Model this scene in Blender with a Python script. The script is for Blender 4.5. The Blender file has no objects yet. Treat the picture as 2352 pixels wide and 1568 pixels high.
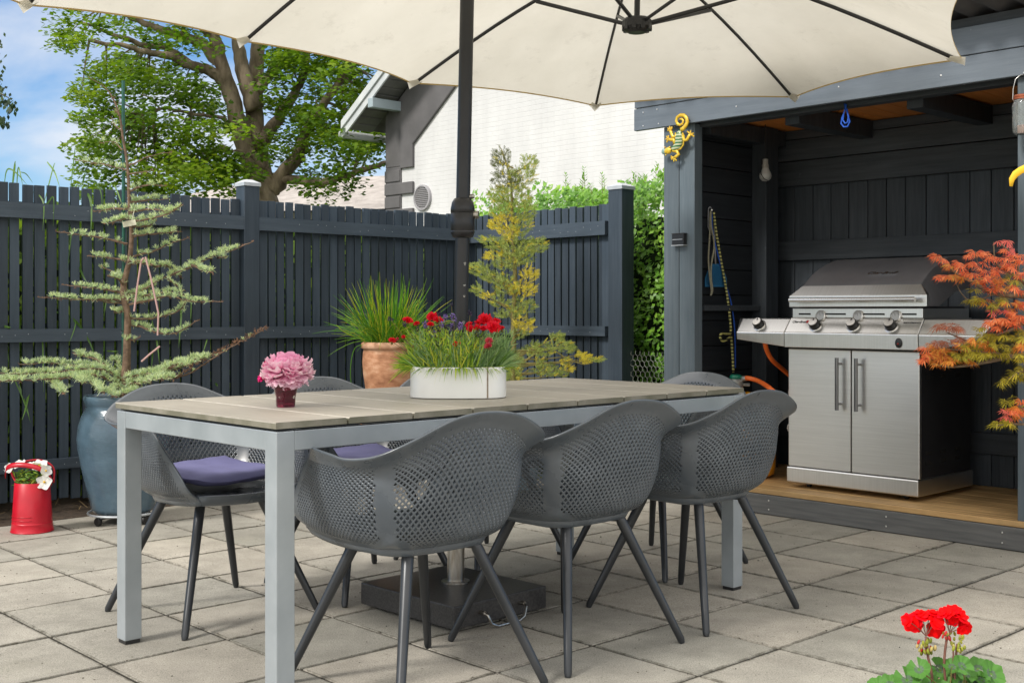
import bpy, math, random
from mathutils import Vector, Matrix
R = math.radians
rnd = random.Random(7)
scene = bpy.context.scene
COL = scene.collection

# ------------------------------------------------------------------ camera model used to lay things out
FX, HX, HY, CAMZ = 2726.0, 1176.0, 714.9, 1.0356      # photo measured on a 2352 x 1568 grid
def at(px, py, Y):
    return Vector(((px - HX) / FX * Y, Y, CAMZ - (py - HY) / FX * Y))
def zat(py, Y): return CAMZ - (py - HY) / FX * Y

# ------------------------------------------------------------------ mesh builder
class MB:
    def __init__(s): s.v = []; s.f = []; s.m = []
    def add(s, vs, fs, mi=0):
        b = len(s.v); s.v += [tuple(p) for p in vs]
        for f in fs: s.f.append(tuple(b + i for i in f)); s.m.append(mi)
        return b
    def box(s, c, d, M=None, mi=0):
        x, y, z = d[0] / 2, d[1] / 2, d[2] / 2
        vs = [Vector((sx * x, sy * y, sz * z)) for sz in (-1, 1) for sy in (-1, 1) for sx in (-1, 1)]
        if M is not None: vs = [M @ p for p in vs]
        vs = [p + Vector(c) for p in vs]
        s.add(vs, [(0, 2, 3, 1), (4, 5, 7, 6), (0, 1, 5, 4), (2, 6, 7, 3), (0, 4, 6, 2), (1, 3, 7, 5)], mi)
    def bb(s, x0, x1, y0, y1, z0, z1, mi=0):
        s.box(((x0 + x1) / 2, (y0 + y1) / 2, (z0 + z1) / 2), (abs(x1 - x0), abs(y1 - y0), abs(z1 - z0)), mi=mi)
    def tube(s, pts, r, n=8, cap=True, mi=0, flat=1.0):
        pts = [Vector(p) for p in pts]
        if not isinstance(r, (list, tuple)): r = [r] * len(pts)
        rings = []; up = None
        for i, p in enumerate(pts):
            if i == 0: t = pts[1] - p
            elif i == len(pts) - 1: t = p - pts[i - 1]
            else: t = (pts[i + 1] - pts[i - 1])
            if t.length < 1e-9: t = Vector((0, 0, 1))
            t.normalize()
            if up is None:
                up = Vector((0, 0, 1)) if abs(t.z) < .9 else Vector((1, 0, 0))
            a = up - t * up.dot(t)
            if a.length < 1e-5: a = t.orthogonal()
            a.normalize(); up = a; b = t.cross(a)
            rings.append([p + (a * math.cos(q) + b * math.sin(q) * flat) * r[i] for q in [2 * math.pi * k / n for k in range(n)]])
        base = len(s.v)
        for g in rings: s.v += [tuple(p) for p in g]
        for i in range(len(pts) - 1):
            for k in range(n):
                k2 = (k + 1) % n
                s.f.append((base + i * n + k, base + i * n + k2, base + (i + 1) * n + k2, base + (i + 1) * n + k)); s.m.append(mi)
        if cap:
            s.f.append(tuple(base + k for k in range(n))[::-1]); s.m.append(mi)
            e = base + (len(pts) - 1) * n
            s.f.append(tuple(e + k for k in range(n))); s.m.append(mi)
    def lathe(s, prof, n=32, c=(0, 0, 0), mi=0, ex=1.0, ey=1.0, M=None):
        base = len(s.v)
        for (r, z) in prof:
            for k in range(n):
                a = 2 * math.pi * k / n
                p = Vector((r * math.cos(a) * ex, r * math.sin(a) * ey, z))
                if M is not None: p = M @ p
                s.v.append(tuple(p + Vector(c)))
        for i in range(len(prof) - 1):
            for k in range(n):
                k2 = (k + 1) % n
                s.f.append((base + i * n + k, base + i * n + k2, base + (i + 1) * n + k2, base + (i + 1) * n + k)); s.m.append(mi)
    def disc(s, c, r, n=24, z=0, mi=0, ex=1.0, ey=1.0):
        vs = [Vector(c) + Vector((r * math.cos(2 * math.pi * k / n) * ex, r * math.sin(2 * math.pi * k / n) * ey, z)) for k in range(n)]
        s.add(vs, [tuple(range(n))], mi)
    def ball(s, c, r, nu=10, nv=7, sc=(1, 1, 1), M=None, mi=0):
        vs = []; fs = []
        for j in range(nv + 1):
            ph = math.pi * j / nv
            for i in range(nu):
                th = 2 * math.pi * i / nu
                p = Vector((r * math.sin(ph) * math.cos(th) * sc[0], r * math.sin(ph) * math.sin(th) * sc[1], r * math.cos(ph) * sc[2]))
                if M is not None: p = M @ p
                vs.append(p + Vector(c))
        for j in range(nv):
            for i in range(nu):
                i2 = (i + 1) % nu
                fs.append((j * nu + i, (j + 1) * nu + i, (j + 1) * nu + i2, j * nu + i2))
        s.add(vs, fs, mi)
    def ribbon(s, pts, w, side, mi=0, taper=True, fold=0.0):
        # flat blade following pts
        n = len(pts); b = len(s.v)
        for i, p in enumerate(pts):
            t = i / (n - 1)
            ww = w * (1 - t ** 2.2) if taper else w
            ww = max(ww, w * .03)
            s.v.append(tuple(Vector(p) - side * ww / 2)); s.v.append(tuple(Vector(p) + side * ww / 2))
        for i in range(n - 1):
            s.f.append((b + 2 * i, b + 2 * i + 1, b + 2 * i + 3, b + 2 * i + 2)); s.m.append(mi)
    def build(s, name, mats, parent=None, smooth=False, org=None, bevel=0, solid=0, auto=None):
        me = bpy.data.meshes.new(name)
        vs = s.v
        if org is not None:
            vs = [(p[0] - org[0], p[1] - org[1], p[2] - org[2]) for p in s.v]
        me.from_pydata(vs, [], s.f)
        if not isinstance(mats, (list, tuple)): mats = [mats]
        for m in mats: me.materials.append(m)
        if len(mats) > 1: me.polygons.foreach_set('material_index', s.m)
        if smooth: me.polygons.foreach_set('use_smooth', [True] * len(me.polygons))
        me.update()
        if auto: me.set_sharp_from_angle(angle=R(auto))
        o = bpy.data.objects.new(name, me); COL.objects.link(o)
        if parent is not None: o.parent = parent
        if solid:
            md = o.modifiers.new('solid', 'SOLIDIFY'); md.thickness = solid; md.offset = 0
        if bevel:
            md = o.modifiers.new('bevel', 'BEVEL'); md.width = bevel; md.segments = 2; md.limit_method = 'ANGLE'; md.angle_limit = R(40)
        return o

def tag(o, label=None, cat=None, group=None, kind=None):
    if label: o['label'] = label
    if cat: o['category'] = cat
    if group: o['group'] = group
    if kind: o['kind'] = kind
    return o
def thing(name, label, cat, loc=(0, 0, 0), rz=0, group=None):
    o = bpy.data.objects.new(name, None); COL.objects.link(o); o.empty_display_size = .1
    o.location = loc; o.rotation_euler = (0, 0, rz)
    return tag(o, label, cat, group)
def copy_tree(o, parent=None):
    c = o.copy(); COL.objects.link(c)
    if parent is not None: c.parent = parent
    for ch in list(o.children): copy_tree(ch, c)
    return c

# ------------------------------------------------------------------ materials
def newmat(name):
    m = bpy.data.materials.new(name); m.use_nodes = True
    nt = m.node_tree; b = nt.nodes['Principled BSDF']
    return m, nt, b
def node(nt, t, **kw):
    n = nt.nodes.new(t)
    for k, v in kw.items():
        if k in n.inputs: n.inputs[k].default_value = v
        else: setattr(n, k, v)
    return n
def c4(c): return (c[0], c[1], c[2], 1)
def mix(nt, fac, a, b, blend='MIX'):
    n = nt.nodes.new('ShaderNodeMix'); n.data_type = 'RGBA'; n.blend_type = blend
    for i, s in ((0, fac), (6, a), (7, b)):
        if isinstance(s, (int, float)): n.inputs[i].default_value = s
        elif isinstance(s, (tuple, list)): n.inputs[i].default_value = c4(s)
        else: nt.links.new(s, n.inputs[i])
    return n.outputs[2]
def noise(nt, scale, stretch=(1, 1, 1), detail=5, rough=.55, co='Object', rot=(0, 0, 0)):
    tc = nt.nodes.new('ShaderNodeTexCoord'); mp = nt.nodes.new('ShaderNodeMapping')
    mp.inputs['Scale'].default_value = stretch; mp.inputs['Rotation'].default_value = rot
    nt.links.new(tc.outputs[co], mp.inputs[0])
    n = node(nt, 'ShaderNodeTexNoise', Scale=scale, Detail=detail, Roughness=rough)
    nt.links.new(mp.outputs[0], n.inputs['Vector'])
    return n.outputs['Fac']
def ramp(nt, fac, stops):
    r = nt.nodes.new('ShaderNodeValToRGB'); e = r.color_ramp.elements
    while len(e) < len(stops): e.new(.5)
    for k, (p, c) in enumerate(stops):
        e[k].position = p; e[k].color = c4(c) if isinstance(c, (tuple, list)) else (c, c, c, 1)
    nt.links.new(fac, r.inputs[0]); return r.outputs[0]
def bump(nt, b, h, strength=.3, dist=.005):
    n = node(nt, 'ShaderNodeBump', Strength=strength, Distance=dist)
    nt.links.new(h, n.inputs['Height']); nt.links.new(n.outputs[0], b.inputs['Normal'])
def P(name, c1, c2=None, scale=6, stretch=(1, 1, 1), rough=.5, metal=0, bs=0, bscale=60, bstretch=None, bd=.003, lo=.35, hi=.65, rvar=.0, spec=None, isl=0):
    m, nt, b = newmat(name)
    b.inputs['Roughness'].default_value = rough; b.inputs['Metallic'].default_value = metal
    if spec is not None: b.inputs['Specular IOR Level'].default_value = spec
    if c2 is None: col = None; b.inputs['Base Color'].default_value = c4(c1)
    else:
        nz = noise(nt, scale, stretch)
        col = ramp(nt, nz, [(lo, c1), (hi, c2)])
        if isl:
            g = nt.nodes.new('ShaderNodeNewGeometry')
            v = ramp(nt, g.outputs['Random Per Island'], [(0, 1 - isl), (1, 1 + isl)])
            col = mix(nt, 1.0, col, v, 'MULTIPLY')
        nt.links.new(col, b.inputs['Base Color'])
        if rvar:
            mr = node(nt, 'ShaderNodeMapRange'); mr.inputs[3].default_value = rough - rvar; mr.inputs[4].default_value = rough + rvar
            nt.links.new(nz, mr.inputs[0]); nt.links.new(mr.outputs[0], b.inputs['Roughness'])
    if bs:
        bump(nt, b, noise(nt, bscale, bstretch or stretch, detail=8, rough=.65), bs, bd)
    return m
def leafmat(name, cols, trans=.35, rough=.5, nscale=0, spec=.3):
    m, nt, b = newmat(name)
    b.inputs['Roughness'].default_value = rough; b.inputs['Specular IOR Level'].default_value = spec
    g = nt.nodes.new('ShaderNodeNewGeometry')
    n = len(cols)
    src = g.outputs['Random Per Island']
    if nscale:
        nz = noise(nt, nscale, detail=2)
        mr = node(nt, 'ShaderNodeMapRange'); mr.inputs[1].default_value = .3; mr.inputs[2].default_value = .7
        nt.links.new(nz, mr.inputs[0])
        a = nt.nodes.new('ShaderNodeMath'); a.operation = 'MULTIPLY_ADD'; a.inputs[1].default_value = .45
        nt.links.new(src, a.inputs[0])
        k = nt.nodes.new('ShaderNodeMath'); k.operation = 'MULTIPLY'; k.inputs[1].default_value = .6
        nt.links.new(mr.outputs[0], k.inputs[0]); nt.links.new(k.outputs[0], a.inputs[2]); src = a.outputs[0]
    col = ramp(nt, src, [(i / (n - 1) if n > 1 else 0, c) for i, c in enumerate(cols)])
    nt.links.new(col, b.inputs['Base Color'])
    tr = nt.nodes.new('ShaderNodeBsdfTranslucent')
    c2 = mix(nt, 1.0, col, (1.3, 1.35, .7), 'MULTIPLY'); nt.links.new(c2, tr.inputs[0])
    ms = nt.nodes.new('ShaderNodeMixShader'); ms.inputs[0].default_value = trans
    out = nt.nodes['Material Output']
    nt.links.new(b.outputs[0], ms.inputs[1]); nt.links.new(tr.outputs[0], ms.inputs[2]); nt.links.new(ms.outputs[0], out.inputs[0])
    return m
def woodpaint(name, c, c2, ax=2, rough=.5, knots=True):
    # painted sawn timber, grain along axis ax of the object
    st = [14, 14, 14]; st[ax] = .8
    m, nt, b = newmat(name); b.inputs['Roughness'].default_value = rough
    b.inputs['Specular IOR Level'].default_value = .35
    big = noise(nt, 1.6, (1, 1, 1), detail=3)
    gr = noise(nt, 3.5, tuple(st), detail=8, rough=.7)
    col = ramp(nt, gr, [(.35, c), (.7, c2)])
    v = ramp(nt, big, [(.3, .82), (.7, 1.18)])
    col = mix(nt, 1.0, col, v, 'MULTIPLY')
    g = nt.nodes.new('ShaderNodeNewGeometry')
    v2 = ramp(nt, g.outputs['Random Per Island'], [(0, .74), (1, 1.26)])
    col = mix(nt, 1.0, col, v2, 'MULTIPLY')
    # small worn pale scuffs
    sc = noise(nt, 9, (2, 2, 1), detail=8, rough=.75)
    fac = ramp(nt, sc, [(.67, 0.0), (.74, .45)])
    col = mix(nt, fac, col, (c2[0] * 2.6, c2[1] * 2.6, c2[2] * 2.5))
    nt.links.new(col, b.inputs['Base Color'])
    bump(nt, b, gr, .35, .003)
    return m

paint_fence_v = woodpaint('fence_paint_upright', (.031, .045, .062), (.050, .067, .088), 2, .5)
paint_fence_h = woodpaint('fence_paint_rail', (.042, .058, .077), (.062, .081, .104), 0, .45)
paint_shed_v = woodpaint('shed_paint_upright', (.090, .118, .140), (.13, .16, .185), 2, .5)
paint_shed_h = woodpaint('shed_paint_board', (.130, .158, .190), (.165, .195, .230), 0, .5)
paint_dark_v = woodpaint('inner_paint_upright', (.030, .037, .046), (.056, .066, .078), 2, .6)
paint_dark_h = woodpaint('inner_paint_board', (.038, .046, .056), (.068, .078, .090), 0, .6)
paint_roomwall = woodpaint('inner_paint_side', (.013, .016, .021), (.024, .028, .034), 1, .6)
orange_wood = woodpaint('oiled_ceiling_wood', (.62, .21, .045), (.80, .31, .08), 1, .45)
m_corr = P('roof_sheet', (.02, .02, .022), (.035, .035, .038), 5, rough=.45)
m_corr_edge = P('roof_sheet_edge', (.45, .46, .48), rough=.5)
m_cap = P('zinc_cap', (.42, .45, .48), (.52, .55, .58), 12, rough=.45, metal=.25)
m_steel = P('brushed_steel', (.70, .69, .67), (.76, .75, .73), 4, (60, 1, 1), rough=.32, metal=1, bs=.02, bscale=30, bd=.001, rvar=.06)
m_steel2 = P('brushed_steel_door', (.70, .69, .665), (.76, .75, .725), 4, (1, 1, 40), rough=.38, metal=1, bs=.02, bscale=30, bstretch=(1, 1, 60), bd=.001, rvar=.06)
m_chrome = P('polished_steel', (.72, .71, .70), rough=.18, metal=1)
m_knobdark = P('black_plastic', (.012, .012, .013), rough=.35)
m_black = P('black_enamel', (.012, .012, .014), (.02, .02, .022), 8, rough=.35)
m_hood = P('hood_enamel', (.15, .147, .157), (.19, .187, .197), 5, rough=.36, metal=.3)
m_void = P('dark_void', (.004, .004, .004), rough=.9)
m_chair = P('chair_plastic', (.062, .076, .093), (.096, .112, .130), 9, rough=.28, spec=.85, bs=.05, bscale=400, bd=.0005, rvar=.05)
m_chairleg = P('chair_leg_metal', (.035, .038, .042), (.05, .053, .058), 6, rough=.33, metal=.4)
m_frame = P('silver_powder_coat', (.33, .365, .39), (.40, .435, .46), 3, (2, 2, 2), rough=.40, metal=.35, bs=.04, bscale=120, bd=.001, rvar=.06)
m_cushion = P('cushion_cloth', (.135, .135, .29), (.165, .165, .34), 5, rough=.85, bs=.3, bscale=500, bd=.001)
m_pole = P('umbrella_metal', (.022, .022, .024), (.032, .032, .034), 4, rough=.38, metal=.3)
m_granite = P('granite', (.030, .029, .030), (.058, .055, .054), 140, rough=.42, bs=.15, bscale=200, bd=.001, lo=.4, hi=.6)
m_inox = P('tube_steel', (.30, .27, .23), (.55, .53, .50), 12, (6, 6, 1), rough=.32, metal=1)
m_white_enamel = P('white_enamel', (.72, .72, .70), (.78, .78, .76), 5, rough=.28)
m_rust = P('rust_line', (.16, .10, .05), (.30, .22, .14), 60, rough=.7)
m_soil = P('soil', (.03, .02, .013), (.08, .055, .035), 40, rough=.95, bs=.8, bscale=90, bd=.01)
m_hose = P('orange_rubber', (.75, .13, .02), (.85, .17, .03), 20, rough=.42)
m_yellow = P('yellow_plastic', (.85, .36, .01), (.92, .42, .015), 6, rough=.35)
m_greenp = P('green_plastic', (.01, .16, .10), rough=.3)
m_redcan = P('red_enamel', (.42, .005, .018), (.52, .009, .026), 8, rough=.33, rvar=.08)
m_bark = P('bark', (.13, .095, .065), (.40, .31, .23), 5, (1, 1, .35), rough=.9, bs=.9, bscale=16, bstretch=(1, 1, .3), bd=.03)
m_twig = P('twig_bark', (.09, .055, .035), (.20, .13, .085), 40, rough=.85)
m_twig2 = P('olive_stem', (.13, .11, .03), (.20, .17, .05), 40, rough=.8)
m_bluep = P('blue_plastic', (.03, .17, .36), rough=.45)
m_bluerope = P('blue_cord', (.01, .07, .45), (.02, .12, .60), 200, rough=.7)
m_white = P('white_plastic', (.55, .54, .50), rough=.4)
m_green_stake = P('green_coated_stake', (.008, .07, .05), (.012, .10, .07), 30, rough=.4)

# paving slab
def paving(name='paving_concrete', dirt=0):
    m, nt, b = newmat(name); b.inputs['Roughness'].default_value = .85
    b.inputs['Specular IOR Level'].default_value = .25
    g = nt.nodes.new('ShaderNodeNewGeometry')
    base = ramp(nt, noise(nt, 1.3, detail=4), [(.3, (.295, .280, .248)), (.7, (.385, .367, .328))])
    blot = ramp(nt, noise(nt, 5.5, detail=6, rough=.7), [(.32, .80), (.62, 1.10)])
    col = mix(nt, 1.0, base, blot, 'MULTIPLY')
    col = mix(nt, 1.0, col, ramp(nt, g.outputs['Random Per Island'], [(0, (.84, .855, .84)), (.5, (1.0, .99, .97)), (1, (1.13, 1.10, 1.06))]), 'MULTIPLY')
    # green-brown algae patches
    alg = ramp(nt, noise(nt, 2.1, detail=7, rough=.7), [(.54, 0.0), (.74, .38)])
    col = mix(nt, alg, col, (.25, .25, .19))
    # fine aggregate speckles, light and dark
    sp = noise(nt, 240, detail=2, rough=.6)
    col = mix(nt, 1.0, col, ramp(nt, sp, [(.30, .66), (.5, 1.0), (.70, 1.28)]), 'MULTIPLY')
    sp2 = noise(nt, 70, detail=3, rough=.7)
    col = mix(nt, ramp(nt, sp2, [(.64, 0.0), (.68, .65)]), col, (.09, .08, .065))
    sp3 = noise(nt, 95, (1.3, 1, 1), detail=3, rough=.7)
    col = mix(nt, ramp(nt, sp3, [(.69, 0.0), (.73, .6)]), col, (.55, .53, .48))
    if dirt:
        dn = ramp(nt, noise(nt, 22, detail=6, rough=.75), [(.34, .85), (.60, .08)])
        col = mix(nt, dn, col, (.085, .078, .058))
    # faint scratches
    sc = noise(nt, 5, (1, 9, 1), detail=8, rough=.8)
    col = mix(nt, ramp(nt, sc, [(.64, 0.0), (.72, .25)]), col, (.46, .44, .40))
    nt.links.new(col, b.inputs['Base Color'])
    bump(nt, b, noise(nt, 160, detail=6, rough=.75), .5, .002)
    return m
m_pave = paving(); m_pave2 = paving('paving_edge_grime', 1)
m_joint = P('joint_grit', (.012, .011, .008), (.055, .048, .034), 90, rough=.95, bs=1, bscale=120, bd=.008)

# =================================================================== frames of reference
AU = R(43.28)                                   # table long direction
u = Vector((math.cos(AU), math.sin(AU), 0)); v = Vector((-u.y, u.x, 0))
TN = Vector((-.6059, 3.0465, 0))                # near corner of the table
SO = Vector((1.533, 5.834, 0)); SROT = math.atan2(-.7247, .689)
def SL(X, Y, z=0):                              # shed local -> world
    return Vector((SO.x + X * .689 + Y * .7247, SO.y - X * .7247 + Y * .689, z))
def onS(px, py, w):                             # photo point on the plane w behind the shed front -> local (X, w, z)
    m = (px - HX) / FX
    ox, oy = SO.x + w * .7247, SO.y + w * .689
    X = (m * oy - ox) / (.689 + m * .7247)
    Y = oy - X * .7247
    return Vector((X, w, CAMZ - (py - HY) * Y / FX))

# =================================================================== ground and paving
mb = MB(); mb.add([(-150, -150, -.03), (150, -150, -.03), (150, 150, -.03), (-150, 150, -.03)], [(0, 1, 2, 3)])
m_ground = P('garden_ground', (.035, .05, .018), (.09, .10, .035), 3, rough=1, bs=.6, bscale=30, bd=.03)
tag(mb.build('ground', m_ground), 'dark garden soil and lawn behind the fences', None, kind='structure')
PU = Vector((.29074, .27465, 0)); PV = Vector((-.28286, .30667, 0)); P0 = Vector((.8301, 4.2343, 0))
FN = Vector((.675, -.738, 0)); FP = Vector((-2.623, 6.010, 0))
FD = Vector((math.cos(R(42.45)), math.sin(R(42.45)), 0))
mb = MB(); mj = MB()
r2 = random.Random(3)
for i in range(-22, 16):
    for j in range(-16, 16):
        c = P0 + PU * (i + .5) + PV * (j + .5)
        d = (c - FP).dot(FN)
        w = (c - SO).dot(Vector((.7247, .689, 0)))
        s_ = (c - SO).dot(Vector((-.689, .7247, 0)))
        if d < .36 or c.y < -3.2 or c.y > 9: continue
        if s_ > 1.35 and w > .02: continue
        if s_ <= 1.35 and w > -.02: continue
        z = [r2.uniform(-.0015, .0015) for _ in range(4)]
        gap = .0046 + r2.random() * .0026
        cs = [P0 + PU * (i + a) + PV * (j + b) for a, b in ((0, 0), (1, 0), (1, 1), (0, 1))]
        ctr = c
        def ins(p, k): return p + (ctr - p).normalized() * k
        e = r2.random() * .0015
        top = [ins(p, gap * 1.4 + .002) + Vector((0, 0, z[k])) for k, p in enumerate(cs)]
        mid = [ins(p, gap * 1.4) + Vector((0, 0, z[k] - .003)) for k, p in enumerate(cs)]
        bot = [Vector((p.x, p.y, -.022)) for p in mid]
        inn = [ins(p, gap * 1.4 + .002 + .008) + Vector((0, 0, z[k])) for k, p in enumerate(cs)]
        b0 = mb.add(top + mid + bot + inn, [(12, 13, 14, 15)]); fs = [(k + 12, k, (k + 1) % 4, (k + 1) % 4 + 12) for k in range(4)] + [(k, k + 4, (k + 1) % 4 + 4, (k + 1) % 4) for k in range(4)] + [(k + 4, k + 8, (k + 1) % 4 + 8, (k + 1) % 4 + 4) for k in range(4)]
        for q in fs: mb.f.append(tuple(b0 + z_ for z_ in q)); mb.m.append(1)
        mj.add([Vector((p.x, p.y, -.0042)) for p in cs], [(0, 1, 2, 3)])
pav = tag(mb.build('patio_paving', [m_pave, m_pave2]), 'square grey concrete paving slabs of the patio', None, kind='structure')
tag(mj.build('paving_joints', m_joint), 'gritty joints between the paving slabs', None, kind='structure')
# loose grit and crumbs lying on the slabs
mb = MB()
for k in range(5200):
    if rnd.random() < .8:
        # mostly along the joints
        i, j = rnd.randint(-14, 7), rnd.randint(-8, 8); t = rnd.random()
        p = P0 + PU * (i + t) + PV * j if rnd.random() < .5 else P0 + PU * i + PV * (j + t)
        p = p + Vector((rnd.gauss(0, .012), rnd.gauss(0, .012), 0))
    else:
        p = Vector((rnd.uniform(-2.4, 2.2), rnd.uniform(2.7, 6), 0))
    if (p - FP).dot(FN) < .3 or (p - SO).dot(Vector((.7247, .689, 0))) > -.03: continue
    s = rnd.uniform(.0008, .0026) * (1.6 if rnd.random() < .05 else 1)
    mb.ball((p.x, p.y, s * .5), s, 5, 3, (rnd.uniform(.7, 1.6), 1, .6))
m_grit = leafmat('grit', [(.03, .026, .02), (.10, .085, .06), (.25, .23, .20)], 0)
tag(mb.build('loose_grit', m_grit), 'crumbs of soil and grit scattered over the slabs', 'grit', kind='stuff')
# soil strip along the fence
mb = MB()
a = FP + FN * .40 - FD * 2.5; b = FP + FN * .40 + FD * 3.3; c_ = FP - FN * .5 + FD * 3.3; d_ = FP - FN * .5 - FD * 2.5
n = 60
g = []
for i in range(n + 1):
    for j in range(7):
        p = a.lerp(b, i / n).lerp(d_.lerp(c_, i / n), j / 6)
        g.append((p.x, p.y, -.012 + (0 if j == 0 else rnd.uniform(-.012, .016))))
mb.add(g, [(i * 7 + j, (i + 1) * 7 + j, (i + 1) * 7 + j + 1, i * 7 + j + 1) for i in range(n) for j in range(6)])
tag(mb.build('soil_strip', m_soil, smooth=True), 'dark soil strip under the picket fence', None, kind='structure')
mb = MB()
for k in range(170):
    t = rnd.uniform(-1.2, 2.9); o = rnd.uniform(-.12, .27)
    p = FP + FD * t + FN * o + Vector((0, 0, .005)); L = rnd.uniform(.04, .16); an = rnd.uniform(0, 6.28)
    q = Vector((math.cos(an), math.sin(an), rnd.uniform(0, .5))) * L
    mb.ribbon([p, p + q * .5 + Vector((0, 0, L * .25)), p + q], .004, Vector((-math.sin(an), math.cos(an), 0)))
m_straw = leafmat('straw', [(.12, .08, .04), (.28, .20, .10), (.07, .045, .025)], .1)
tag(mb.build('dry_grass_litter', m_straw), 'dry straw and dead blades on the soil below the fence', 'dead grass', kind='stuff')

# =================================================================== fences
def fence(name, label, p0, dvec, nvec, L0, L1, top, rails, posts, pitch=.0625, bw=.049, endpost=None, picket_bottom=.05, wide=None):
    rz = math.atan2(dvec.y, dvec.x)
    t = thing(name, label, 'fence', (p0.x, p0.y, 0), rz)
    # local: x along the fence, -y towards the garden
    mb = MB(); x = L0; r = random.Random(len(name) * 7 + int(L1 * 10))
    k = 0
    while x < L1 - bw * .5:
        w = bw + r.uniform(-.003, .003)
        h = top + r.uniform(-.006, .006); b0 = picket_bottom + r.uniform(-.012, .012)
        M = Matrix.Rotation(r.uniform(-.004, .004), 3, 'Y')
        mb.box((x + w / 2, r.uniform(-.001, .001), (h + b0) / 2), (w, .019, h - b0), M)
        x += pitch + r.uniform(-.002, .002); k += 1
    if wide:
        mb.bb(wide[0], wide[1], -.010, .010, picket_bottom, top)
    pk = mb.build('pickets', paint_fence_v, t, bevel=.0015)
    for (z0, z1) in rails:
        mb = MB(); mb.bb(L0, L1, -.052, -.012, z0, z1)
        x = L0
        while x < L1 - bw * .5:
            if r.random() < .6: mb.ball((x + bw / 2 + r.uniform(-.006, .006), -.0522, (z0 + z1) / 2 + r.uniform(-.015, .015)), .0022, 6, 3, (1, .4, 1), mi=1)
            x += pitch
        mb.build('rail', [paint_fence_h, m_cap], t)
    for (px, w, h) in posts:
        mb = MB(); mb.bb(px - w / 2, px + w / 2, -.055, w - .055, 0, h)
        po = mb.build('post', paint_fence_v, t, bevel=.003)
        mb = MB(); e = .006
        x0, x1, y0, y1 = px - w / 2 - e, px + w / 2 + e, -.055 - e, w - .055 + e
        cx_, cy_ = (x0 + x1) / 2, (y0 + y1) / 2
        mb.add([(x0, y0, h - .012), (x1, y0, h - .012), (x1, y1, h - .012), (x0, y1, h - .012), (x0, y0, h + .008), (x1, y0, h + .008), (x1, y1, h + .008), (x0, y1, h + .008),
                (cx_ - .02, cy_ - .02, h + .028), (cx_ + .02, cy_ - .02, h + .028), (cx_ + .02, cy_ + .02, h + .028), (cx_ - .02, cy_ + .02, h + .028)],
               [(0, 1, 5, 4), (1, 2, 6, 5), (2, 3, 7, 6), (3, 0, 4, 7), (4, 5, 9, 8), (5, 6, 10, 9), (6, 7, 11, 10), (7, 4, 8, 11), (8, 9, 10, 11)])
        mb.build('post_cap', m_cap, po)
    return t
rails = [(1.512, 1.592), (.895, .950), (.235, .300)]
t_post = 1.444
fence('picket_fence', 'long dark slate-blue picket fence behind the cedar and terracotta pot', FP, FD, FN, -1.25, 3.19, 1.690, [(1.512, 1.590), (.878, .945), (.215, .268)], [(t_post, .10, 1.78)])
F2D = Vector((.6895, -.7243, 0)); F2P = Vector((-.262, 8.135, 0))
fence('picket_fence', 'short dark slate-blue picket fence panel in front of the hedge', F2P, F2D, None, -.02, 1.25, 1.688, [(1.50, 1.585), (.885, .945), (.30, .36)], [(1.335, .11, 1.78)], wide=(1.19, 1.275))

# =================================================================== dining table
LT, WT, HT = 2.021, .931, .7499
tab = thing('dining_table', 'long garden dining table with grey slatted top and silver metal frame', 'table', TN, AU)
mb = MB(); npl = 9; pw = LT / npl
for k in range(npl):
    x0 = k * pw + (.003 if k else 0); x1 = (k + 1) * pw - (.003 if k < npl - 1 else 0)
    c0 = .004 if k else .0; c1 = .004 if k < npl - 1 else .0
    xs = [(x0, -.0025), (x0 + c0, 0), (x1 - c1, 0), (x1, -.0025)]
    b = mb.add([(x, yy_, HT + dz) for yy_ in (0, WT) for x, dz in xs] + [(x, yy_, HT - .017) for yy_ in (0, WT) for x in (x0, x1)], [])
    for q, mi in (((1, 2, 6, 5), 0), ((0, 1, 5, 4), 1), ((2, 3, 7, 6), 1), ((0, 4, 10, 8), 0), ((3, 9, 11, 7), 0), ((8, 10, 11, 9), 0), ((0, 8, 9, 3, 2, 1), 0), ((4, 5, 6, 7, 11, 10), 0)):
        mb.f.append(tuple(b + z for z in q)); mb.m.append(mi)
def tabletop():
    m, nt, b = newmat('weathered_composite'); b.inputs['Roughness'].default_value = .5
    b.inputs['Specular IOR Level'].default_value = .4
    gr = noise(nt, 5, (14, 1, 14), detail=8, rough=.7)
    col = ramp(nt, gr, [(.3, (.33, .300, .252)), (.7, (.40, .368, .315))])
    col = mix(nt, 1.0, col, ramp(nt, noise(nt, 3.2, detail=5), [(.3, .88), (.7, 1.10)]), 'MULTIPLY')
    g = nt.nodes.new('ShaderNodeNewGeometry')
    col = mix(nt, 1.0, col, ramp(nt, g.outputs['Random Per Island'], [(0, .94), (1, 1.06)]), 'MULTIPLY')
    # mossy discoloration on the vertical edges
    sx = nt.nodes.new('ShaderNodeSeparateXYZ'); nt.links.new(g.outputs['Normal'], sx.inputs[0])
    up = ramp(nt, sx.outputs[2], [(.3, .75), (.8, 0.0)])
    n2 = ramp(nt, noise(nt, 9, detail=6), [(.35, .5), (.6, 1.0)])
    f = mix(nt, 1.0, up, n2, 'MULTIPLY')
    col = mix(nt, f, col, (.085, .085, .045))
    nt.links.new(col, b.inputs['Base Color'])
    bump(nt, b, gr, .2, .0015)
    return m
mb.build('tabletop', [tabletop(), P('plank_edge_highlight', (.38, .355, .305), (.50, .47, .41), 30, rough=.5)], tab)  # paler chamfer colour stands in for the highlight along the plank seams
lw = .056; ah = .052; zt = HT - .024; e = .003
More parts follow.
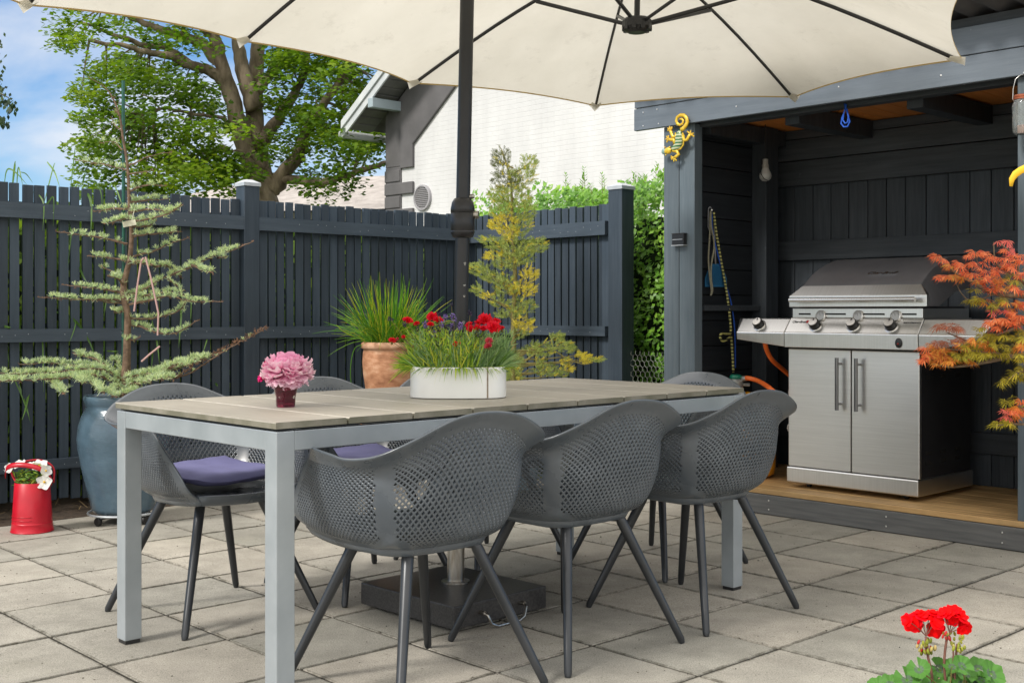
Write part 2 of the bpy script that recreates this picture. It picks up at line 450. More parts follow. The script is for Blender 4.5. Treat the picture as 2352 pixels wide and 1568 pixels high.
def tleg(x0, y0):
    mb = MB(); mb.bb(x0, x0 + lw, y0, y0 + lw, .012, zt - .0005); lg = mb.build('leg', m_frame, tab, bevel=.0025)
    mb = MB(); mb.bb(x0 + .004, x0 + lw - .004, y0 + .004, y0 + lw - .004, 0, .012); mb.build('foot_pad', m_black, lg)
for x0 in (e, LT - e - lw):
    for y0 in (e, WT - e - lw): tleg(x0, y0)
mb = MB()
for y0 in (e + .001, WT - e - .001 - .03):
    mb.bb(e + lw, LT - e - lw, y0, y0 + .03, zt - ah, zt - .001)
for x0 in (e + .001, LT - e - .001 - .03):
    mb.bb(x0, x0 + .03, e + lw, WT - e - lw, zt - ah, zt - .001)
for k in (1, 2, 3): mb.bb(LT * k / 4 - .02, LT * k / 4 + .02, e + .03, WT - e - .031, zt - .03, zt - .002)
mb.build('apron', m_frame, tab, bevel=.002)
mb = MB(); mb.bb(e + .01, LT - e - .01, e + .01, WT - e - .01, HT - .022, HT - .0175); mb.build('top_support', m_black, tab)

# =================================================================== chairs
def cr(pts, t):      # Catmull-Rom through equally spaced control points, t in 0..1
    n = len(pts) - 1; x = min(max(t, 0), 1) * n; i = min(int(x), n - 1); f = x - i
    p1, p2 = pts[i], pts[i + 1]
    p0 = pts[i - 1] if i > 0 else tuple(2 * a - b for a, b in zip(p1, p2))
    p3 = pts[i + 2] if i < n - 1 else tuple(2 * b - a for a, b in zip(p1, p2))
    return tuple(.5 * (2 * b + (c - a) * f + (2 * a - 5 * b + 4 * c - d) * f * f + (3 * b - a - 3 * c + d) * f ** 3) for a, b, c, d in zip(p0, p1, p2, p3))
def mirror0(pts):    # make curve symmetric about s=0 so the slope there is flat
    return pts
RINGS = [
    # s = 0, .125, .25, .375, .5, .625, .75, .875, 1     (x, y, z)
    [(0, -.135, .408), (.062, -.132, .408), (.118, -.118, .408), (.157, -.078, .408), (.176, -.02, .409), (.184, .045, .410), (.187, .115, .413), (.185, .180, .418), (.178, .236, .424)],
    [(0, -.205, .445), (.085, -.201, .445), (.160, -.180, .445), (.208, -.122, .446), (.230, -.045, .448), (.238, .030, .450), (.240, .105, .452), (.236, .175, .456), (.228, .240, .462)],
    [(0, -.240, .530), (.092, -.236, .530), (.178, -.214, .528), (.236, -.152, .524), (.259, -.065, .520), (.266, .015, .516), (.267, .095, .514), (.262, .165, .514), (.253, .222, .516)],
    [(0, -0.255, 0.635), (0.094, -0.251, 0.63), (0.179, -0.226, 0.605), (0.240, -0.168, 0.585), (0.272, -0.082, 0.575), (0.28, 0, 0.575), (0.281, 0.07, 0.58), (0.277, 0.115, 0.59), (0.272, 0.15, 0.6)],
    [(0, -0.268, 0.725), (0.097, -0.264, 0.712), (0.182, -0.236, 0.668), (0.243, -0.180, 0.635), (0.279, -0.1, 0.627), (0.288, -0.02, 0.633), (0.289, 0.045, 0.638), (0.285, 0.085, 0.642), (0.279, 0.11, 0.64)],
    [(0, -0.298, 0.775), (0.112, -0.300, 0.762), (0.222, -0.276, 0.716), (0.290, -0.212, 0.676), (0.312, -0.115, 0.662), (0.308, -0.035, 0.668), (0.308, 0.025, 0.675), (0.301, 0.062, 0.678), (0.288, 0.08, 0.67)],
]
def shell_pt(s, t):
    a = abs(s)
    # resample the ring controls: symmetric around s=0
    row = [cr([(-r[1][0], r[1][1], r[1][2])] + r, (a * 8 + 1) / 9) for r in RINGS]
    p = cr(row, t)
    x, y, z = p[0], p[1], p[2]
    k = min(1, max(0, (seatpeak(s) - t) / .025))
    if k > 0 and t > .02:
        l = math.hypot(x, y + .02) or 1; x += x / l * .006 * k; y += (y + .02) / l * .006 * k; z -= .003 * k
    return Vector((x if s >= 0 else -x, y, z))
def seatpeak(s): return .075 + .16 * max(0, 1 - abs(abs(s) - .325) / .13) ** 1.4
def make_shell_mesh():
    N, M = 172, 42
    # even out arc length: s is warped a little
    mb = MB(); idx = {}
    def sp(i, j, off=(0, 0)):
        return shell_pt(2 * (i + off[0]) / N - 1, (j + off[1]) / M)
    def vid(i, j):
        if (i, j) not in idx:
            idx[(i, j)] = len(mb.v); mb.v.append(tuple(sp(i, j)))
        return idx[(i, j)]
    for i in range(0, N + 1):
        for j in range(0, M + 1):
            if (i + j) % 2: continue
            cs = [(i - 1, j), (i, j - 1), (i + 1, j), (i, j + 1)]
            ok = [0 <= a <= N and 0 <= b <= M for a, b in cs]
            if not all(ok):
                q = []
                for k in range(4):
                    if ok[k]: q.append(vid(*cs[k]))
                    elif (k == 0 or not ok[k - 1]) and False: pass
                # boundary half cell: use centre vertex as well
                q = [vid(*cs[k]) for k in range(4) if ok[k]]
                c0 = vid(i, j)
                seq = []
                for k in range(4):
                    seq.append(vid(*cs[k]) if ok[k] else None)
                # replace missing ones by the centre once
                out = []
                for x in seq:
                    x = c0 if x is None else x
                    if not out or out[-1] != x: out.append(x)
                if len(out) > 1 and out[0] == out[-1]: out.pop()
                if len(out) >= 3: mb.f.append(tuple(out)); mb.m.append(0)
                continue
            s = 2 * i / N - 1; t = j / M; a = abs(s)
            solid = t > .87 - .05 * max(0, 1 - a / .5) or a > .925 or .295 + .055 * t < a < .370 + .055 * t or t < seatpeak(s) + .03
            if t > .80 and a > .55: solid = True
            vs = [vid(*c) for c in cs]
            if solid: mb.f.append(tuple(vs)); mb.m.append(0); continue
            h = .64
            if t > .70 and a < .42: h = .52
            hs = []
            for (ci, cj) in cs:
                hs.append(len(mb.v)); mb.v.append(tuple(shell_pt(2 * (i + (ci - i) * h) / N - 1, (j + (cj - j) * h) / M)))
            for k in range(4):
                k2 = (k + 1) % 4
                mb.f.append((vs[k], vs[k2], hs[k2], hs[k])); mb.m.append(0)
    return mb
def make_chair():
    root = thing('garden_chair', 'chair', 'chair', (0, 0, 0), 0, 'perforated chairs around the garden table')
    sh = make_shell_mesh().build('shell', m_chair, root, smooth=True, solid=.0055)
    # seat pan with rolled front lip
    loop = [shell_pt(-1 + 2 * k / 40, .06) for k in range(41)]
    f1 = loop[-1]; f0 = loop[0]
    front = []
    for k in range(1, 12):
        t = k / 12; x = f1.x + (f0.x - f1.x) * t
        front.append(Vector((x, f1.y + .030 * math.sin(math.pi * t), f1.z - .006 * math.sin(math.pi * t))))
    ring = loop + front; n = len(ring); c = Vector((0, .03, .446))
    mb = MB()
    def lay(sc, z): return [Vector((c.x + (p.x - c.x) * sc, c.y + (p.y - c.y) * sc, p.z * (1 - 0) + z)) for p in ring]
    layers = [lay(.80, -.030), lay(.955, -.022), lay(1.0, -.004), lay(.995, .010), lay(.95, .012), lay(.8, .006), lay(.55, .000), lay(.25, -.003)]
    b = 0
    for L in layers: mb.v += [tuple(p) for p in L]
    for i in range(len(layers) - 1):
        for k in range(n):
            k2 = (k + 1) % n; mb.f.append((i * n + k, i * n + k2, (i + 1) * n + k2, (i + 1) * n + k)); mb.m.append(0)
    mb.f.append(tuple(range(n))[::-1]); mb.m.append(0)
    e_ = (len(layers) - 1) * n; mb.f.append(tuple(e_ + k for k in range(n))); mb.m.append(0)
    mb.build('seat', m_chair, root, smooth=True, auto=60)
    # crossed under-frame
    mb = MB()
    for sx, sy in ((1, 1), (-1, 1)):
        a_ = Vector((sx * .112, sy * .112, .396)); b_ = -a_; b_.z = .394
        mb.tube([a_, a_ * .3 + Vector((0, 0, .404 * .7)) + Vector((0, 0, 0)), b_ * .3 + Vector((0, 0, .404 * .7)), b_], .0155, 10, flat=.8)
    mb.lathe([(.0, .418), (.06, .418), (.06, .395), (0, .39)], 16)
    mb.build('frame', m_chairleg, root, smooth=True, auto=50)
    for sx, sy in ((1, 1), (-1, 1), (-1, -1), (1, -1)):
        mb = MB()
        pts = [Vector((sx * .100, sy * .100, .397)), Vector((sx * .1165, sy * .1165, .394)), Vector((sx * .1235, sy * .1235, .378))]
        for k in range(1, 7): pts.append(pts[2].lerp(Vector((sx * .254, sy * .254, .012)), k / 6))
        pts.append(Vector((sx * .2565, sy * .2565, .001)))
        rr = [.0150, .0165, .0168] + [.0168 - .0050 * k / 6 for k in range(1, 7)] + [.009]
        mb.tube(pts, rr, 14)
        mb.build('leg', m_chairleg, root, smooth=True, auto=50)
    return root
proto = make_chair()
def T(a, b): return TN + u * a + v * b
chairs = [
    # a, b along the table, heading offset, label
    (.418, -.046, 43.3, 'grey perforated armchair nearest the camera, back turned, beside the near table leg'),
    (1.026, -.041, 43.3, 'grey perforated armchair in the middle of the near side, seen from behind'),
    (1.655, -.046, 43.3, 'grey perforated armchair on the near side closest to the barbecue'),
    (.411, 1.062, 225.5, 'grey perforated armchair holding the fully visible purple cushion, by the blue pot'),
    (1.03, 1.050, 223.3, 'grey perforated armchair at the far side whose back shows behind the peony glass'),
    (1.650, 1.050, 223.3, 'grey perforated armchair at the far side mostly hidden behind the white flower planter'),
    (2.145, .518, 132.5, 'grey perforated armchair at the far end of the table beside the yellow gas bottle'),
]
cobjs = []
for k, (a, b, rz, lab) in enumerate(chairs):
    o = proto if k == 0 else copy_tree(proto)
    p = T(a, b); o.location = (p.x, p.y, 0); o.rotation_euler = (0, 0, R(rz)); o['label'] = lab
    cobjs.append(o)
# cushions
def cushion(chair, lab, rz=0, wig=0):
    mb = MB(); n = 22; w = .385
    top = {}; r = random.Random(wig + 5)
    for side in (1, -1):
        for i in range(n + 1):
            for j in range(n + 1):
                x = (i / n * 2 - 1); y = (j / n * 2 - 1)
                ex = 1 - abs(x) ** 5; ey = 1 - abs(y) ** 5
                th = .021 * (max(ex, 0) * max(ey, 0)) ** .45
                rr = 1 - .05 * (x * x * y * y)
                zz = .014 + .030 * max(0, -y - .35) ** 1.3 + .006 * math.sin(3 * x + wig) * math.cos(2.2 * y) + .012 * abs(x) ** 3
                wr = .0022 * math.sin(9 * x + 5 * y + wig) * math.sin(6 * y - 4 * x)
                mb.v.append((x * w / 2 * rr, y * w / 2 * rr, zz + side * th + wr))
    m_ = (n + 1) * (n + 1)
    for i in range(n):
        for j in range(n):
            a_ = i * (n + 1) + j
            mb.f.append((a_, a_ + n + 1, a_ + n + 2, a_ + 1)); mb.m.append(0)
            mb.f.append((m_ + a_, m_ + a_ + 1, m_ + a_ + n + 2, m_ + a_ + n + 1)); mb.m.append(0)
    t = thing('seat_cushion', lab, 'cushion', (0, 0, 0), 0, 'purple cushions on the chairs')
    M = chair.matrix_basis
    t.location = chair.location + Vector((0, 0, .462)); t.rotation_euler = (0, 0, chair.rotation_euler[2] + rz)
    mb.build('cushion_pad', m_cushion, t, smooth=True)
    # welt
    mb = MB(); pts = []
    for k in range(64):
        an = 2 * math.pi * k / 64; cx_ = math.cos(an); sy_ = math.sin(an)
        k_ = (abs(cx_) ** 8 + abs(sy_) ** 8) ** (-1 / 8)
        x, y = cx_ * k_, sy_ * k_
        rr = 1 - .05 * (x * x * y * y)
        zz = .014 + .030 * max(0, -y - .35) ** 1.3 + .006 * math.sin(3 * x + wig) * math.cos(2.2 * y) + .012 * abs(x) ** 3
        pts.append((x * w / 2 * rr, y * w / 2 * rr, zz))
    pts.append(pts[0]); mb.tube(pts, .0028, 6, cap=False)
    mb.build('piping', m_cushion, t, smooth=True)
cushion(cobjs[3], 'purple-blue seat cushion on the chair by the blue pot', R(4), 0)
cushion(cobjs[4], 'purple-blue seat cushion glimpsed over the arm of the nearest chair', R(-5), 2)

# =================================================================== parasol
UB = Vector((-.200, 4.160, 0)); UT = Vector((-.1500, 4.160, 2.50))
par = thing('parasol', 'large double cream parasol with black ribs over the table', 'parasol', (UB.x, UB.y, 0))
O = UB
def ppt(z): return UB.lerp(UT, z / 2.5)
m_canvas, nt, b = newmat('cream_canvas')
b.inputs['Roughness'].default_value = .9; b.inputs['Specular IOR Level'].default_value = .1
cc = ramp(nt, noise(nt, 1.8, (1, 1, 1), detail=6, rough=.6), [(.32, (.72, .69, .60)), (.68, (.84, .81, .72))])
st = ramp(nt, noise(nt, 7, (1, 1, 2), detail=7, rough=.75), [(.56, 0.0), (.80, .5)])
cc = mix(nt, st, cc, (.46, .43, .36)); nt.links.new(cc, b.inputs['Base Color'])
bump(nt, b, noise(nt, 5, (1, 1, 1), detail=4), .35, .03)
tr = nt.nodes.new('ShaderNodeBsdfTranslucent'); nt.links.new(cc, tr.inputs[0])
ms = nt.nodes.new('ShaderNodeMixShader'); ms.inputs[0].default_value = .42
nt.links.new(b.outputs[0], ms.inputs[1]); nt.links.new(tr.outputs[0], ms.inputs[2]); nt.links.new(ms.outputs[0], nt.nodes['Material Output'].inputs[0])
m_hem = P('canvas_hem', (.50, .36, .14), rough=.8)
HE = 2.09
def tip(px, py): 
    Y = FX * (HE - CAMZ) / (HY - py); return at(px, py, Y)
dA = Vector((math.cos(R(46)), math.sin(R(46)), 0)); dN = Vector((-dA.y, dA.x, 0))
hubR = at(1466, -135, 4.86); HTOP = hubR.z
hubC = Vector((UT.x, UT.y, HTOP + .02))
hubL = hubC * 2 - hubR; hubL.z = HTOP
far = [tip(58, 10), tip(555, 93), tip(945, 190)]           # over hubL, hubC, hubR
tR = [tip(945, 190), tip(1367, 242), tip(1824, 222), tip(2210, 135)]
def mirr(p, h):                                            # across the long axis through the pole
    q = p - hubC; a_ = q.dot(dA); n_ = q.dot(dN)
    return Vector((hubC.x, hubC.y, 0)) + dA * a_ - dN * n_ + Vector((0, 0, p.z))
tR.append(Vector((1.40, 3.45, HE)))
def rot180(p):
    return Vector((2 * hubC.x - p.x, 2 * hubC.y - p.y, p.z))
tC_far = tip(555, 93); tC_near = Vector((hubC.x, hubC.y, HE)) - dN * 1.42 + dA * .08
tL = [far[0]]
for p in (tR[3], tR[2], tR[1]): 
    pass
tL = [far[0], rot180(tR[3]), rot180(tR[2]), rot180(tR[1]), rot180(tR[0])]
ribs = []                      # (hub top, tip)
for p in tR: ribs.append((hubR, p))
for p in tL: ribs.append((hubL, p))
ribs += [(hubC, tC_far), (hubC, tC_near)]
canopy = MB(); hem = MB()
def panel(h0, h1, p0, p1, sag=.06):
    nU, nV = 30, 26; g = []
    for i in range(nU + 1):
        s = i / nU
        e0 = h0.lerp(h1, s); e1 = p0.lerp(p1, s)
        k = 4 * s * (1 - s)
        for j in range(nV + 1):
            t = j / nV
            q = e0.lerp(e1, t)
            # edge pulled in towards the hub, cloth drawn taut between ribs
            q = q + (e0 - e1) * (sag * k * t ** 3)
            q.z += .018 * k * math.sin(math.pi * t) - 0.02 * k * t
            q.z += (.0035 * math.sin(27 * s + 3 * t) * t * t + .003 * math.sin(9 * t + 11 * s + p0.x * 5) + .0022 * math.sin(47 * s - 5 * t) * (t ** 4)) * k ** .5 * (1 - t ** 7)
            # convex bow of each rib
            q.z += .035 * math.sin(math.pi * t)
            g.append(q)
    canopy.add(g, [(i * (nV + 1) + j, (i + 1) * (nV + 1) + j, (i + 1) * (nV + 1) + j + 1, i * (nV + 1) + j + 1) for i in range(nU) for j in range(nV)])
    edge = [g[i * (nV + 1) + nV] for i in range(nU + 1)]
    b0 = len(hem.v)
    for q in edge:
        hem.v.append(tuple(q + Vector((0, 0, .001)))); hem.v.append(tuple(q - Vector((0, 0, .006))))
    for i in range(nU): hem.f.append((b0 + 2 * i, b0 + 2 * i + 2, b0 + 2 * i + 3, b0 + 2 * i + 1)); hem.m.append(0)
for k in range(4): panel(hubR, hubR, tR[k], tR[k + 1])
for k in range(4): panel(hubL, hubL, tL[k], tL[k + 1])
panel(hubC, hubR, tC_far, tR[0]); panel(hubL, hubC, tL[0], tC_far)
panel(hubR, hubC, tR[4], tC_near); panel(hubC, hubL, tC_near, tL[4])
can = canopy.build('canopy', m_canvas, par, smooth=True, org=O)
hem.build('hem', m_hem, can, smooth=True, org=O)
def ribpt(h, p, t):
    q = h.lerp(p, t); q.z += .035 * math.sin(math.pi * t) - .014; return q
for (h, p) in ribs:
    mb = MB(); mb.tube([ribpt(h, p, t) for t in [k / 10 for k in range(11)][:10] + [.985]], .0085, 6, flat=.75)
    rb = mb.build('rib', m_pole, par, org=O)
    # canvas pocket at the tip
    mb = MB(); d = (p - h).normalized(); sd = Vector((-d.y, d.x, 0)).normalized()
    a0 = ribpt(h, p, .955); q = p + Vector((0, 0, .0))
    mb.add([a0 - sd * .022 - Vector((0, 0, .006)), a0 + sd * .022 - Vector((0, 0, .006)), q + sd * .032, q + d * .012 - Vector((0, 0, .026)), q - sd * .032,
            a0 - Vector((0, 0, .020)), q - Vector((0, 0, .024))],
           [(0, 5, 6, 4), (5, 1, 2, 6), (4, 6, 3), (6, 2, 3)])
    mb.build('tip_pocket', m_canvas, rb, org=O)
# runner hubs with struts
hrR = at(1463, 57, hubR.y); hrL = Vector((hubL.x, hubL.y, hrR.z)); 
for hub, run, tips in ((hubR, hrR, tR), (hubL, hrL, tL)):
    mb = MB()
    mb.lathe([(0, -.034), (.035, -.034), (.05, -.026), (.060, -.012), (.060, .016), (.05, .026), (.02, .030), (0, .03)], 24, run)
    for k in range(10):
        a_ = 2 * math.pi * k / 10; mb.box(run + Vector((math.cos(a_) * .052, math.sin(a_) * .052, -.012)), (.018, .018, .03), Matrix.Rotation(a_, 3, 'Z'))
    rn = mb.build('runner', m_pole, par, org=O, bevel=.002)
    for p in tips + []:
        q = ribpt(hub, p, .42); mb = MB(); d = (q - run); d.z = 0; d.normalize()
        mb.tube([run + d * .04 + Vector((0, 0, .005)), q - Vector((0, 0, .006))], .0085, 6, flat=.8)
        mb.build('strut', m_pole, par, org=O)
    q = ribpt(hub, hub - (tips[2] - hub), .40); q.z = hub.z - .06
    mb = MB(); mb.tube([run + (q - run).normalized() * .03, q], .0085, 6); mb.build('strut', m_pole, par, org=O)
    mb = MB(); mb.tube([run + Vector((0, 0, .02)), hub - Vector((0, 0, .03))], .012, 8)
    mb.lathe([(0, -.03), (.05, -.03), (.05, 0), (0, .01)], 16, hub - Vector((0, 0, .02))); mb.build('hub', m_pole, par, org=O)
mb = MB(); mb.tube([hubL - Vector((0, 0, .05)), hubC - Vector((0, 0, .06)), hubR - Vector((0, 0, .05))], .016, 8); mb.build('ridge_beam', m_pole, par, org=O)
cz = zat(547, 4.16)
mb = MB(); mb.tube([ppt(.30), ppt(1.0), ppt(2.0), ppt(2.49)], .0248, 24); mb.build('pole', m_pole, par, smooth=True, org=O, auto=50)
mb = MB(); mb.tube([ppt(.09), ppt(.31)], .030, 24)
mb.lathe([(.030, .0), (.050, .0), (.050, .006), (.030, .008)], 24, ppt(.088)); mb.build('base_tube', m_inox, par, smooth=True, org=O, auto=50)
zc0, zc1 = zat(547, 4.16), zat(456, 4.16)
mb = MB(); H_ = zc1 - zc0; pc = ppt((zc0 + zc1) / 2)
prof = [(.0250, 0), (.036, .004), (.0415, .018), (.0420, .024), (.0408, .026), (.0420, .028), (.0425, H_ * .62), (.0410, H_ * .63), (.0425, H_ * .64), (.0425, H_ * .74), (.038, H_ * .90), (.029, H_), (.025, H_ + .001)]
mb.lathe(prof, 32, (pc.x, pc.y, zc0)); ck = mb.build('crank_housing', m_pole, par, smooth=True, org=O, auto=50)
mb = MB(); mb.tube([pc + Vector((.038, -.005, .012)), pc + Vector((.056, -.008, .012))], .014, 14)
mb.tube([pc + Vector((.015, -.0, H_ / 2 + .004)), pc + Vector((.040, -.004, H_ / 2 + .008))], .0085, 12)
mb.build('crank_socket', m_inox, ck, smooth=True, org=O, auto=40)
# small pale print on the pole
mb = MB()
for (z, w, n) in ((1.205, .010, 3), (1.128, .009, 2), (1.09, .008, 2), (1.0, .010, 3)):
    for k in range(n):
        c_ = ppt(z - .004 * k); an = R(-62); 
        mb.box(c_ + Vector((math.cos(an) * .0251, math.sin(an) * .0251, 0)), (.0008, w * (1 - .25 * k), .0014), Matrix.Rotation(an, 3, 'Z'))
mb.build('print_mark', m_white, par, org=O)
# granite base
sb = thing('umbrella_weight', 'square dark granite parasol base with steel carrying handle under the table', 'parasol base', (-.206, 4.135, 0), R(44.3))
mb = MB(); mb.bb(-.213, .213, -.247, .247, .012, .0872); mb.build('granite_slab', m_granite, sb, bevel=.004)
mb = MB()
for sx in (-1, 1):
    for sy in (-1, 1): mb.lathe([(0, .0), (.025, .0), (.025, .0125), (0, .0125)], 12, (sx * .16, sy * .19, 0))
mb.build('foot', m_black, sb)
# handle on the face towards camera-right  (local -y)
mb = MB(); yy = -.247
hp = [(-.10, yy + .004, .052), (-.10, yy - .022, .052), (-.096, yy - .034, .046), (-.085, yy - .040, .018), (-.060, yy - .042, .007), (.040, yy - .042, .007), (.066, yy - .040, .018), (.080, yy - .034, .046), (.084, yy - .022, .052), (.084, yy + .004, .052)]
mb.tube(hp, .0048, 8)
for x in (-.10, .084): mb.tube([(x, yy + .001, .052), (x, yy - .024, .052)], .0075, 10)
mb.build('handle', m_inox, sb, smooth=True, auto=40)

# =================================================================== shed (open barbecue shelter)
shed = thing('barbecue_shelter', 'open-fronted slate-blue timber shelter around the barbecue', 'shelter', (SO.x, SO.y, 0), SROT)
def sbox(name, mat, boxes, parent=None, bev=.003):
    mb = MB()
    for q in boxes: mb.bb(*q)
    return mb.build(name, mat, parent or shed, bevel=bev)
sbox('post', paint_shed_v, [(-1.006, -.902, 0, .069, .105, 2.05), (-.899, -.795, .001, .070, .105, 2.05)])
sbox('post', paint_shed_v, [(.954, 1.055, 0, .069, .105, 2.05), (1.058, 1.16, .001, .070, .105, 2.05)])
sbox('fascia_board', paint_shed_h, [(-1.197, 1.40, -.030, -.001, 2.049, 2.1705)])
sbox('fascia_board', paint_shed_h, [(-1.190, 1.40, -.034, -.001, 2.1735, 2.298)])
sbox('plinth_board', P('grey_stained_board', (.105, .108, .110), (.155, .158, .158), 4, (1, 10, 14), rough=.6, bs=.3, bscale=40, bstretch=(1, 10, 14), bd=.003), [(-1.05, 2.2, -.028, -.001, .003, .1016)])
def deckwood():
    m, nt, b = newmat('pine_deck'); b.inputs['Roughness'].default_value = .6
    gr = noise(nt, 3, (.7, 12, 12), detail=8, rough=.7)
    col = ramp(nt, gr, [(.3, (.46, .27, .11)), (.7, (.66, .44, .20))])
    w = nt.nodes.new('ShaderNodeTexWave'); w.inputs['Scale'].default_value = 2.2; w.inputs['Distortion'].default_value = 7; w.inputs['Detail'].default_value = 3; w.bands_direction = 'Y'
    tc = nt.nodes.new('ShaderNodeTexCoord'); mp = nt.nodes.new('ShaderNodeMapping'); mp.inputs['Scale'].default_value = (.5, 4, 4)
    nt.links.new(tc.outputs['Object'], mp.inputs[0]); nt.links.new(mp.outputs[0], w.inputs[0])
    col = mix(nt, 1, col, ramp(nt, w.outputs['Fac'], [(0, .72), (.6, 1.08)]), 'MULTIPLY')
    dk = ramp(nt, noise(nt, 2.5, detail=5), [(.35, .72), (.6, 1.08)]); col = mix(nt, 1, col, dk, 'MULTIPLY')
    g = nt.nodes.new('ShaderNodeNewGeometry'); col = mix(nt, 1, col, ramp(nt, g.outputs['Random Per Island'], [(0, .8), (1, 1.12)]), 'MULTIPLY')
    nt.links.new(col, b.inputs['Base Color']); bump(nt, b, gr, .25, .002); return m
dk = []; y = -.020
while y < .90: dk.append((-1.0, 2.2, y, y + .138, .1035, .130)); y += .142
sbox('deck', deckwood(), dk)
# walls
vb = []; x = -.86
r_ = random.Random(11)
while x < 1.1:
    w = .118 + r_.uniform(-.006, .006); vb.append((x, x + w - .004, .886 + r_.uniform(0, .002), .905, .132, 1.90)); x += w
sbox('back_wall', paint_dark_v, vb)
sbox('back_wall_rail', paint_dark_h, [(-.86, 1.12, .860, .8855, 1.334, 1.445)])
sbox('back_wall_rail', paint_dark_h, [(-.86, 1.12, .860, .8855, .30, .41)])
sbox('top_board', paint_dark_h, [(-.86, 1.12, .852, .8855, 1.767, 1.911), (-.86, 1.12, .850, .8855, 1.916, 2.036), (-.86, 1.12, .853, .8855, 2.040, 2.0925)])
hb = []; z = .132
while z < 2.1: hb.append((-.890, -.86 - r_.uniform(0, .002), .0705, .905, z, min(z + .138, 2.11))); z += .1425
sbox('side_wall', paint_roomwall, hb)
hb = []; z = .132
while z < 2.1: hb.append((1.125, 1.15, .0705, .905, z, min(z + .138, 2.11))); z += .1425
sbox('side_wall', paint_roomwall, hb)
sbox('corner_post', paint_dark_v, [(-.8595, -.762, .6226, .745, .131, 2.095)])
sbox('ledge', paint_dark_h, [(-.8595, -.80, .10, .6215, 1.038, 1.070)])
sbox('header_beam', paint_dark_h, [(-.794, .953, .046, .115, 2.034, 2.108)])
cb = []; x = -1.0
while x < 1.15: cb.append((x, x + .117, .03, .93, 2.1105, 2.124)); x += .1205
mb = MB()
for q in cb:
    mb.bb(*q)
mb.v = [(p[0], p[1], p[2] - .016 * (p[1] / .93)) for p in mb.v]
mb.build('ceiling_boards', orange_wood, shed)
sbox('backing', m_void, [(-.88, 1.15, .906, .915, .131, 2.10), (-.905, -.8905, .0705, .915, .131, 2.10), (1.1505, 1.16, .0705, .915, .131, 2.10)], bev=0)
for jx in (-.86, -.30, .375, 1.02): sbox('joist', paint_dark_v, [(jx - .0 if jx > -.8 else jx + .001, jx + .085, .116, .849, 1.995 if jx > -.8 else 2.0, 2.090)])
# corrugated roof sheet
mb = MB(); nx = 260; ny = 2
g = []
for j, (yy, zz) in enumerate(((-.24, 2.375), (1.10, 2.32))):
    for i in range(nx + 1):
        X = -1.18 + 2.6 * i / nx
        g.append((X, yy, zz + .016 * math.sin(2 * math.pi * X / .13)))
mb.add(g, [(i, i + 1, nx + 2 + i, nx + 1 + i) for i in range(nx)])
mb.build('roof_sheet', m_corr, shed, smooth=True, solid=.004)
sbox('roof_batten', paint_dark_h, [(-1.18, 1.40, .0, .05, 2.2985, 2.345), (-1.18, 1.40, .85, .90, 2.125, 2.285)], bev=0)
mb = MB()
for i in range(nx):
    X0 = -1.18 + 2.6 * i / nx; X1 = -1.18 + 2.6 * (i + 1) / nx
    z0 = 2.375 + .016 * math.sin(2 * math.pi * X0 / .13); z1 = 2.375 + .016 * math.sin(2 * math.pi * X1 / .13)
    mb.add([(X0, -.244, z0 - .004), (X1, -.244, z1 - .004), (X1, -.244, z1 + .004), (X0, -.244, z0 + .004)], [(0, 1, 2, 3)])
mb.build('sheet_edge', m_corr_edge, shed, solid=.003)
# screws on the boards
mb = MB()
for (X, Z) in [(-1.13, 2.07), (-1.13, 2.145), (-1.02, 2.07), (-1.03, 2.15), (-.5, 2.10), (.1, 2.12), (.62, 2.10), (-.35, 2.22), (.75, 2.24), (-.88, .03), (-.88, .075), (-.30, .03), (-.30, .075), (.35, .03), (.35, .075), (.9, .03), (.9, .075)]:
    mb.ball((X, -.031, Z), .0045, 8, 4, (1, .4, 1))
mb.build('screws', m_steel, shed)

# wall lamp on the left post
q = onS(1559, 550, -.02)
t = thing('wall_lamp', 'small black box-shaped lamp on the left shelter post', 'lamp', SL(q.x, 0, q.z), SROT)
mb = MB(); mb.bb(-.040, .040, -.030, -.0005, -.030, .030); mb.bb(-.043, .043, -.032, -.0, .030, .034); mb.build('housing', m_black, t, bevel=.003)
mb = MB(); mb.bb(-.034, .034, -.0325, -.0302, -.002, .001); mb.bb(-.043, .043, -.033, -.0, -.034, -.030); mb.build('light_slot', m_cap, t)

# ---------------------------------------------------- gecko ornament
m_gy, nt, b = newmat('gecko_yellow'); b.inputs['Roughness'].default_value = .3; b.inputs['Metallic'].default_value = .15
cc = ramp(nt, noise(nt, 40, detail=3), [(.3, (.62, .36, .02)), (.7, (.80, .58, .06))]); nt.links.new(cc, b.inputs['Base Color'])
m_gg, nt, b = newmat('gecko_green'); b.inputs['Roughness'].default_value = .25
w = nt.nodes.new('ShaderNodeTexWave'); w.inputs['Scale'].default_value = 18; w.inputs['Distortion'].default_value = 2; w.bands_direction = 'Z'
tc = nt.nodes.new('ShaderNodeTexCoord'); nt.links.new(tc.outputs['Object'], w.inputs[0])
cc = ramp(nt, w.outputs['Fac'], [(.25, (.02, .13, .05)), (.45, (.30, .34, .12)), (.8, (.48, .52, .36))]); nt.links.new(cc, b.inputs['Base Color'])
def gk(a, b_, w=-.045): 
    return onS((1900 + a / 3.92) * .784, (300 + b_ / 3.92) * .784, w)
g0 = gk(350, 430)
gec = thing('gecko_ornament', 'yellow and green metal gecko with curled tail on the shelter post', 'ornament', SL(g0.x, 0, g0.z), SROT)
def gl(a, b_, w=-.045): q = gk(a, b_, w); return (q.x - g0.x, q.y, q.z - g0.z)
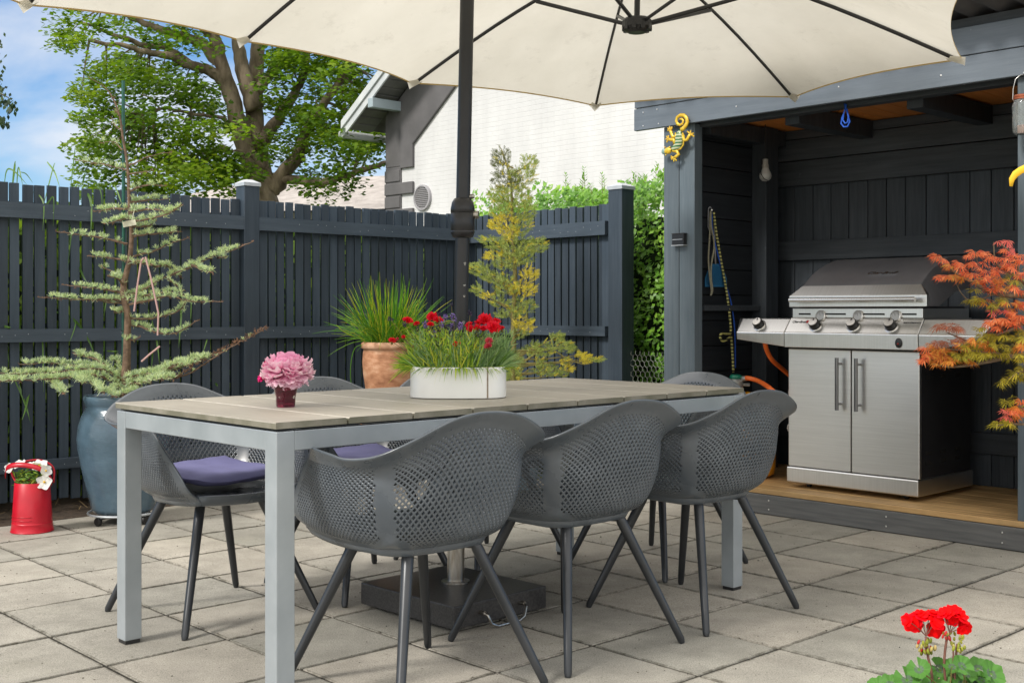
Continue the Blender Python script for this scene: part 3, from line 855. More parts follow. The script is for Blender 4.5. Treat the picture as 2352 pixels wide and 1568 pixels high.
mb = MB(); mb.tube([gl(372, 318), gl(352, 365), gl(352, 410), gl(350, 455), gl(335, 500), gl(295, 528), gl(262, 540)], [.010, .021, .027, .026, .024, .018, .011], 14, flat=.5); mb.build('body', m_gg, gec, smooth=True)
mb = MB(); mb.tube([gl(270, 540), gl(240, 552), gl(205, 560), gl(180, 570)], [.008, .020, .017, .009], 12, flat=.55)
mb.ball(gl(188, 518, -.05), .0045, 8, 6); mb.ball(gl(198, 605, -.05), .0045, 8, 6); mb.ball(gl(244, 515, -.052), .005); mb.ball(gl(252, 548, -.055), .005)
mb.build('head', m_gy, gec, smooth=True)
mb = MB(); mb.ball(gl(176, 565), .0155, 10, 7, (1, .55, 1.1)); mb.build('snout', P('gecko_snout', (.22, .33, .30), rough=.3), gec, smooth=True)
mb = MB(); pts = [(372, 318), (400, 300), (428, 268), (446, 225), (438, 180), (405, 150), (365, 148), (330, 172), (318, 212), (332, 248), (362, 262), (392, 245), (400, 212), (382, 190), (358, 196)]
mb.tube([gl(*p, -.05) for p in pts], [.013, .0125, .012, .0115, .011, .0105, .010, .0095, .009, .0085, .008, .0075, .007, .006, .004], 10, flat=.6)
for edge in ([(310, 350), (312, 400), (318, 460), (305, 500)], [(392, 350), (408, 420), (400, 490), (370, 535), (300, 548)]):
    mb.tube([gl(*p) for p in edge], .0045, 8)
mb.build('tail', m_gy, gec, smooth=True)
mb = MB()
for leg, foot, toes in (([(395, 380), (410, 440), (445, 428), (462, 395)], (480, 365), [(450, 338), (484, 330), (515, 358), (520, 390), (460, 345)]),
                        ([(310, 400), (275, 395), (262, 350)], (248, 318), [(225, 300), (245, 282), (268, 288), (225, 325), (270, 300)]),
                        ([(300, 480), (290, 432), (255, 430)], (228, 425), [(210, 395), (232, 388), (202, 425), (212, 455), (228, 390)]),
                        ([(280, 552), (325, 562), (348, 598), (320, 620)], (292, 640), [(262, 622), (268, 655), (292, 675), (320, 668), (262, 640)])):
    mb.tube([gl(*p) for p in leg] + [gl(*foot)], [.010] * len(leg) + [.0085], 8, flat=.7)
    for tt in toes: mb.tube([gl(*foot), gl(*tt)], [.006, .0035], 6); mb.ball(gl(*tt), .0048, 6, 5)
mb.build('legs', m_gy, gec, smooth=True)

# ---------------------------------------------------- blue cord, bulb, jar lantern
q0 = onS(1940, 238, .07)
t = thing('hanging_loop', 'looped bright blue cord hanging from the shelter header beam', 'cord', SL(q0.x, .07, q0.z), SROT)
mb = MB()
def cl(px, py, w): q = onS(px, py, w); return (q.x - q0.x, w - .07, q.z - q0.z)
mb.tube([cl(1940, 238, .04), cl(1942, 250, .04), cl(1934, 272, .04), cl(1932, 284, .04), cl(1938, 292, .04), cl(1947, 291, .04), cl(1952, 280, .04), cl(1947, 262, .04), cl(1943, 248, .04)], .0045, 6)
mb.tube([cl(1944, 240, .036), cl(1938, 262, .036), cl(1936, 276, .036), cl(1941, 284, .036), cl(1947, 281, .036), cl(1949, 270, .036), cl(1945, 250, .036)], .0045, 6)
mb.build('loop', m_bluerope, t, smooth=True)
q0 = onS(1758, 400, .58)
bz = thing('light_bulb', 'white light bulb hanging unlit by the inner corner post', 'light bulb', SL(q0.x, .58, q0.z), SROT)
mb = MB(); mb.lathe([(0, -.042), (.018, -.039), (.031, -.026), (.035, -.010), (.031, .006), (.022, .022), (.018, .036)], 20); mb.build('globe', P('bulb_glass', (.52, .52, .50), rough=.3), bz, smooth=True)
mb = MB(); mb.lathe([(.019, .034), (.020, .050), (.016, .058), (.016, .085), (0, .086)], 16); mb.build('cap', P('bulb_cap', (.40, .39, .36), rough=.4), bz, smooth=True, auto=40)
mb = MB(); mb.tube([(0, 0, .085), (.0, .0, .30), (0, .01, .55)], .0025, 5); mb.tube([(-.012, -.024, .08), (-.006, -.036, .0), (.012, -.030, -.03), (.02, -.0, -.04)], .0025, 5); mb.build('wire', m_black, bz)
q0 = onS(2352, 262, -.06)
jr = thing('jar_lantern', 'clear glass jar lantern with copper lid hanging on the right post', 'lantern', SL(q0.x, -.075, q0.z), SROT)
m_glass, nt, b = newmat('clear_glass'); b.inputs['Transmission Weight'].default_value = .92; b.inputs['Roughness'].default_value = .05; b.inputs['Base Color'].default_value = (.9, .93, .92, 1); b.inputs['IOR'].default_value = 1.3
mb = MB(); mb.lathe([(0, -.088), (.030, -.088), (.038, -.080), (.040, -.05), (.040, .035), (.034, .052), (.031, .062)], 28); mb.build('glass_jar', m_glass, jr, smooth=True, solid=.002)
m_copper = P('copper_lid', (.30, .085, .04), (.42, .13, .06), 20, rough=.45, metal=.4)
mb = MB(); mb.lathe([(.033, .058), (.036, .060), (.036, .066), (.034, .068), (.036, .070), (.036, .076), (.030, .080), (0, .080)], 24); mb.build('lid', m_copper, jr, smooth=True, auto=40)
mb = MB(); mb.tube([(-.037, 0, .058), (-.042, 0, .066), (-.040, 0, .11), (-.030, 0, .15), (-.012, .01, .168), (0, .03, .172)], .0018, 6); mb.tube([(.037, 0, .058), (.042, 0, .066), (.040, 0, .11), (.030, 0, .15), (.012, .01, .168), (0, .03, .172)], .0018, 6)
mb.tube([(0, .074, .168), (0, .02, .168), (0, .014, .178)], .003, 6); mb.build('wire_handle', m_steel, jr, smooth=True)
mb = MB(); mb.lathe([(0, -.084), (.020, -.084), (.021, -.05), (0, -.05)], 16); mb.build('candle', P('candle_wax', (.42, .26, .22), rough=.5), jr, smooth=True, auto=40)

# ---------------------------------------------------- ropes and fly swatter on the left inner wall
def lw_(a, b_, w_=.0):       # zoomed crop -> point on the left inner wall, offset w_ off the wall
    px, py = (2040 + a / 2.375) * .784, (580 + b_ / 2.375) * .784
    # wall plane X=-.86+w_
    X = -.86 + w_; bx, by = SO.x + X * .689, SO.y - X * .7247
    m = (px - HX) / FX; d = (m * by - bx) / (.7247 - m * .689)
    Y = by + d * .689
    return SL(X, d, CAMZ - (py - HY) * Y / FX)
h0 = lw_(105, 80, .03)
m_rope, nt, b = newmat('yellow_black_rope'); b.inputs['Roughness'].default_value = .8
w = nt.nodes.new('ShaderNodeTexWave'); w.inputs['Scale'].default_value = 16; w.bands_direction = 'Z'; w.inputs['Distortion'].default_value = 1
tc = nt.nodes.new('ShaderNodeTexCoord'); nt.links.new(tc.outputs['Object'], w.inputs[0])
nt.links.new(ramp(nt, w.outputs['Fac'], [(.35, (.02, .02, .012)), (.5, (.50, .48, .16))]), b.inputs['Base Color'])
m_rope2 = P('beige_cord', (.20, .19, .13), (.34, .32, .24), 160, rough=.85)
def rope(name, lab, mat, pts, r, cat='rope'):
    o = MB(); P3 = [p if isinstance(p, Vector) else lw_(*p) for p in pts]
    # subdivide smoothly
    Q = [cr([tuple(p) for p in P3], k / (len(P3) * 5)) for k in range(len(P3) * 5 + 1)]
    o.tube(Q, r, 7)
    ob = o.build(name, mat, None, smooth=True, org=P3[0]); ob.location = P3[0]
    return tag(ob, lab, cat)
rope('checked_rope', 'yellow and black flecked rope hanging down the inner wall to the gas bottle', m_rope, [(120, 95, .03), (140, 250, .03), (180, 480, .03), (212, 660, .04), (232, 820, .06), (240, 930, .07), (215, 945, .08), (180, 940, .08), (165, 965, .08), (185, 995, .08), (225, 975, .08), (240, 960, .07), (250, 1060, .08), (258, 1210, .10)], .0072)
rope('blue_rope', 'thin blue rope hanging beside the flecked rope on the inner wall', m_bluerope, [(112, 95, .02), (116, 250, .02), (205, 600, .025), (240, 720, .03), (262, 860, .04), (270, 1000, .05), (272, 1180, .05)], .0040)
rope('beige_cord', 'beige cord hanging doubled in front of the fly swatter', m_rope2, [(98, 90, .035), (92, 280, .035), (84, 420, .035), (92, 540, .04), (105, 640, .04), (100, 678, .04), (112, 640, .042), (104, 560, .042), (104, 470, .04), (124, 330, .038), (104, 200, .036), (102, 95, .036)], .0050, 'cord')
# fly swatter
a0, a1, a2 = lw_(120, 110, .015), lw_(134, 460, .015), lw_(136, 620, .015)
sw = thing('fly_swatter', 'blue fly swatter with white handle hanging on the inner wall', 'fly swatter', a1)
mb = MB(); mb.tube([a0, a1], .0045, 8); mb.tube([lw_(84, 75, .016), lw_(82, 200, .016), lw_(100, 260, .016)], .003, 6); mb.tube([lw_(84, 75, .016), lw_(95, 62, .016), lw_(105, 75, .016)], .003, 6); mb.build('handle', P('grey_white_plastic', (.35, .36, .38), rough=.4), sw, smooth=True, org=a1)
mb = MB(); nI, nJ = 22, 24
def bl(s, t): 
    hw = 22 + 53 * min(1, (t * 1.6)) ** .6 if t < .95 else 75
    return lw_(136 + (s * 2 - 1) * hw, 458 + 160 * t, .012)
for i in range(nI):
    for j in range(nJ):
        s0, s1, t0, t1 = i / nI, (i + 1) / nI, j / nJ, (j + 1) / nJ
        c = [bl(s0, t0), bl(s1, t0), bl(s1, t1), bl(s0, t1)]
        if 0 < i < nI - 1 and 1 < j < nJ - 2:
            cc = sum(c, Vector()) / 4; h = [cc + (p - cc) * .62 for p in c]
            mb.add(c + h, [(k, (k + 1) % 4, (k + 1) % 4 + 4, k + 4) for k in range(4)])
        else: mb.add(c, [(0, 1, 2, 3)])
mb.build('swatter_head', m_bluep, sw, org=a1, solid=.002)
mb = MB(); mb.tube([lw_(108, 88, 0), lw_(108, 84, .05)], .004, 6); nl = mb.build('wall_nail', m_steel, None, org=h0); nl.location = h0; tag(nl, 'steel hook holding the ropes on the inner wall', 'hook')

# =================================================================== gas bottle and hose
gp = SL(-.655, .30, .130)
gb = thing('gas_bottle', 'orange-yellow gas bottle with carrying handle left of the barbecue', 'gas bottle', gp, SROT)
mb = MB(); mb.lathe([(0, 0), (.10, 0), (.135, .02), (.145, .06), (.147, .25), (.138, .32), (.105, .375), (.05, .40), (.0, .402)], 32); mb.build('shell', m_yellow, gb, smooth=True, auto=50)
mb = MB()
for s in (-1, 1):
    mb.tube([(s * .10, -.03, .37), (s * .098, -.03, .42), (s * .080, -.03, .452), (s * .02, -.03, .458), (-s * .0, -.03, .458)], .010, 8)
mb.tube([(-.1, -.03, .36), (-.12, .05, .34)], .012, 8); mb.build('carry_handle', m_yellow, gb, smooth=True)
mb = MB(); mb.bb(.02, .10, -.140, -.09, .315, .35); mb.build('label_patch', P('grey_label', (.15, .13, .13), rough=.5), gb, bevel=.003)
rg = at(1690, 868, 6.46)
mb = MB(); mb.lathe([(.0, -.06), (.034, -.06), (.040, -.045), (.040, -.015), (.030, -.004)], 20, rg); mb.tube([rg + Vector((.02, 0, -.035)), rg + Vector((.075, -.0, -.036))], .010, 8)
mb.tube([rg + Vector((0, 0, -.06)), Vector((gp.x, gp.y, gp.z + .40))], .018, 10)
ro = mb.build('gas_regulator', P('zinc_grey', (.30, .31, .30), rough=.45, metal=.4), None, smooth=True, org=rg, auto=40); ro.location = rg; tag(ro, 'grey gas regulator on top of the gas bottle with green knob', 'regulator')
mb = MB(); mb.lathe([(.026, -.006), (.034, .002), (.032, .014), (.022, .020), (0, .021)], 20, rg); mb.build('knob', m_greenp, ro, smooth=True, org=rg)
hs = [at(1701, 869, 6.46), at(1718, 868, 6.42), at(1745, 876, 6.35), at(1775, 897, 6.15), at(1800, 925, 6.2), at(1825, 950, 6.4), at(1840, 930, 6.5), at(1830, 880, 6.45), at(1800, 850, 6.4), at(1775, 828, 6.3), at(1762, 806, 6.25), at(1757, 785, 6.2), at(1757, 770, 6.2)]
mb = MB(); mb.tube([cr([tuple(p) for p in hs], k / 70) for k in range(71)], .0125, 12); ho = mb.build('gas_hose', m_hose, None, smooth=True, org=hs[0]); ho.location = hs[0]; tag(ho, 'orange rubber gas hose running from the regulator to the barbecue', 'hose')
mb = MB(); mb.tube([hs[0].lerp(hs[1], .3), hs[0].lerp(hs[1], .8)], .0155, 12); mb.build('hose_clip', m_steel, ho, org=hs[0])

# =================================================================== barbecue  (shelter frame, x right along the front, y inward)
bq = thing('gas_barbecue', 'stainless steel gas barbecue with grey hood standing on the shelter deck', 'barbecue', SL(0, 0, .130), SROT)
Z0 = .130
def gbox(name, mat, boxes, parent=None, bev=.003):
    mb = MB()
    for (a, b_, c, d, e_, f) in boxes: mb.bb(a, b_, c, d, e_ - Z0, f - Z0)
    return mb.build(name, mat, parent or bq, bevel=bev)
gbox('plinth', m_steel, [(-.300, .428, .128, .70, .156, .236)], bev=.006)
gbox('cabinet', m_black, [(-.288, .418, .160, .69, .2365, .850)])
dl = gbox('door', m_steel2, [(-.294, .0655, .137, .159, .240, .843)], bev=.004)
dr = gbox('door', m_steel2, [(.0705, .430, .137, .159, .240, .843)], bev=.004)
for par_, x in ((dl, .012), (dr, .118)):
    mb = MB(); mb.tube([(x, .098, .545 - Z0), (x, .098, .805 - Z0)], .0095, 14)
    for z in (.575, .775): mb.tube([(x, .098, z - Z0), (x, .1375, z - Z0)], .006, 10)
    mb.build('handle', P('handle_steel', (.22, .22, .225), rough=.3, metal=1) if x < .1 else bpy.data.materials['handle_steel'], par_, smooth=True, auto=40)
# casters
for (x, y) in ((-.21, .20), (.33, .20), (-.21, .62), (.33, .62)):
    mb = MB(); M = Matrix.Rotation(R(90), 3, 'Y'); mb.lathe([(0, -.011), (.010, -.011), (.0125, -.008), (.0125, .008), (.010, .011), (0, .011)], 16, (x, y, .0125), M=M); mb.bb(x - .016, x + .016, y - .01, y + .01, .014, .027)
    mb.build('caster', m_black, bq)
def prism(mb, x0, x1, prof, inset=None):     # prof list of (y, z) closed, extruded in x ; inset per point (dx at left/right)
    n = len(prof)
    ins = inset or [0] * n
    vs = [(x0 + ins[k], p[0], p[1] - Z0) for k, p in enumerate(prof)] + [(x1 - ins[k], p[0], p[1] - Z0) for k, p in enumerate(prof)]
    mb.add(vs, [tuple(range(n)), tuple(range(2 * n - 1, n - 1, -1))] + [(k, k + n, (k + 1) % n + n, (k + 1) % n) for k in range(n)])
pp = [(.068, .853), (.066, .925), (.072, .931), (.130, 1.003), (.145, 1.003), (.62, 1.003), (.62, .853)]
mb = MB(); prism(mb, -.273, .457, pp); cp = mb.build('control_panel', m_steel, bq, bevel=.003)
mb = MB(); prism(mb, -.262, .452, [(.128, 1.0035), (.128, 1.050), (.60, 1.050), (.60, 1.0035)]); vs_ = mb.build('vent_strip', m_steel, bq, bevel=.002)
mb = MB()
for (a, b_) in ((-.225, -.155), (-.075, .045), (.135, .255), (.345, .42)):
    mb.bb(a, b_, .1268, .1285, 1.018 - Z0, 1.026 - Z0)
mb.build('slots', m_void, vs_)
# side shelves
def shelf(name, x0, x1, left):
    mb = MB(); s = 1 if left else -1
    xo, xi = (x0, x1) if left else (x1, x0)
    def sec(x, zb, yf): return [(x, yf + .004, zb - Z0), (x, yf, .925 - Z0), (x, yf + .006, .931 - Z0), (x, yf + .062, .9985 - Z0), (x, .60, .9985 - Z0), (x, .60, zb - Z0)]
    a_ = sec(xi, .855, .066); m_ = sec(xo + s * .035, .888, .068); o_ = sec(xo + s * .004, .890, .115)
    o_[1] = (xo + s * .0, .12, .925 - Z0); o_[2] = (xo, .13, .94 - Z0); o_[3] = (xo, .15, .998 - Z0); o_[0] = (xo + s * .012, .12, .892 - Z0)
    vs = a_ + m_ + o_
    mb.add(vs, [tuple(range(6)), tuple(range(17, 11, -1))] + [(r * 6 + k, r * 6 + 6 + k, r * 6 + 6 + (k + 1) % 6, r * 6 + (k + 1) % 6) for r in (0, 1) for k in range(6)])
    return mb.build(name, m_steel, bq, bevel=.004)
sl_ = shelf('side_shelf', -.605, -.2755, True); sr_ = shelf('side_shelf', .4595, .80, False)
# knobs: axis normal to the sloping panel
nrm = Vector((0, -.072, .058)).normalized()
Mk = nrm.to_track_quat('Z', 'Y').to_matrix()
m_brush = P('knob_top', (.50, .48, .45), (.62, .60, .57), 30, rough=.28, metal=1)
for k, x in enumerate((-.106, .106, .308, -.442)):
    c = Vector((x, .096, .962 - Z0)) ; 
    mb = MB(); mb.lathe([(.034, -.001), (.034, .0025), (.031, .004), (.0295, .001)], 28, c, M=Mk); bz_ = mb.build('knob_bezel', m_steel, cp if k < 3 else sl_, smooth=True, auto=40)
    mb = MB(); mb.lathe([(.027, .0), (.028, .006), (.0265, .030), (.0245, .0345)], 28, c, M=Mk); kb = mb.build('knob', m_knobdark, cp if k < 3 else sl_, smooth=True, auto=50)
    mb = MB(); mb.lathe([(.0235, .0335), (.0225, .037), (.0, .0372)], 28, c, M=Mk)
    kt = mb.build('knob_face', m_brush, cp if k < 3 else sl_, smooth=True, auto=40)
    mb = MB(); mb.box(c + Mk @ Vector((0, .013, .0385)), (.0035, .012, .002), Mk); mb.build('pointer', m_knobdark, cp if k < 3 else sl_)
for x in (-.105, .105, .305):
    c = Vector((x + .012, .124, 1.013 - Z0)); M = Matrix.Rotation(R(90 - 12), 3, 'X')
    mb = MB(); mb.lathe([(.027, -.004), (.027, .008), (.0235, .010), (.022, .006)], 28, c, M=M); gz = mb.build('gauge_rim', m_steel, vs_, smooth=True, auto=40)
    mb = MB(); mb.lathe([(.0225, .006), (0, .0065)], 28, c, M=M); mb.build('gauge_face', P('gauge_white', (.45, .45, .44), rough=.3), gz)
    mb = MB()
    for q in range(9):
        a_ = R(20 + q * 17.5); mb.box(c + M @ Vector((math.cos(a_) * .017, -math.sin(a_) * .017 * -1, .0072)), (.0035, .0012, .0006), M @ Matrix.Rotation(a_, 3, 'Z'))
    mb.box(c + M @ Vector((-.003, .006, .0075)), (.0012, .015, .0008), M @ Matrix.Rotation(R(20), 3, 'Z')); mb.build('gauge_marks', m_void, gz)
# ignition switch
c = Vector((.362, .066, .886 - Z0)); mb = MB(); mb.lathe([(.0175, 0), (.0175, .004), (.0150, .007), (0, .008)], 20, c, M=Matrix.Rotation(R(90), 3, 'X'), ey=1.35); ig = mb.build('igniter', m_knobdark, cp, smooth=True, auto=40)
mb = MB(); mb.ball(c + Vector((0, -.008, -.004)), .005, 8, 5); mb.build('igniter_mark', P('dull_red', (.25, .02, .02), rough=.4), ig)
# hood
hp_ = [(.106, 1.060), (.106, 1.112), (.150, 1.1645), (.175, 1.186), (.216, 1.2155), (.257, 1.238), (.310, 1.262), (.374, 1.285), (.428, 1.299), (.471, 1.307), (.548, 1.3125), (.620, 1.305), (.660, 1.27), (.660, 1.20), (.600, 1.15), (.42, 1.13), (.235, 1.060)]
ins_ = [0, 0, .052, .052, .052, .052, .052, .052, .052, .052, .052, .052, .05, .04, .03, .012, 0]
mb = MB(); prism(mb, -.265, .482, hp_, ins_); hood = mb.build('hood', m_hood, bq, bevel=.004, smooth=True, auto=28)
mb = MB(); x0, x1 = -.267, .484
vs = [(x0, .1035, 1.0585), (x1, .1035, 1.0585), (x1, .1035, 1.1125), (x0, .1035, 1.1125), (x1 - .0505, .1475, 1.1645), (x0 + .0505, .1475, 1.1645), (x0, .122, 1.0585), (x1, .122, 1.0585), (x1, .122, 1.117), (x0, .122, 1.117)]
vs = [(a, b_, z - Z0) for a, b_, z in vs]
mb.add(vs, [(0, 1, 2, 3), (3, 2, 4, 5), (0, 3, 9, 6), (1, 7, 8, 2), (0, 6, 7, 1), (3, 5, 9), (2, 8, 4)]); mb.build('hood_front_band', m_steel, hood, bevel=.0015)
mb = MB(); mb.tube([(-.236, .060, 1.092 - Z0), (.447, .060, 1.092 - Z0)], .0115, 20)
for x in (-.17, .375): mb.tube([(x, .060, 1.092 - Z0), (x, .104, 1.092 - Z0)], .008, 12)
mb.build('hood_handle', P('handle_bright', (.60, .59, .58), rough=.25, metal=1), hood, smooth=True, auto=40)
gbox('firebox', m_black, [(-.24, .43, .16, .60, 1.0502, 1.0598)], bev=0)
gbox('side_vents', m_void, [(.4182, .4195, y0, y0 + .055, z0, z0 + .018) for y0 in (.22, .37, .52) for z0 in (.30, .345, .765, .71)], bev=0)
# lettering
def text(s, size, loc, rot, mat, parent, name, ext=.001, shear=0, sx=1):
    cu = bpy.data.curves.new(name, 'FONT'); cu.body = s; cu.size = size; cu.extrude = ext; cu.shear = shear; cu.align_x = 'CENTER'; cu.align_y = 'CENTER'; cu.resolution_u = 3; cu.offset = size * .012
    o = bpy.data.objects.new(name, cu); COL.objects.link(o)
    bpy.context.view_layer.update()
    dg = bpy.context.evaluated_depsgraph_get(); me = bpy.data.meshes.new_from_object(o.evaluated_get(dg))
    bpy.data.objects.remove(o, do_unlink=True)
    me.materials.clear(); me.materials.append(mat)
    me.transform(Matrix.Diagonal((sx, 1, 1, 1)))
    o = bpy.data.objects.new(name, me); COL.objects.link(o); o.parent = parent; o.location = loc; o.rotation_euler = rot
    return o
def on_hood(z):      # y and slope of the hood front at height z
    for k in range(2, 10):
        (y0, z0), (y1, z1) = hp_[k], hp_[k + 1]
        if z0 <= z <= z1: f = (z - z0) / (z1 - z0); return y0 + (y1 - y0) * f, math.atan2(z1 - z0, y1 - y0)
yy, sl2 = on_hood(1.222)
m_badge = P('badge_silver', (.62, .62, .62), rough=.25, metal=1)
text('Char-Broil', .036, (.185, yy - .004, 1.224 - Z0), (sl2, 0, 0), m_badge, hood, 'badge', .0018, .35, 1.0)
text('Char-Broil', .019, (-.213, .112, .982 - Z0), (math.atan2(.072, .058), 0, 0), m_knobdark, cp, 'printed_name', .0004, .35)
mb = MB(); mb.box((-.160, .1135, .9835 - Z0), (.020, .016, .0012), Matrix.Rotation(math.atan2(.072, .058), 3, 'X')); mb.build('red_label', P('label_red', (.45, .01, .012), rough=.4), cp)
text('PERFORMANCE', .0105, (.405, .1105, .982 - Z0), (math.atan2(.072, .058), 0, 0), m_knobdark, cp, 'printed_name', .0003, .2, 1.25)
bgp = SL(-.335, .30, .36); rb_ = random.Random(3)
mb = MB(); nu, nv = 22, 26; g = []
for j in range(nv + 1):
    for i in range(nu):
        a_ = 2 * math.pi * i / nu; t = j / nv; rr = (.030 + .016 * math.sin(t * 9) + .012 * rb_.random()) * math.sin(math.pi * (.06 + .9 * t)) ** .5
        g.append((rr * math.cos(a_) * .8, rr * math.sin(a_) * 2.2, t * .30 - .0 + .006 * rb_.random()))
mb.add(g, [(j * nu + i, j * nu + (i + 1) % nu, (j + 1) * nu + (i + 1) % nu, (j + 1) * nu + i) for j in range(nv) for i in range(nu)])
bag = mb.build('plastic_bag', P('cloudy_plastic', (.42, .40, .38), (.60, .58, .56), 20, rough=.35), None); bag.location = bgp; bag.rotation_euler = (0, 0, SROT)
tag(bag, 'crumpled pale plastic bag squeezed beside the barbecue cabinet', 'bag')

# =================================================================== neighbouring white house
HO = Vector((-1.88, 18.0, 0))
ho_ = thing('white_house', 'white-painted brick house gable with dark grey corner quoins', 'house', HO, SROT)
def brickwhite():
    m, nt, b = newmat('whitewashed_brick'); b.inputs['Roughness'].default_value = .8
    tc = nt.nodes.new('ShaderNodeTexCoord'); sx = nt.nodes.new('ShaderNodeSeparateXYZ'); cb = nt.nodes.new('ShaderNodeCombineXYZ')
    nt.links.new(tc.outputs['Object'], sx.inputs[0]); nt.links.new(sx.outputs[0], cb.inputs[0]); nt.links.new(sx.outputs[2], cb.inputs[1])
    br = nt.nodes.new('ShaderNodeTexBrick'); br.inputs['Scale'].default_value = 1; br.inputs['Brick Width'].default_value = .235; br.inputs['Row Height'].default_value = .065
    br.inputs['Mortar Size'].default_value = .005; br.inputs['Mortar Smooth'].default_value = .6
    br.inputs['Color1'].default_value = (1, 1, 1, 1); br.inputs['Color2'].default_value = (.8, .8, .8, 1); br.inputs['Mortar'].default_value = (0, 0, 0, 1)
    wob = noise(nt, 3, detail=3); 
    ad = nt.nodes.new('ShaderNodeVectorMath'); ad.operation = 'ADD'
    sc = nt.nodes.new('ShaderNodeVectorMath'); sc.operation = 'SCALE'; sc.inputs['Scale'].default_value = .02
    cx = nt.nodes.new('ShaderNodeCombineXYZ'); nt.links.new(wob, cx.inputs[1]); nt.links.new(cx.outputs[0], sc.inputs[0])
    nt.links.new(cb.outputs[0], ad.inputs[0]); nt.links.new(sc.outputs[0], ad.inputs[1]); nt.links.new(ad.outputs[0], br.inputs[0])
    col = ramp(nt, noise(nt, 1.1, detail=5), [(.3, (.58, .58, .585)), (.7, (.69, .69, .69))])
    mo = ramp(nt, br.outputs['Color'], [(0, .90), (.5, 1.0)]); msk = ramp(nt, noise(nt, 1.7, detail=6, rough=.7), [(.42, 0.0), (.62, 1.0)]); mo = mix(nt, msk, (1, 1, 1), mo); col = mix(nt, 1, col, mo, 'MULTIPLY')
    strk = ramp(nt, noise(nt, 2.2, (1.6, 1, .25), detail=7, rough=.7), [(.38, .93), (.60, 1.0)]); col = mix(nt, 1, col, strk, 'MULTIPLY')
    nt.links.new(col, b.inputs['Base Color'])
    h = mix(nt, .25, br.outputs['Color'], noise(nt, 30, (1, 1, 2), detail=6)); bump(nt, b, h, .4, .009)
    return m
m_bwhite = brickwhite()
m_plaster = P('dark_grey_plaster', (.095, .092, .095), (.135, .13, .135), 2, rough=.8, bs=.1, bscale=60)
m_trim = P('pale_trim_paint', (.50, .53, .55), (.64, .66, .67), 3, rough=.55)
m_soffit = P('soffit_boards', (.14, .14, .14), (.20, .20, .195), 3, rough=.7)
RP = .68
mb = MB(); Wd, Dp = 9.6, 8.0; ridge = Wd / 2
def zr(x): return 4.02 + RP * min(x, Wd - x)
mb.add([(0, 0, 0), (Wd, 0, 0), (Wd, 0, zr(Wd)), (ridge, 0, zr(ridge)), (0, 0, zr(0)), (0, Dp, 0), (Wd, Dp, 0), (Wd, Dp, zr(Wd)), (ridge, Dp, zr(ridge)), (0, Dp, zr(0))],
       [(0, 1, 2, 3, 4), (5, 9, 8, 7, 6), (0, 4, 9, 5), (1, 6, 7, 2)])
mb.build('wall', m_bwhite, ho_)
mb = MB(); e_ = -.035
def poly(mb, pts, y0, y1):
    n = len(pts); vs = [(x, y0, z) for x, z in pts] + [(x, y1, z) for x, z in pts]
    mb.add(vs, [tuple(range(n)), tuple(range(2 * n - 1, n - 1, -1))] + [(k, k + n, (k + 1) % n + n, (k + 1) % n) for k in range(n)])
poly(mb, [(-.03, 0.0), (.34, 0.0), (.34, 3.2), (-.03, 3.2)], -.028, .0)
poly(mb, [(-.03, 3.2), (.34, 3.2), (.34, zr(.34) - .02), (-.03, zr(0) - .02)], -.0285, .0)
poly(mb, [(.34, 3.165), (.64, 3.165), (.64, 3.44 + RP * .34 - .17), (.64 + 4.16, zr(4.8) - .62), (ridge, zr(ridge) - .03), (.34, zr(.34) - .03)], -.045, -.001)
z = 3.165 - .20; k = 0
while z > .1:
    w = .64 if k % 2 else .33
    if k % 2 or True: mb.bb(-.032, w, -.046 - .004 * (k % 2), -.0, z + .012, z + .188)
    z -= .197; k += 1
mb.build('quoins', m_plaster, ho_, bevel=.012)
# roof slabs, soffit boards, barge boards
mb = MB(); th = .05
for s in (0, 1):
    f = (lambda x: x) if s == 0 else (lambda x: Wd - x)
    poly_ = [(f(-.45), zr(0) - RP * .45 + .10), (f(ridge), zr(ridge) + .10), (f(ridge), zr(ridge) + .16), (f(-.45), zr(0) - RP * .45 + .16)]
    poly(mb, poly_ if s == 0 else poly_[::-1], -.52, Dp + .4)
mb.build('roof', P('grey_roof', (.10, .095, .09), (.15, .145, .14), 6, rough=.8), ho_)
mb = MB()
for s in (0, 1):
    f = (lambda x: x) if s == 0 else (lambda x: Wd - x)
    x = -.42
    while x < ridge - .1:
        a_, b_ = x, min(x + .11, ridge)
        q = [(f(a_), zr(0) + RP * a_ + .06), (f(b_), zr(0) + RP * b_ + .06), (f(b_), zr(0) + RP * b_ + .085), (f(a_), zr(0) + RP * a_ + .085)]
        poly(mb, q if s == 0 else q[::-1], -.49, .02); x += .135
mb.build('soffit', m_soffit, ho_)
for s in (0, 1):
    f = (lambda x: x) if s == 0 else (lambda x: Wd - x)
    for (dz0, dz1, y0, y1) in ((-.045, .075, -.52, -.492), (.080, .20, -.55, -.515)):
        mb = MB(); q = [(f(-.45), zr(0) - RP * .45 + dz0), (f(ridge), zr(ridge) + dz0), (f(ridge), zr(ridge) + dz1), (f(-.45), zr(0) - RP * .45 + dz1)]
        poly(mb, q if s == 0 else q[::-1], y0, y1); mb.build('barge_board', m_trim, ho_)
mb = MB(); mb.bb(.25, .37, -.57, -.0, 4.02 + .0, 4.16); mb.build('purlin_end', P('blue_grey_paint', (.33, .40, .44), rough=.5), ho_, bevel=.01)
mb = MB(); mb.tube([(-.50, -.52, 3.72), (-.50, Dp, 3.72)], .06, 10); mb.build('gutter', m_trim, ho_)
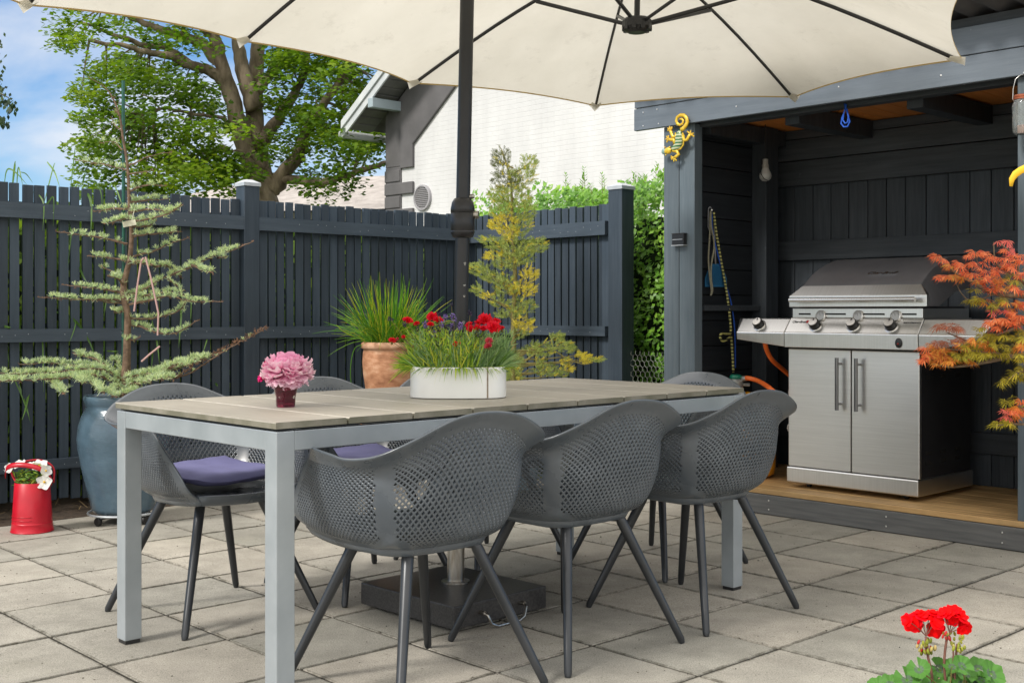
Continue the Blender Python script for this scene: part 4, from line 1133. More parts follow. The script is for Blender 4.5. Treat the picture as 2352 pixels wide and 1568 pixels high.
# round vent
vt = Vector((.849, -.03, 2.70)); mb = MB(); M = Matrix.Rotation(R(90), 3, 'X')
mb.lathe([(.188, -.03), (.188, .012), (.165, .016), (.160, 0)], 36, vt, M=M); vf = mb.build('round_vent', P('vent_grey', (.36, .35, .37), rough=.5), ho_, smooth=True, auto=40)
mb = MB(); mb.lathe([(.162, -.012), (0, -.012)], 36, vt, M=M); mb.build('vent_shadow', P('vent_dark', (.10, .10, .10), rough=.8), vf)
mb = MB()
for k in range(12):
    z = -.150 + k * .0272; hw = math.sqrt(max(.0001, .158 ** 2 - z * z)); mb.box(vt + Vector((0, -.002, z)), (hw * 2, .012, .014), Matrix.Rotation(R(25), 3, 'X'))
mb.build('vent_slat', bpy.data.materials['vent_grey'], vf)
# cable on the wall
# far neighbour roof behind the tree
fr = thing('grey_roof_house', 'low house with pale grey tiled hip roof behind the tree', 'house', (-5.6, 30, 0), R(-14))
m_tile = P('pale_roof_tile', (.30, .27, .25), (.42, .385, .36), 4, rough=.8, bs=.5, bscale=8, bd=.05)
mb = MB(); mb.add([(-4, -3, 3.3), (6, -3, 3.3), (6, 4, 3.3), (-4, 4, 3.3), (-1, .5, 4.45), (3, .5, 4.45)], [(0, 1, 5, 4), (1, 2, 5), (2, 3, 4, 5), (3, 0, 4)])
mb.build('roof', m_tile, fr)
mb = MB(); mb.bb(-3.6, 5.6, -2.6, 3.6, 0, 3.3); mb.build('wall', P('cream_render', (.45, .42, .36), rough=.8), fr)

# =================================================================== big tree
TY = 21.0
tb = at(600, 715, TY); tb.z = 0
tree = thing('broadleaf_tree', 'large old broadleaf tree with forked grey-brown trunk behind the fence', 'tree', tb)
def limb(mb, pts, r0, r1, Y0=TY, Y1=TY, n=10):
    P3 = [at(p[0], p[1], Y0 + (Y1 - Y0) * k / (len(pts) - 1)) for k, p in enumerate(pts)]
    N = len(P3) * 4; Q = []; rr = []
    for k in range(N + 1):
        q = Vector(cr([tuple(p) for p in P3], k / N)); s = k / N
        q += Vector((rnd.gauss(0, .012), rnd.gauss(0, .01), rnd.gauss(0, .012)))
        Q.append(q); rr.append(r0 + (r1 - r0) * s ** .8)
    mb.tube(Q, rr, n); return Q
limbs = []
mb = MB()
mb.tube([(tb.x + .1, TY, -.1), (tb.x + .05, TY, 1.2), at(612, 560, TY), at(604, 470, TY), at(588, 410, TY)], [.50, .36, .31, .29, .26], 14)
limbs.append(limb(mb, [(592, 425), (565, 340), (548, 280), (530, 215), (512, 160), (498, 100), (480, 30), (455, -80)], .20, .08, TY, TY - .3, 12))
limbs.append(limb(mb, [(612, 440), (592, 350), (585, 280), (586, 200), (592, 130), (600, 60), (620, -60), (640, -200)], .21, .09, TY, TY + .8, 12))
limbs.append(limb(mb, [(585, 250), (560, 170), (545, 110), (545, 40), (540, -120)], .17, .07, TY, TY + .3))
limbs.append(limb(mb, [(535, 240), (510, 185), (470, 160), (430, 150), (390, 128), (340, 120), (290, 108), (205, 95)], .13, .03, TY, TY - 1.2))
limbs.append(limb(mb, [(505, 150), (470, 105), (430, 88), (370, 70), (300, 40), (240, 10)], .12, .03, TY, TY - .8))
limbs.append(limb(mb, [(440, 150), (380, 110), (320, 100), (250, 75), (190, 52)], .08, .02, TY, TY - 1.5))
limbs.append(limb(mb, [(625, 435), (655, 395), (690, 345), (705, 300), (735, 250), (780, 190), (830, 120)], .16, .05, TY, TY - .9))
limbs.append(limb(mb, [(600, 330), (632, 285), (662, 235), (690, 190), (705, 130), (700, 60)], .13, .05, TY, TY + .6))
limbs.append(limb(mb, [(628, 410), (670, 412), (730, 420), (790, 405), (840, 388), (888, 372)], .10, .04, TY, TY - 1.2))
limbs.append(limb(mb, [(590, 210), (640, 150), (690, 90), (760, 20)], .10, .03, TY, TY + 1.2))
limbs.append(limb(mb, [(550, 300), (500, 270), (440, 262), (380, 250), (330, 262)], .05, .015, TY, TY - 1.0, 6))
limbs.append(limb(mb, [(640, 420), (600, 380), (560, 350), (500, 340)], .04, .015, TY, TY - .8, 6))
limbs.append(limb(mb, [(500, 95), (430, 20), (380, -100)], .09, .03, TY, TY - .8))
mb.build('trunk', m_bark, tree, smooth=True, org=tb)
leafv = MB()
def leaf(mb, c, L, W, nrm, ax):
    ax = (ax - nrm * ax.dot(nrm)).normalized(); sd = nrm.cross(ax)
    mb.add([c, c + ax * L * .45 + sd * W * .5, c + ax * L, c + ax * L * .45 - sd * W * .5], [(0, 1, 2, 3)])
def rv(r): 
    while True:
        q = Vector((r.uniform(-1, 1), r.uniform(-1, 1), r.uniform(-1, 1)))
        if .05 < q.length < 1: return q
rt = random.Random(21)
# clusters of foliage: (px, py, radius px, how many)
cl_ = []
for (x, y, rx, ry, n) in [(170, 60, 45, 40, 5), (150, 95, 20, 30, 4), (240, 60, 50, 30, 5), (250, 150, 60, 40, 8), (200, 250, 25, 60, 6), (230, 215, 50, 50, 9), (200, 310, 20, 45, 6), (255, 300, 60, 60, 14), (230, 390, 45, 55, 12), (320, 180, 55, 50, 9), (330, 260, 60, 50, 12), (340, 350, 70, 60, 18), (390, 420, 80, 40, 16), (420, 330, 60, 60, 16), (470, 390, 60, 50, 14), (430, 230, 50, 40, 9), (390, 165, 40, 30, 5), (360, 85, 60, 30, 6), (440, 90, 50, 35, 6), (480, 300, 45, 60, 11), (510, 400, 40, 50, 10), (560, 60, 40, 20, 2),
                          (640, 180, 40, 40, 7), (690, 150, 60, 30, 10), (760, 190, 60, 50, 16), (830, 210, 50, 40, 14), (690, 250, 50, 40, 11), (750, 270, 60, 50, 15), (820, 290, 60, 50, 15), (870, 240, 30, 60, 8), (850, 360, 45, 30, 7), (770, 340, 60, 40, 12), (690, 340, 40, 30, 6), (640, 300, 30, 30, 4), (790, 420, 25, 30, 5), (740, 440, 30, 25, 3), (700, 405, 30, 20, 4), (860, 330, 30, 30, 6), (560, 410, 40, 30, 4), (330, 440, 100, 30, 12), (210, 440, 30, 20, 4),
                          (300, -80, 180, 90, 50), (550, -100, 160, 100, 40), (800, 40, 130, 110, 60), (420, -250, 250, 110, 60), (700, -230, 230, 120, 60), (560, -400, 260, 100, 50), (370, 200, 80, 50, 9), (450, 340, 60, 60, 8), (520, 330, 40, 60, 7), (620, 220, 30, 40, 4), (660, 120, 50, 40, 7), (730, 130, 50, 40, 8), (300, 140, 60, 40, 6), (480, 200, 30, 40, 3), (620, 350, 25, 30, 3), (960, 200, 60, 120, 20), (880, 60, 80, 80, 20), (620, 90, 60, 50, 5)]:
    for k in range(n):
        a_ = rt.uniform(0, 6.28); q = math.sqrt(rt.random())
        cl_.append((x + math.cos(a_) * rx * q, y + math.sin(a_) * ry * q))
for (x, y) in cl_:
    Y = TY + rt.gauss(-.5, 1.2); c = at(x, y, Y)
    if y < 520 and x > 890 and Y < 19: continue
    nl = rt.randint(52, 80); rr = rt.uniform(.18, .34)
    for k in range(nl):
        d = rv(rt); d.z *= .55; p = c + d * rr * 1.25
        nn = (Vector((0, -.25, 1)) + rv(rt) * .8).normalized()
        leaf(leafv, p, rt.uniform(.07, .125), rt.uniform(.06, .095), nn, rv(rt) + Vector((0, 0, -.4)))
m_treeleaf = leafmat('tree_leaf', [(.035, .085, .008), (.085, .17, .014), (.17, .28, .018), (.30, .38, .025)], .5, .5, nscale=.55)
leafv.build('crown', m_treeleaf, tree, org=tb)
tw = MB()
for (x, y) in cl_[::3]:
    c = at(x, y, TY - .3); best = min((q for L in limbs for q in L[::2]), key=lambda q: (q - c).length)
    if (best - c).length < 1.6: tw.tube([best, best.lerp(c, .5) + Vector((0, 0, .07)), c], [.022, .014, .006], 4, cap=False)
tw.build('branching', m_bark, tree, org=tb)
# tree whose tips enter at the left edge
lb = at(-420, 715, 15); lb.z = 0
t2 = thing('broadleaf_tree', 'dark leafy twig tips of a second tree at the left picture edge', 'tree', lb)
mb = MB(); mb.tube([lb, lb + Vector((0, 0, 1.8)), lb + Vector((.1, 0, 3.4)), at(-300, 60, 15)], [.2, .16, .12, .05], 10)
mb.tube([lb + Vector((.1, 0, 2.8)), at(-200, 190, 15), at(-60, 185, 15), at(20, 225, 15)], [.08, .04, .02, .006], 6)
mb.tube([at(-200, 190, 15), at(-80, 140, 15), at(-5, 172, 15)], [.03, .02, .006], 6)
mb.build('trunk', m_bark, t2, smooth=True, org=lb)
mb = MB()
for (x, y, r_x, n) in [(-4, 172, 8, 8), (2, 200, 10, 8), (12, 232, 20, 30), (30, 240, 14, 18), (5, 268, 14, 22), (16, 282, 10, 12), (-40, 200, 45, 160), (-60, 130, 60, 200), (-150, 170, 90, 500), (-260, 60, 150, 1300), (-350, -40, 160, 900)]:
    for k in range(n):
        c = at(x + rt.gauss(0, r_x * .5), y + rt.gauss(0, r_x * .5), 15 + rt.uniform(-.5, .5))
        leaf(mb, c, rt.uniform(.055, .085), rt.uniform(.035, .05), (Vector((0, -1, .4)) + rv(rt)).normalized(), Vector((0, 0, -1)) + rv(rt) * .5)
mb.build('crown', leafmat('dark_leaf', [(.008, .022, .010), (.02, .05, .015), (.05, .09, .02)], .25), t2, org=lb)

# =================================================================== privet hedge behind the short fence
m_hedge = leafmat('privet_leaf', [(.045, .13, .018), (.11, .27, .028), (.21, .42, .045), (.36, .56, .08)], .35, .38, nscale=2.2, spec=.5)
hg0 = SL(-2.0, .6, 0)
hg = thing('privet_hedge', 'bright green leafy hedge rising behind the short fence and beside the shelter', 'hedge', hg0)
mb = MB(); core = MB()
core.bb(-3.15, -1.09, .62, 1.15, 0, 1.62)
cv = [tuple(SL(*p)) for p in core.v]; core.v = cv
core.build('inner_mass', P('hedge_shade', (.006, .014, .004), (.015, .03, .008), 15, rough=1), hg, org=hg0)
rh = random.Random(5)
def htop(X): return 1.80 + .06 * math.sin(X * 7) + .05 * math.sin(X * 17 + 1)
for k in range(15000):
    X = rh.uniform(-3.3, -1.04); z = rh.uniform(.45, htop(X)) if rh.random() < .72 else htop(X) - abs(rh.gauss(0, .06))
    face = .50 + .05 * math.sin(X * 9) * math.sin(z * 8) + .03 * math.sin(X * 23 + z * 17)
    Yd = face + abs(rh.gauss(0, .07)) if z < htop(X) - .1 else rh.uniform(face, 1.2)
    if z > 1.6 and rh.random() < .3: Yd = rh.uniform(.5, 1.3)
    c = SL(X, Yd, z)
    nn = (Vector((-.5, -.6, .55)) + rv(rh) * .75).normalized()
    leaf(mb, c, rh.uniform(.030, .050), rh.uniform(.018, .027), nn, rv(rh) + Vector((0, 0, .5)))
mb.build('foliage', m_hedge, hg, org=hg0)
mb = MB(); sm = MB()
shoots = [(1262, 428), (1285, 418), (1300, 400), (1318, 412), (1345, 382), (1361, 402), (1381, 385), (1372, 425), (1330, 430), (1250, 445), (1240, 440), (1455, 392), (1470, 400), (1488, 405), (1508, 374), (1518, 395), (1500, 408), (1445, 415), (1400, 430), (1415, 425), (1310, 440), (1275, 450), (1478, 380), (1230, 452), (1355, 440), (1390, 440)]
for (px, py) in shoots * 2:
    px += rh.uniform(-7, 7); py += rh.uniform(-2, 26); 
    q = onS(px, py, rh.uniform(.75, 1.0)); topp = SL(q.x, q.y, q.z); z0 = htop(q.x) - .12
    base = SL(q.x + rh.uniform(-.04, .04), q.y, z0); n = max(4, int((topp.z - z0) / .018))
    sm.tube([base, base.lerp(topp, .5) + Vector((rh.uniform(-.008, .008), 0, 0)), topp], [.0025, .002, .001], 4, cap=False)
    for k in range(n):
        s = (k + 1) / n; p = base.lerp(topp, s); L = .056 * (1 - .45 * s)
        for sg in (1, -1):
            an = rh.uniform(0, 6.28) if sg == 1 else an + math.pi
            d = Vector((math.cos(an), math.sin(an) * .8, .9)).normalized()
            nn = Vector((-math.cos(an) * .6, -math.sin(an) * .6 - .3, .6)).normalized()
            leaf(mb, p, L, L * .33, nn, d)
mb.build('young_shoots', leafmat('young_leaf', [(.10, .24, .025), (.16, .34, .04), (.24, .44, .07)], .35, .4), hg, org=hg0)
sm.build('stems', m_twig2, hg, org=hg0)
# dense greenery behind the long fence, glimpsed through the gaps
gr0 = FP - FN * .9 + FD * 1.0; gr0.z = 0
bh = thing('garden_shrubs', 'yellow-green shrubs glimpsed through the gaps of the long fence', 'shrub', gr0)
mb = MB()
for k in range(13000):
    t = rh.uniform(-1.2, 3.4); o = rh.uniform(.15, .9); z = rh.uniform(.1, 1.60 - .05 * max(0, t))
    c = FP + FD * t - FN * o + Vector((0, 0, z))
    leaf(mb, c, rh.uniform(.06, .12), rh.uniform(.03, .05), (FN + rv(rh) * .8).normalized(), rv(rh))
mb.build('foliage', leafmat('shrub_leaf', [(.05, .11, .012), (.12, .22, .02), (.24, .36, .04)], .4), bh, org=gr0)
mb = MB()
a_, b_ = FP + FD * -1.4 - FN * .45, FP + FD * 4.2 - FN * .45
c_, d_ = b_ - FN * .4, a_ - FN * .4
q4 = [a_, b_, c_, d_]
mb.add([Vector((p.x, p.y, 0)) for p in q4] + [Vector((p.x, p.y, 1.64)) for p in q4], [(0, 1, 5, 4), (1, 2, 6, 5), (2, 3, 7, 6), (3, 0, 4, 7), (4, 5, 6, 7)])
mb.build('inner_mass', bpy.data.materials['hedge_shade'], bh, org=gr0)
# tall strap leaves (grass) growing through and over the fence
tg0 = FP + FD * .5 + FN * .06; tg0.z = 0
tg = thing('tall_grass', 'long arching strap-like grass blades growing through the long fence', 'grass', tg0)
mb = MB(); rg_ = random.Random(9)
def fenceY(px, off=.0):
    m = (px - HX) / FX; p = FP + FN * off
    t = (m * p.y - p.x) / (FD.x - m * FD.y); return p.y + FD.y * t
def blade(pts, w, off0=-.05, off1=.10, sd=Vector((.8, .4, 0))):
    n = len(pts); P3 = [tuple(at(p[0], p[1], fenceY(p[0], off0 + (off1 - off0) * k / (n - 1)))) for k, p in enumerate(pts)]
    Q = [Vector(cr(P3, k / 18)) for k in range(19)]
    # width direction perpendicular to blade, mostly horizontal
    b = len(mb.v)
    for k, q in enumerate(Q):
        t = (Q[min(k + 1, 18)] - Q[max(k - 1, 0)]).normalized(); s = t.cross(Vector((.3, 1, .1))).normalized(); ww = w * (1 - (k / 18) ** 3) * (.6 + .4 * min(1, k / 5))
        mb.v += [tuple(q - s * ww / 2), tuple(q + s * ww / 2 + Vector((0, .003, 0)))]
    for k in range(18): mb.f.append((b + 2 * k, b + 2 * k + 1, b + 2 * k + 3, b + 2 * k + 2)); mb.m.append(0)
for pts, w in [([(10, 420), (14, 395), (22, 388), (40, 400), (62, 425)], .010), ([(28, 430), (34, 378), (36, 372)], .016), ([(38, 430), (42, 385), (52, 425)], .010), ([(100, 470), (122, 385), (127, 375)], .009), ([(108, 372), (125, 395), (137, 430)], .010), ([(46, 395), (60, 400), (75, 420)], .006),
               ([(162, 430), (170, 360), (174, 322)], .009), ([(85, 560), (92, 520), (100, 485), (114, 460), (123, 456), (122, 520)], .012), ([(175, 470), (185, 452), (200, 446), (208, 462), (210, 500), (207, 545)], .018), ([(188, 425), (195, 400), (197, 394)], .014), ([(176, 432), (200, 415), (222, 422), (233, 450), (234, 500)], .010),
               ([(250, 435), (256, 420), (250, 436)], .014), ([(145, 660), (150, 610), (158, 540), (160, 522), (163, 540), (155, 615)], .012), ([(176, 575), (185, 620), (202, 655)], .014), ([(125, 716), (150, 722), (180, 745), (205, 785), (218, 818)], .016), ([(152, 728), (170, 735), (172, 750), (158, 790)], .010),
               ([(0, 748), (12, 750), (25, 752)], .014), ([(14, 790), (25, 850), (50, 910), (70, 970)], .008), ([(70, 865), (66, 900), (58, 940), (50, 965)], .016), ([(40, 875), (58, 925), (68, 965)], .010), ([(330, 690), (345, 730), (360, 785), (366, 835)], .016), ([(345, 770), (350, 810), (347, 850)], .012), ([(410, 690), (416, 720), (410, 800)], .016), ([(425, 657), (438, 690), (438, 740)], .010), ([(470, 733), (478, 750), (475, 780), (464, 815)], .012),
               ([(474, 867), (492, 878), (500, 886), (490, 880)], .014), ([(400, 800), (390, 825), (382, 840)], .014), ([(230, 803), (250, 806), (273, 807)], .010), ([(235, 640), (245, 670), (240, 720)], .010), ([(97, 785), (100, 830), (98, 850)], .008), ([(85, 700), (97, 780), (100, 900)], .010), ([(262, 425), (270, 442), (280, 470)], .010), ([(60, 440), (85, 445), (100, 470), (98, 530)], .009)]:
    blade(pts, w)
for k in range(60):
    px = rg_.uniform(-20, 420); py = rg_.uniform(780, 1120); h = rg_.uniform(60, 330)
    blade([(px, py), (px + rg_.uniform(-8, 8), py - h * .5), (px + rg_.uniform(-25, 25), max(425, py - h))], rg_.uniform(.008, .016), -.14, -.05)
mb.build('blades', leafmat('strap_leaf', [(.05, .12, .02), (.10, .20, .04), (.18, .30, .08)], .3, .4), tg, org=tg0)

# chicken wire between the fence post and the shelter
cw0 = SL(-1.25, .30, 0)
cw = thing('chicken_wire', 'hexagonal chicken wire between the short fence and the shelter post', 'wire mesh', cw0, SROT)
mb = MB(); s = .021; X0, X1, Za, Zb = -.30, .24, .0, .80
done = set()
hh = s * math.sqrt(3)
for i in range(int((X1 - X0) / (hh)) + 2):
    for j in range(int((Zb - Za) / (s * 1.5)) + 1):
        cx_ = X0 + i * hh + (hh / 2 if j % 2 else 0); cz_ = Za + j * s * 1.5
        pts = [(cx_ + s * math.cos(R(60 * k + 30)), cz_ + s * math.sin(R(60 * k + 30))) for k in range(6)]
        for k in range(6):
            a_, b_ = pts[k], pts[(k + 1) % 6]
            key = tuple(sorted(((round(a_[0], 3), round(a_[1], 3)), (round(b_[0], 3), round(b_[1], 3)))))
            if key in done or max(a_[0], b_[0]) > X1 or min(a_[0], b_[0]) < X0 or max(a_[1], b_[1]) > Zb: continue
            done.add(key)
            wob = lambda p: (p[0] + .003 * math.sin(p[1] * 40), .012 * math.sin(p[0] * 9 + p[1] * 5), p[1] + .003 * math.sin(p[0] * 50))
            mb.tube([wob(a_), wob(b_)], .0011 if abs(a_[0] - b_[0]) > .002 else .0016, 4, cap=False)
mb.build('wire_netting', P('galvanised_wire', (.26, .27, .24), rough=.6, metal=.3), cw)

# =================================================================== blue pot and cedar
PY = 5.85; pc_ = Vector((-1.916, PY, 0))
bp = thing('blue_glazed_pot', 'big blue glazed urn holding the cedar on a wheeled steel stand', 'pot', pc_)
def glaze():
    m, nt, b = newmat('blue_glaze'); b.inputs['Roughness'].default_value = .22
    col = ramp(nt, noise(nt, 3.2, detail=7, rough=.65), [(.30, (.050, .085, .115)), (.55, (.085, .14, .19)), (.75, (.16, .23, .28))])
    nt.links.new(col, b.inputs['Base Color']); bump(nt, b, noise(nt, 4, (1, 1, 3), detail=5), .35, .02); return m
m_glaze = glaze()
mb = MB(); mb.lathe([(0, .055), (.140, .056), (.152, .075), (.170, .16), (.196, .27), (.214, .37), (.218, .42), (.210, .48), (.195, .525), (.180, .555), (.172, .570), (.178, .580), (.187, .600), (.188, .615), (.182, .624), (.170, .622), (.166, .60), (.160, .56)], 56); mb.build('urn', m_glaze, bp, smooth=True)
mb = MB(); mb.disc((0, 0, 0), .166, 32, .585); mb.build('soil', m_soil, bp)
ps = thing('plant_stand', 'round steel plant trolley with wheels under the blue urn', 'stand', pc_)
mb = MB()
for rr_, zz in ((.165, .050), (.120, .048)):
    mb.tube([(rr_ * math.cos(a_), rr_ * math.sin(a_), zz) for a_ in [2 * math.pi * k / 40 for k in range(41)]], .0055, 8, cap=False)
for a_ in (R(250), R(340), R(70), R(160)): mb.tube([(0, 0, .046), (.165 * math.cos(a_), .165 * math.sin(a_), .046)], .005, 6)
mb.build('ring', m_cap, ps, smooth=True)
for a_ in (R(238), R(330), R(60), R(150)):
    c = Vector((.150 * math.cos(a_), .150 * math.sin(a_), .0215))
    mb = MB(); M = Matrix.Rotation(a_, 3, 'Z') @ Matrix.Rotation(R(90), 3, 'Y'); mb.lathe([(0, -.010), (.018, -.010), (.0213, -.006), (.0213, .006), (.018, .010), (0, .010)], 18, c, M=M); w_ = mb.build('wheel', m_knobdark, ps, smooth=True, auto=40)
    mb = MB(); mb.tube([c + Vector((0, 0, .0)), c + Vector((0, 0, .026))], .007, 8); mb.build('fork', m_cap, w_)
cd0 = Vector((pc_.x, pc_.y, .585))
cedar = thing('blue_cedar', 'sparse blue-green cedar sapling with tiered branches in the blue urn', 'tree', cd0)
rc = random.Random(13)
mb = MB(); tp = [(285, 915), (290, 844), (292, 780), (293, 724), (286, 690), (284, 655), (292, 620), (298, 595), (302, 537), (297, 467), (293, 383), (282, 317), (273, 260), (247, 207), (203, 177)]
rr_ = [.030, .022, .0185, .017, .0175, .016, .014, .013, .011, .009, .007, .006, .005, .0025, .0012]
TP = [at(x, y, PY) for x, y in tp]
Q = [Vector(cr([tuple(p) for p in TP], k / 60)) for k in range(61)]
mb.tube(Q, [cr([(a,) for a in rr_], k / 60)[0] for k in range(61)], 10)
tuft = MB(); brown = MB(); br_ = MB()
def needles(c, up, n, L, dst, w=.0030):
    for k in range(n):
        d = (up * rc.uniform(.35, 1.2) + rv(rc) * .95).normalized(); l = L * rc.uniform(.75, 1.1)
        s = d.cross(rv(rc)).normalized() * w * .5
        dst.add([c - s, c + s, c + d * l + s * .5, c + d * l - s * .5], [(0, 1, 2, 3)])
def branch(pts, dens=1.0, r0=.0055, dep=None, bare=.12, L=.024):
    dep = dep if dep is not None else rc.uniform(-.22, .22)
    P3 = [tuple(at(p[0], p[1], PY + dep * k / (len(pts) - 1))) for k, p in enumerate(pts)]
    ln = sum((Vector(P3[k + 1]) - Vector(P3[k])).length for k in range(len(P3) - 1)); n = max(6, int(ln / .016))
    Q = [Vector(cr(P3, k / n)) + Vector((0, 0, rc.gauss(0, .0015))) for k in range(n + 1)]
    br_.tube(Q, [r0 * (1 - .8 * k / n) + .0008 for k in range(n + 1)], 5, cap=False)
    for k in range(1, n + 1):
        s = k / n
        if s > 1 - bare:
            needles(Q[k], Vector((0, 0, .3)), 4, L * .5, brown); continue
        if rc.random() < .88 * dens:
            c = Q[k] + Vector((rc.gauss(0, .006), rc.gauss(0, .012), .007)); needles(c, Vector((0, 0, 1)), 20, L, tuft)
        for _q in range(2):
          if rc.random() < .38 * dens:
            c = Q[k] + Vector((rc.gauss(0, .010), rc.gauss(0, .035), rc.uniform(-.004, .014))); needles(c, Vector((0, 0, 1)), 17, L, tuft)
        if rc.random() < .30: needles(Q[k] - Vector((0, 0, .004)), Vector((0, 0, -.5)), 3, L * .5, brown)
for b_ in [([(293, 560), (240, 548), (190, 540), (128, 532)], .8), ([(300, 545), (340, 538), (380, 535), (415, 531)], 1), ([(302, 590), (350, 578), (390, 560), (432, 546)], .8), ([(296, 600), (250, 592), (200, 588)], .8),
           ([(290, 680), (330, 665), (372, 640), (440, 612), (500, 585), (540, 572), (583, 554)], 1.1), ([(440, 608), (470, 622), (490, 628)], 1), ([(500, 592), (520, 590)], .6), ([(385, 640), (405, 655), (425, 668)], 1), ([(352, 610), (330, 605), (305, 608)], 1), ([(355, 612), (385, 612), (420, 640)], 1),
           ([(283, 688), (240, 688), (190, 688), (150, 686), (88, 682)], .95), ([(281, 672), (240, 664), (200, 660), (142, 654)], .9), ([(284, 697), (250, 694), (225, 690)], .7), ([(294, 700), (340, 690), (390, 680), (440, 692), (512, 692)], 1), ([(294, 690), (350, 676), (400, 672), (425, 680)], 1),
           ([(297, 730), (340, 732), (390, 722), (420, 705), (430, 680)], .9), ([(298, 745), (330, 752), (370, 766), (410, 762), (455, 735)], .8), ([(290, 775), (305, 782), (322, 775)], .6), ([(282, 715), (270, 718), (262, 715)], .9), ([(284, 640), (262, 625), (232, 612)], .8), ([(284, 655), (270, 640), (248, 634)], .6),
           ([(298, 510), (345, 502), (385, 492), (405, 480)], .9), ([(296, 480), (250, 480), (215, 486)], 1.1), ([(298, 500), (270, 508), (240, 515)], 1), ([(298, 520), (340, 520), (360, 505)], 1.1), ([(298, 465), (340, 460), (385, 458)], .9), ([(298, 488), (345, 480), (390, 485), (420, 470)], .9), ([(296, 440), (320, 430), (345, 425), (380, 428)], .8)]:
    branch(b_[0], b_[1])
for b_ in [([(293, 383), (330, 365), (360, 355), (394, 350)], .1), ([(290, 390), (240, 378), (205, 372), (172, 367)], .25), ([(282, 345), (260, 325), (230, 330)], .15), ([(294, 400), (330, 395), (352, 390)], .15), ([(278, 300), (262, 285), (256, 270)], .1), ([(272, 260), (262, 250)], .1), ([(292, 600), (320, 600)], .3)]:
    branch(b_[0], b_[1], .003)
for k in range(26): needles(Q[int(rc.uniform(42, 56))], Vector((0, 0, .5)), 5, .014, brown)
# big bottom tier
for (pts, d) in [([(290, 880), (240, 850), (190, 848), (120, 856), (60, 858), (-10, 858)], -.25), ([(285, 885), (220, 862), (150, 868), (80, 872), (-15, 876)], -.35), ([(270, 870), (230, 830), (195, 818), (170, 812)], .1), ([(240, 850), (200, 840), (150, 838), (110, 832), (45, 838)], -.1),
                 ([(140, 862), (120, 875), (135, 892), (148, 904)], -.4), ([(215, 852), (205, 872), (225, 890), (241, 903)], -.4), ([(190, 850), (180, 868), (195, 878)], -.3), ([(290, 870), (330, 858), (375, 862), (400, 872)], -.2), ([(292, 878), (340, 862), (400, 842), (440, 828), (480, 820)], -.1), ([(288, 885), (260, 895), (255, 905), (270, 912)], -.3), ([(280, 870), (275, 840), (262, 822)], .1), ([(285, 880), (320, 880), (350, 872), (380, 868)], -.3), ([(290, 890), (310, 900), (280, 905)], -.25), ([(300, 870), (370, 850), (410, 835), (440, 838)], -.3), ([(60, 856), (40, 868), (15, 872), (-10, 880)], -.3)]:
    branch(pts, 1.2, .007, d, .03, .026)
branch([(400, 868), (440, 855), (490, 822), (540, 792), (585, 768), (613, 753)], .18, .004, -.1, .1, .016)
branch([(340, 866), (400, 850), (450, 832), (480, 818)], 1, .004, -.1)
for k in range(150):
    s = rc.random(); p = at(400 + 213 * s, 868 - 115 * s + rc.gauss(0, 2) - (6 * math.sin(s * 3)), PY - .1); needles(p, Vector((.3, 0, .5)), 3, .014, brown)
mb.build('trunk', m_twig, cedar, smooth=True, org=cd0)
br_.build('branching', m_twig, cedar, org=cd0)
tuft.build('needles', leafmat('cedar_needle', [(.24, .34, .23), (.42, .52, .34), (.56, .66, .42), (.68, .74, .40)], .3, .6), cedar, org=cd0)
brown.build('dry_needles', leafmat('cedar_dry', [(.14, .075, .045), (.28, .16, .10)], .15, .8), cedar, org=cd0)
st_ = at(283, 905, PY + .045)
mb = MB(); mb.tube([st_ - Vector((0, 0, .25)), at(284, 500, PY + .05), at(283, 186, PY + .05)], .0085, 10)
sk = mb.build('plant_stake', m_green_stake, None, smooth=True, org=st_, auto=40); sk.location = st_; tag(sk, 'tall green plant stake supporting the cedar', 'stake')
mb = MB()
for y in (351, 510, 680, 760): 
    p = at(286, y, PY + .02); mb.lathe([(.016, -.002), (.016, .002)], 12, p, ey=2.0)
mb.build('ties', m_black, sk, org=st_)
tgp = at(297, 513, PY - .05)
mb = MB(); M = Matrix.Rotation(R(-12), 3, 'Y'); mb.box(tgp, (.065, .001, .028), M); mb.tube([at(303, 505, PY - .04), at(312, 470, PY - .02)], .002, 5)
tgo = mb.build('plant_tag', P('pale_tag', (.60, .58, .45), rough=.5), None, org=tgp); tgo.location = tgp; tag(tgo, 'blank pale plant label hanging on the cedar', 'plant tag')
mb = MB(); 
for pts in ([(318, 715), (325, 660), (334, 600), (340, 592)], [(352, 590), (365, 640), (382, 720), (380, 770)], [(385, 795), (360, 815), (335, 830)]):
    pts = [(x - 18 if x > 345 else x - 10, y) for x, y in pts]; mb.tube([at(x, y, PY - .12) for x, y in pts], .0045, 6)
pk_ = mb.build('pink_tie', P('dusty_pink', (.48, .30, .28), rough=.6), None, org=at(340, 660, PY)); pk_.location = at(340, 660, PY); tag(pk_, 'pale pink plastic ties threaded through the cedar branches', 'plant tie')

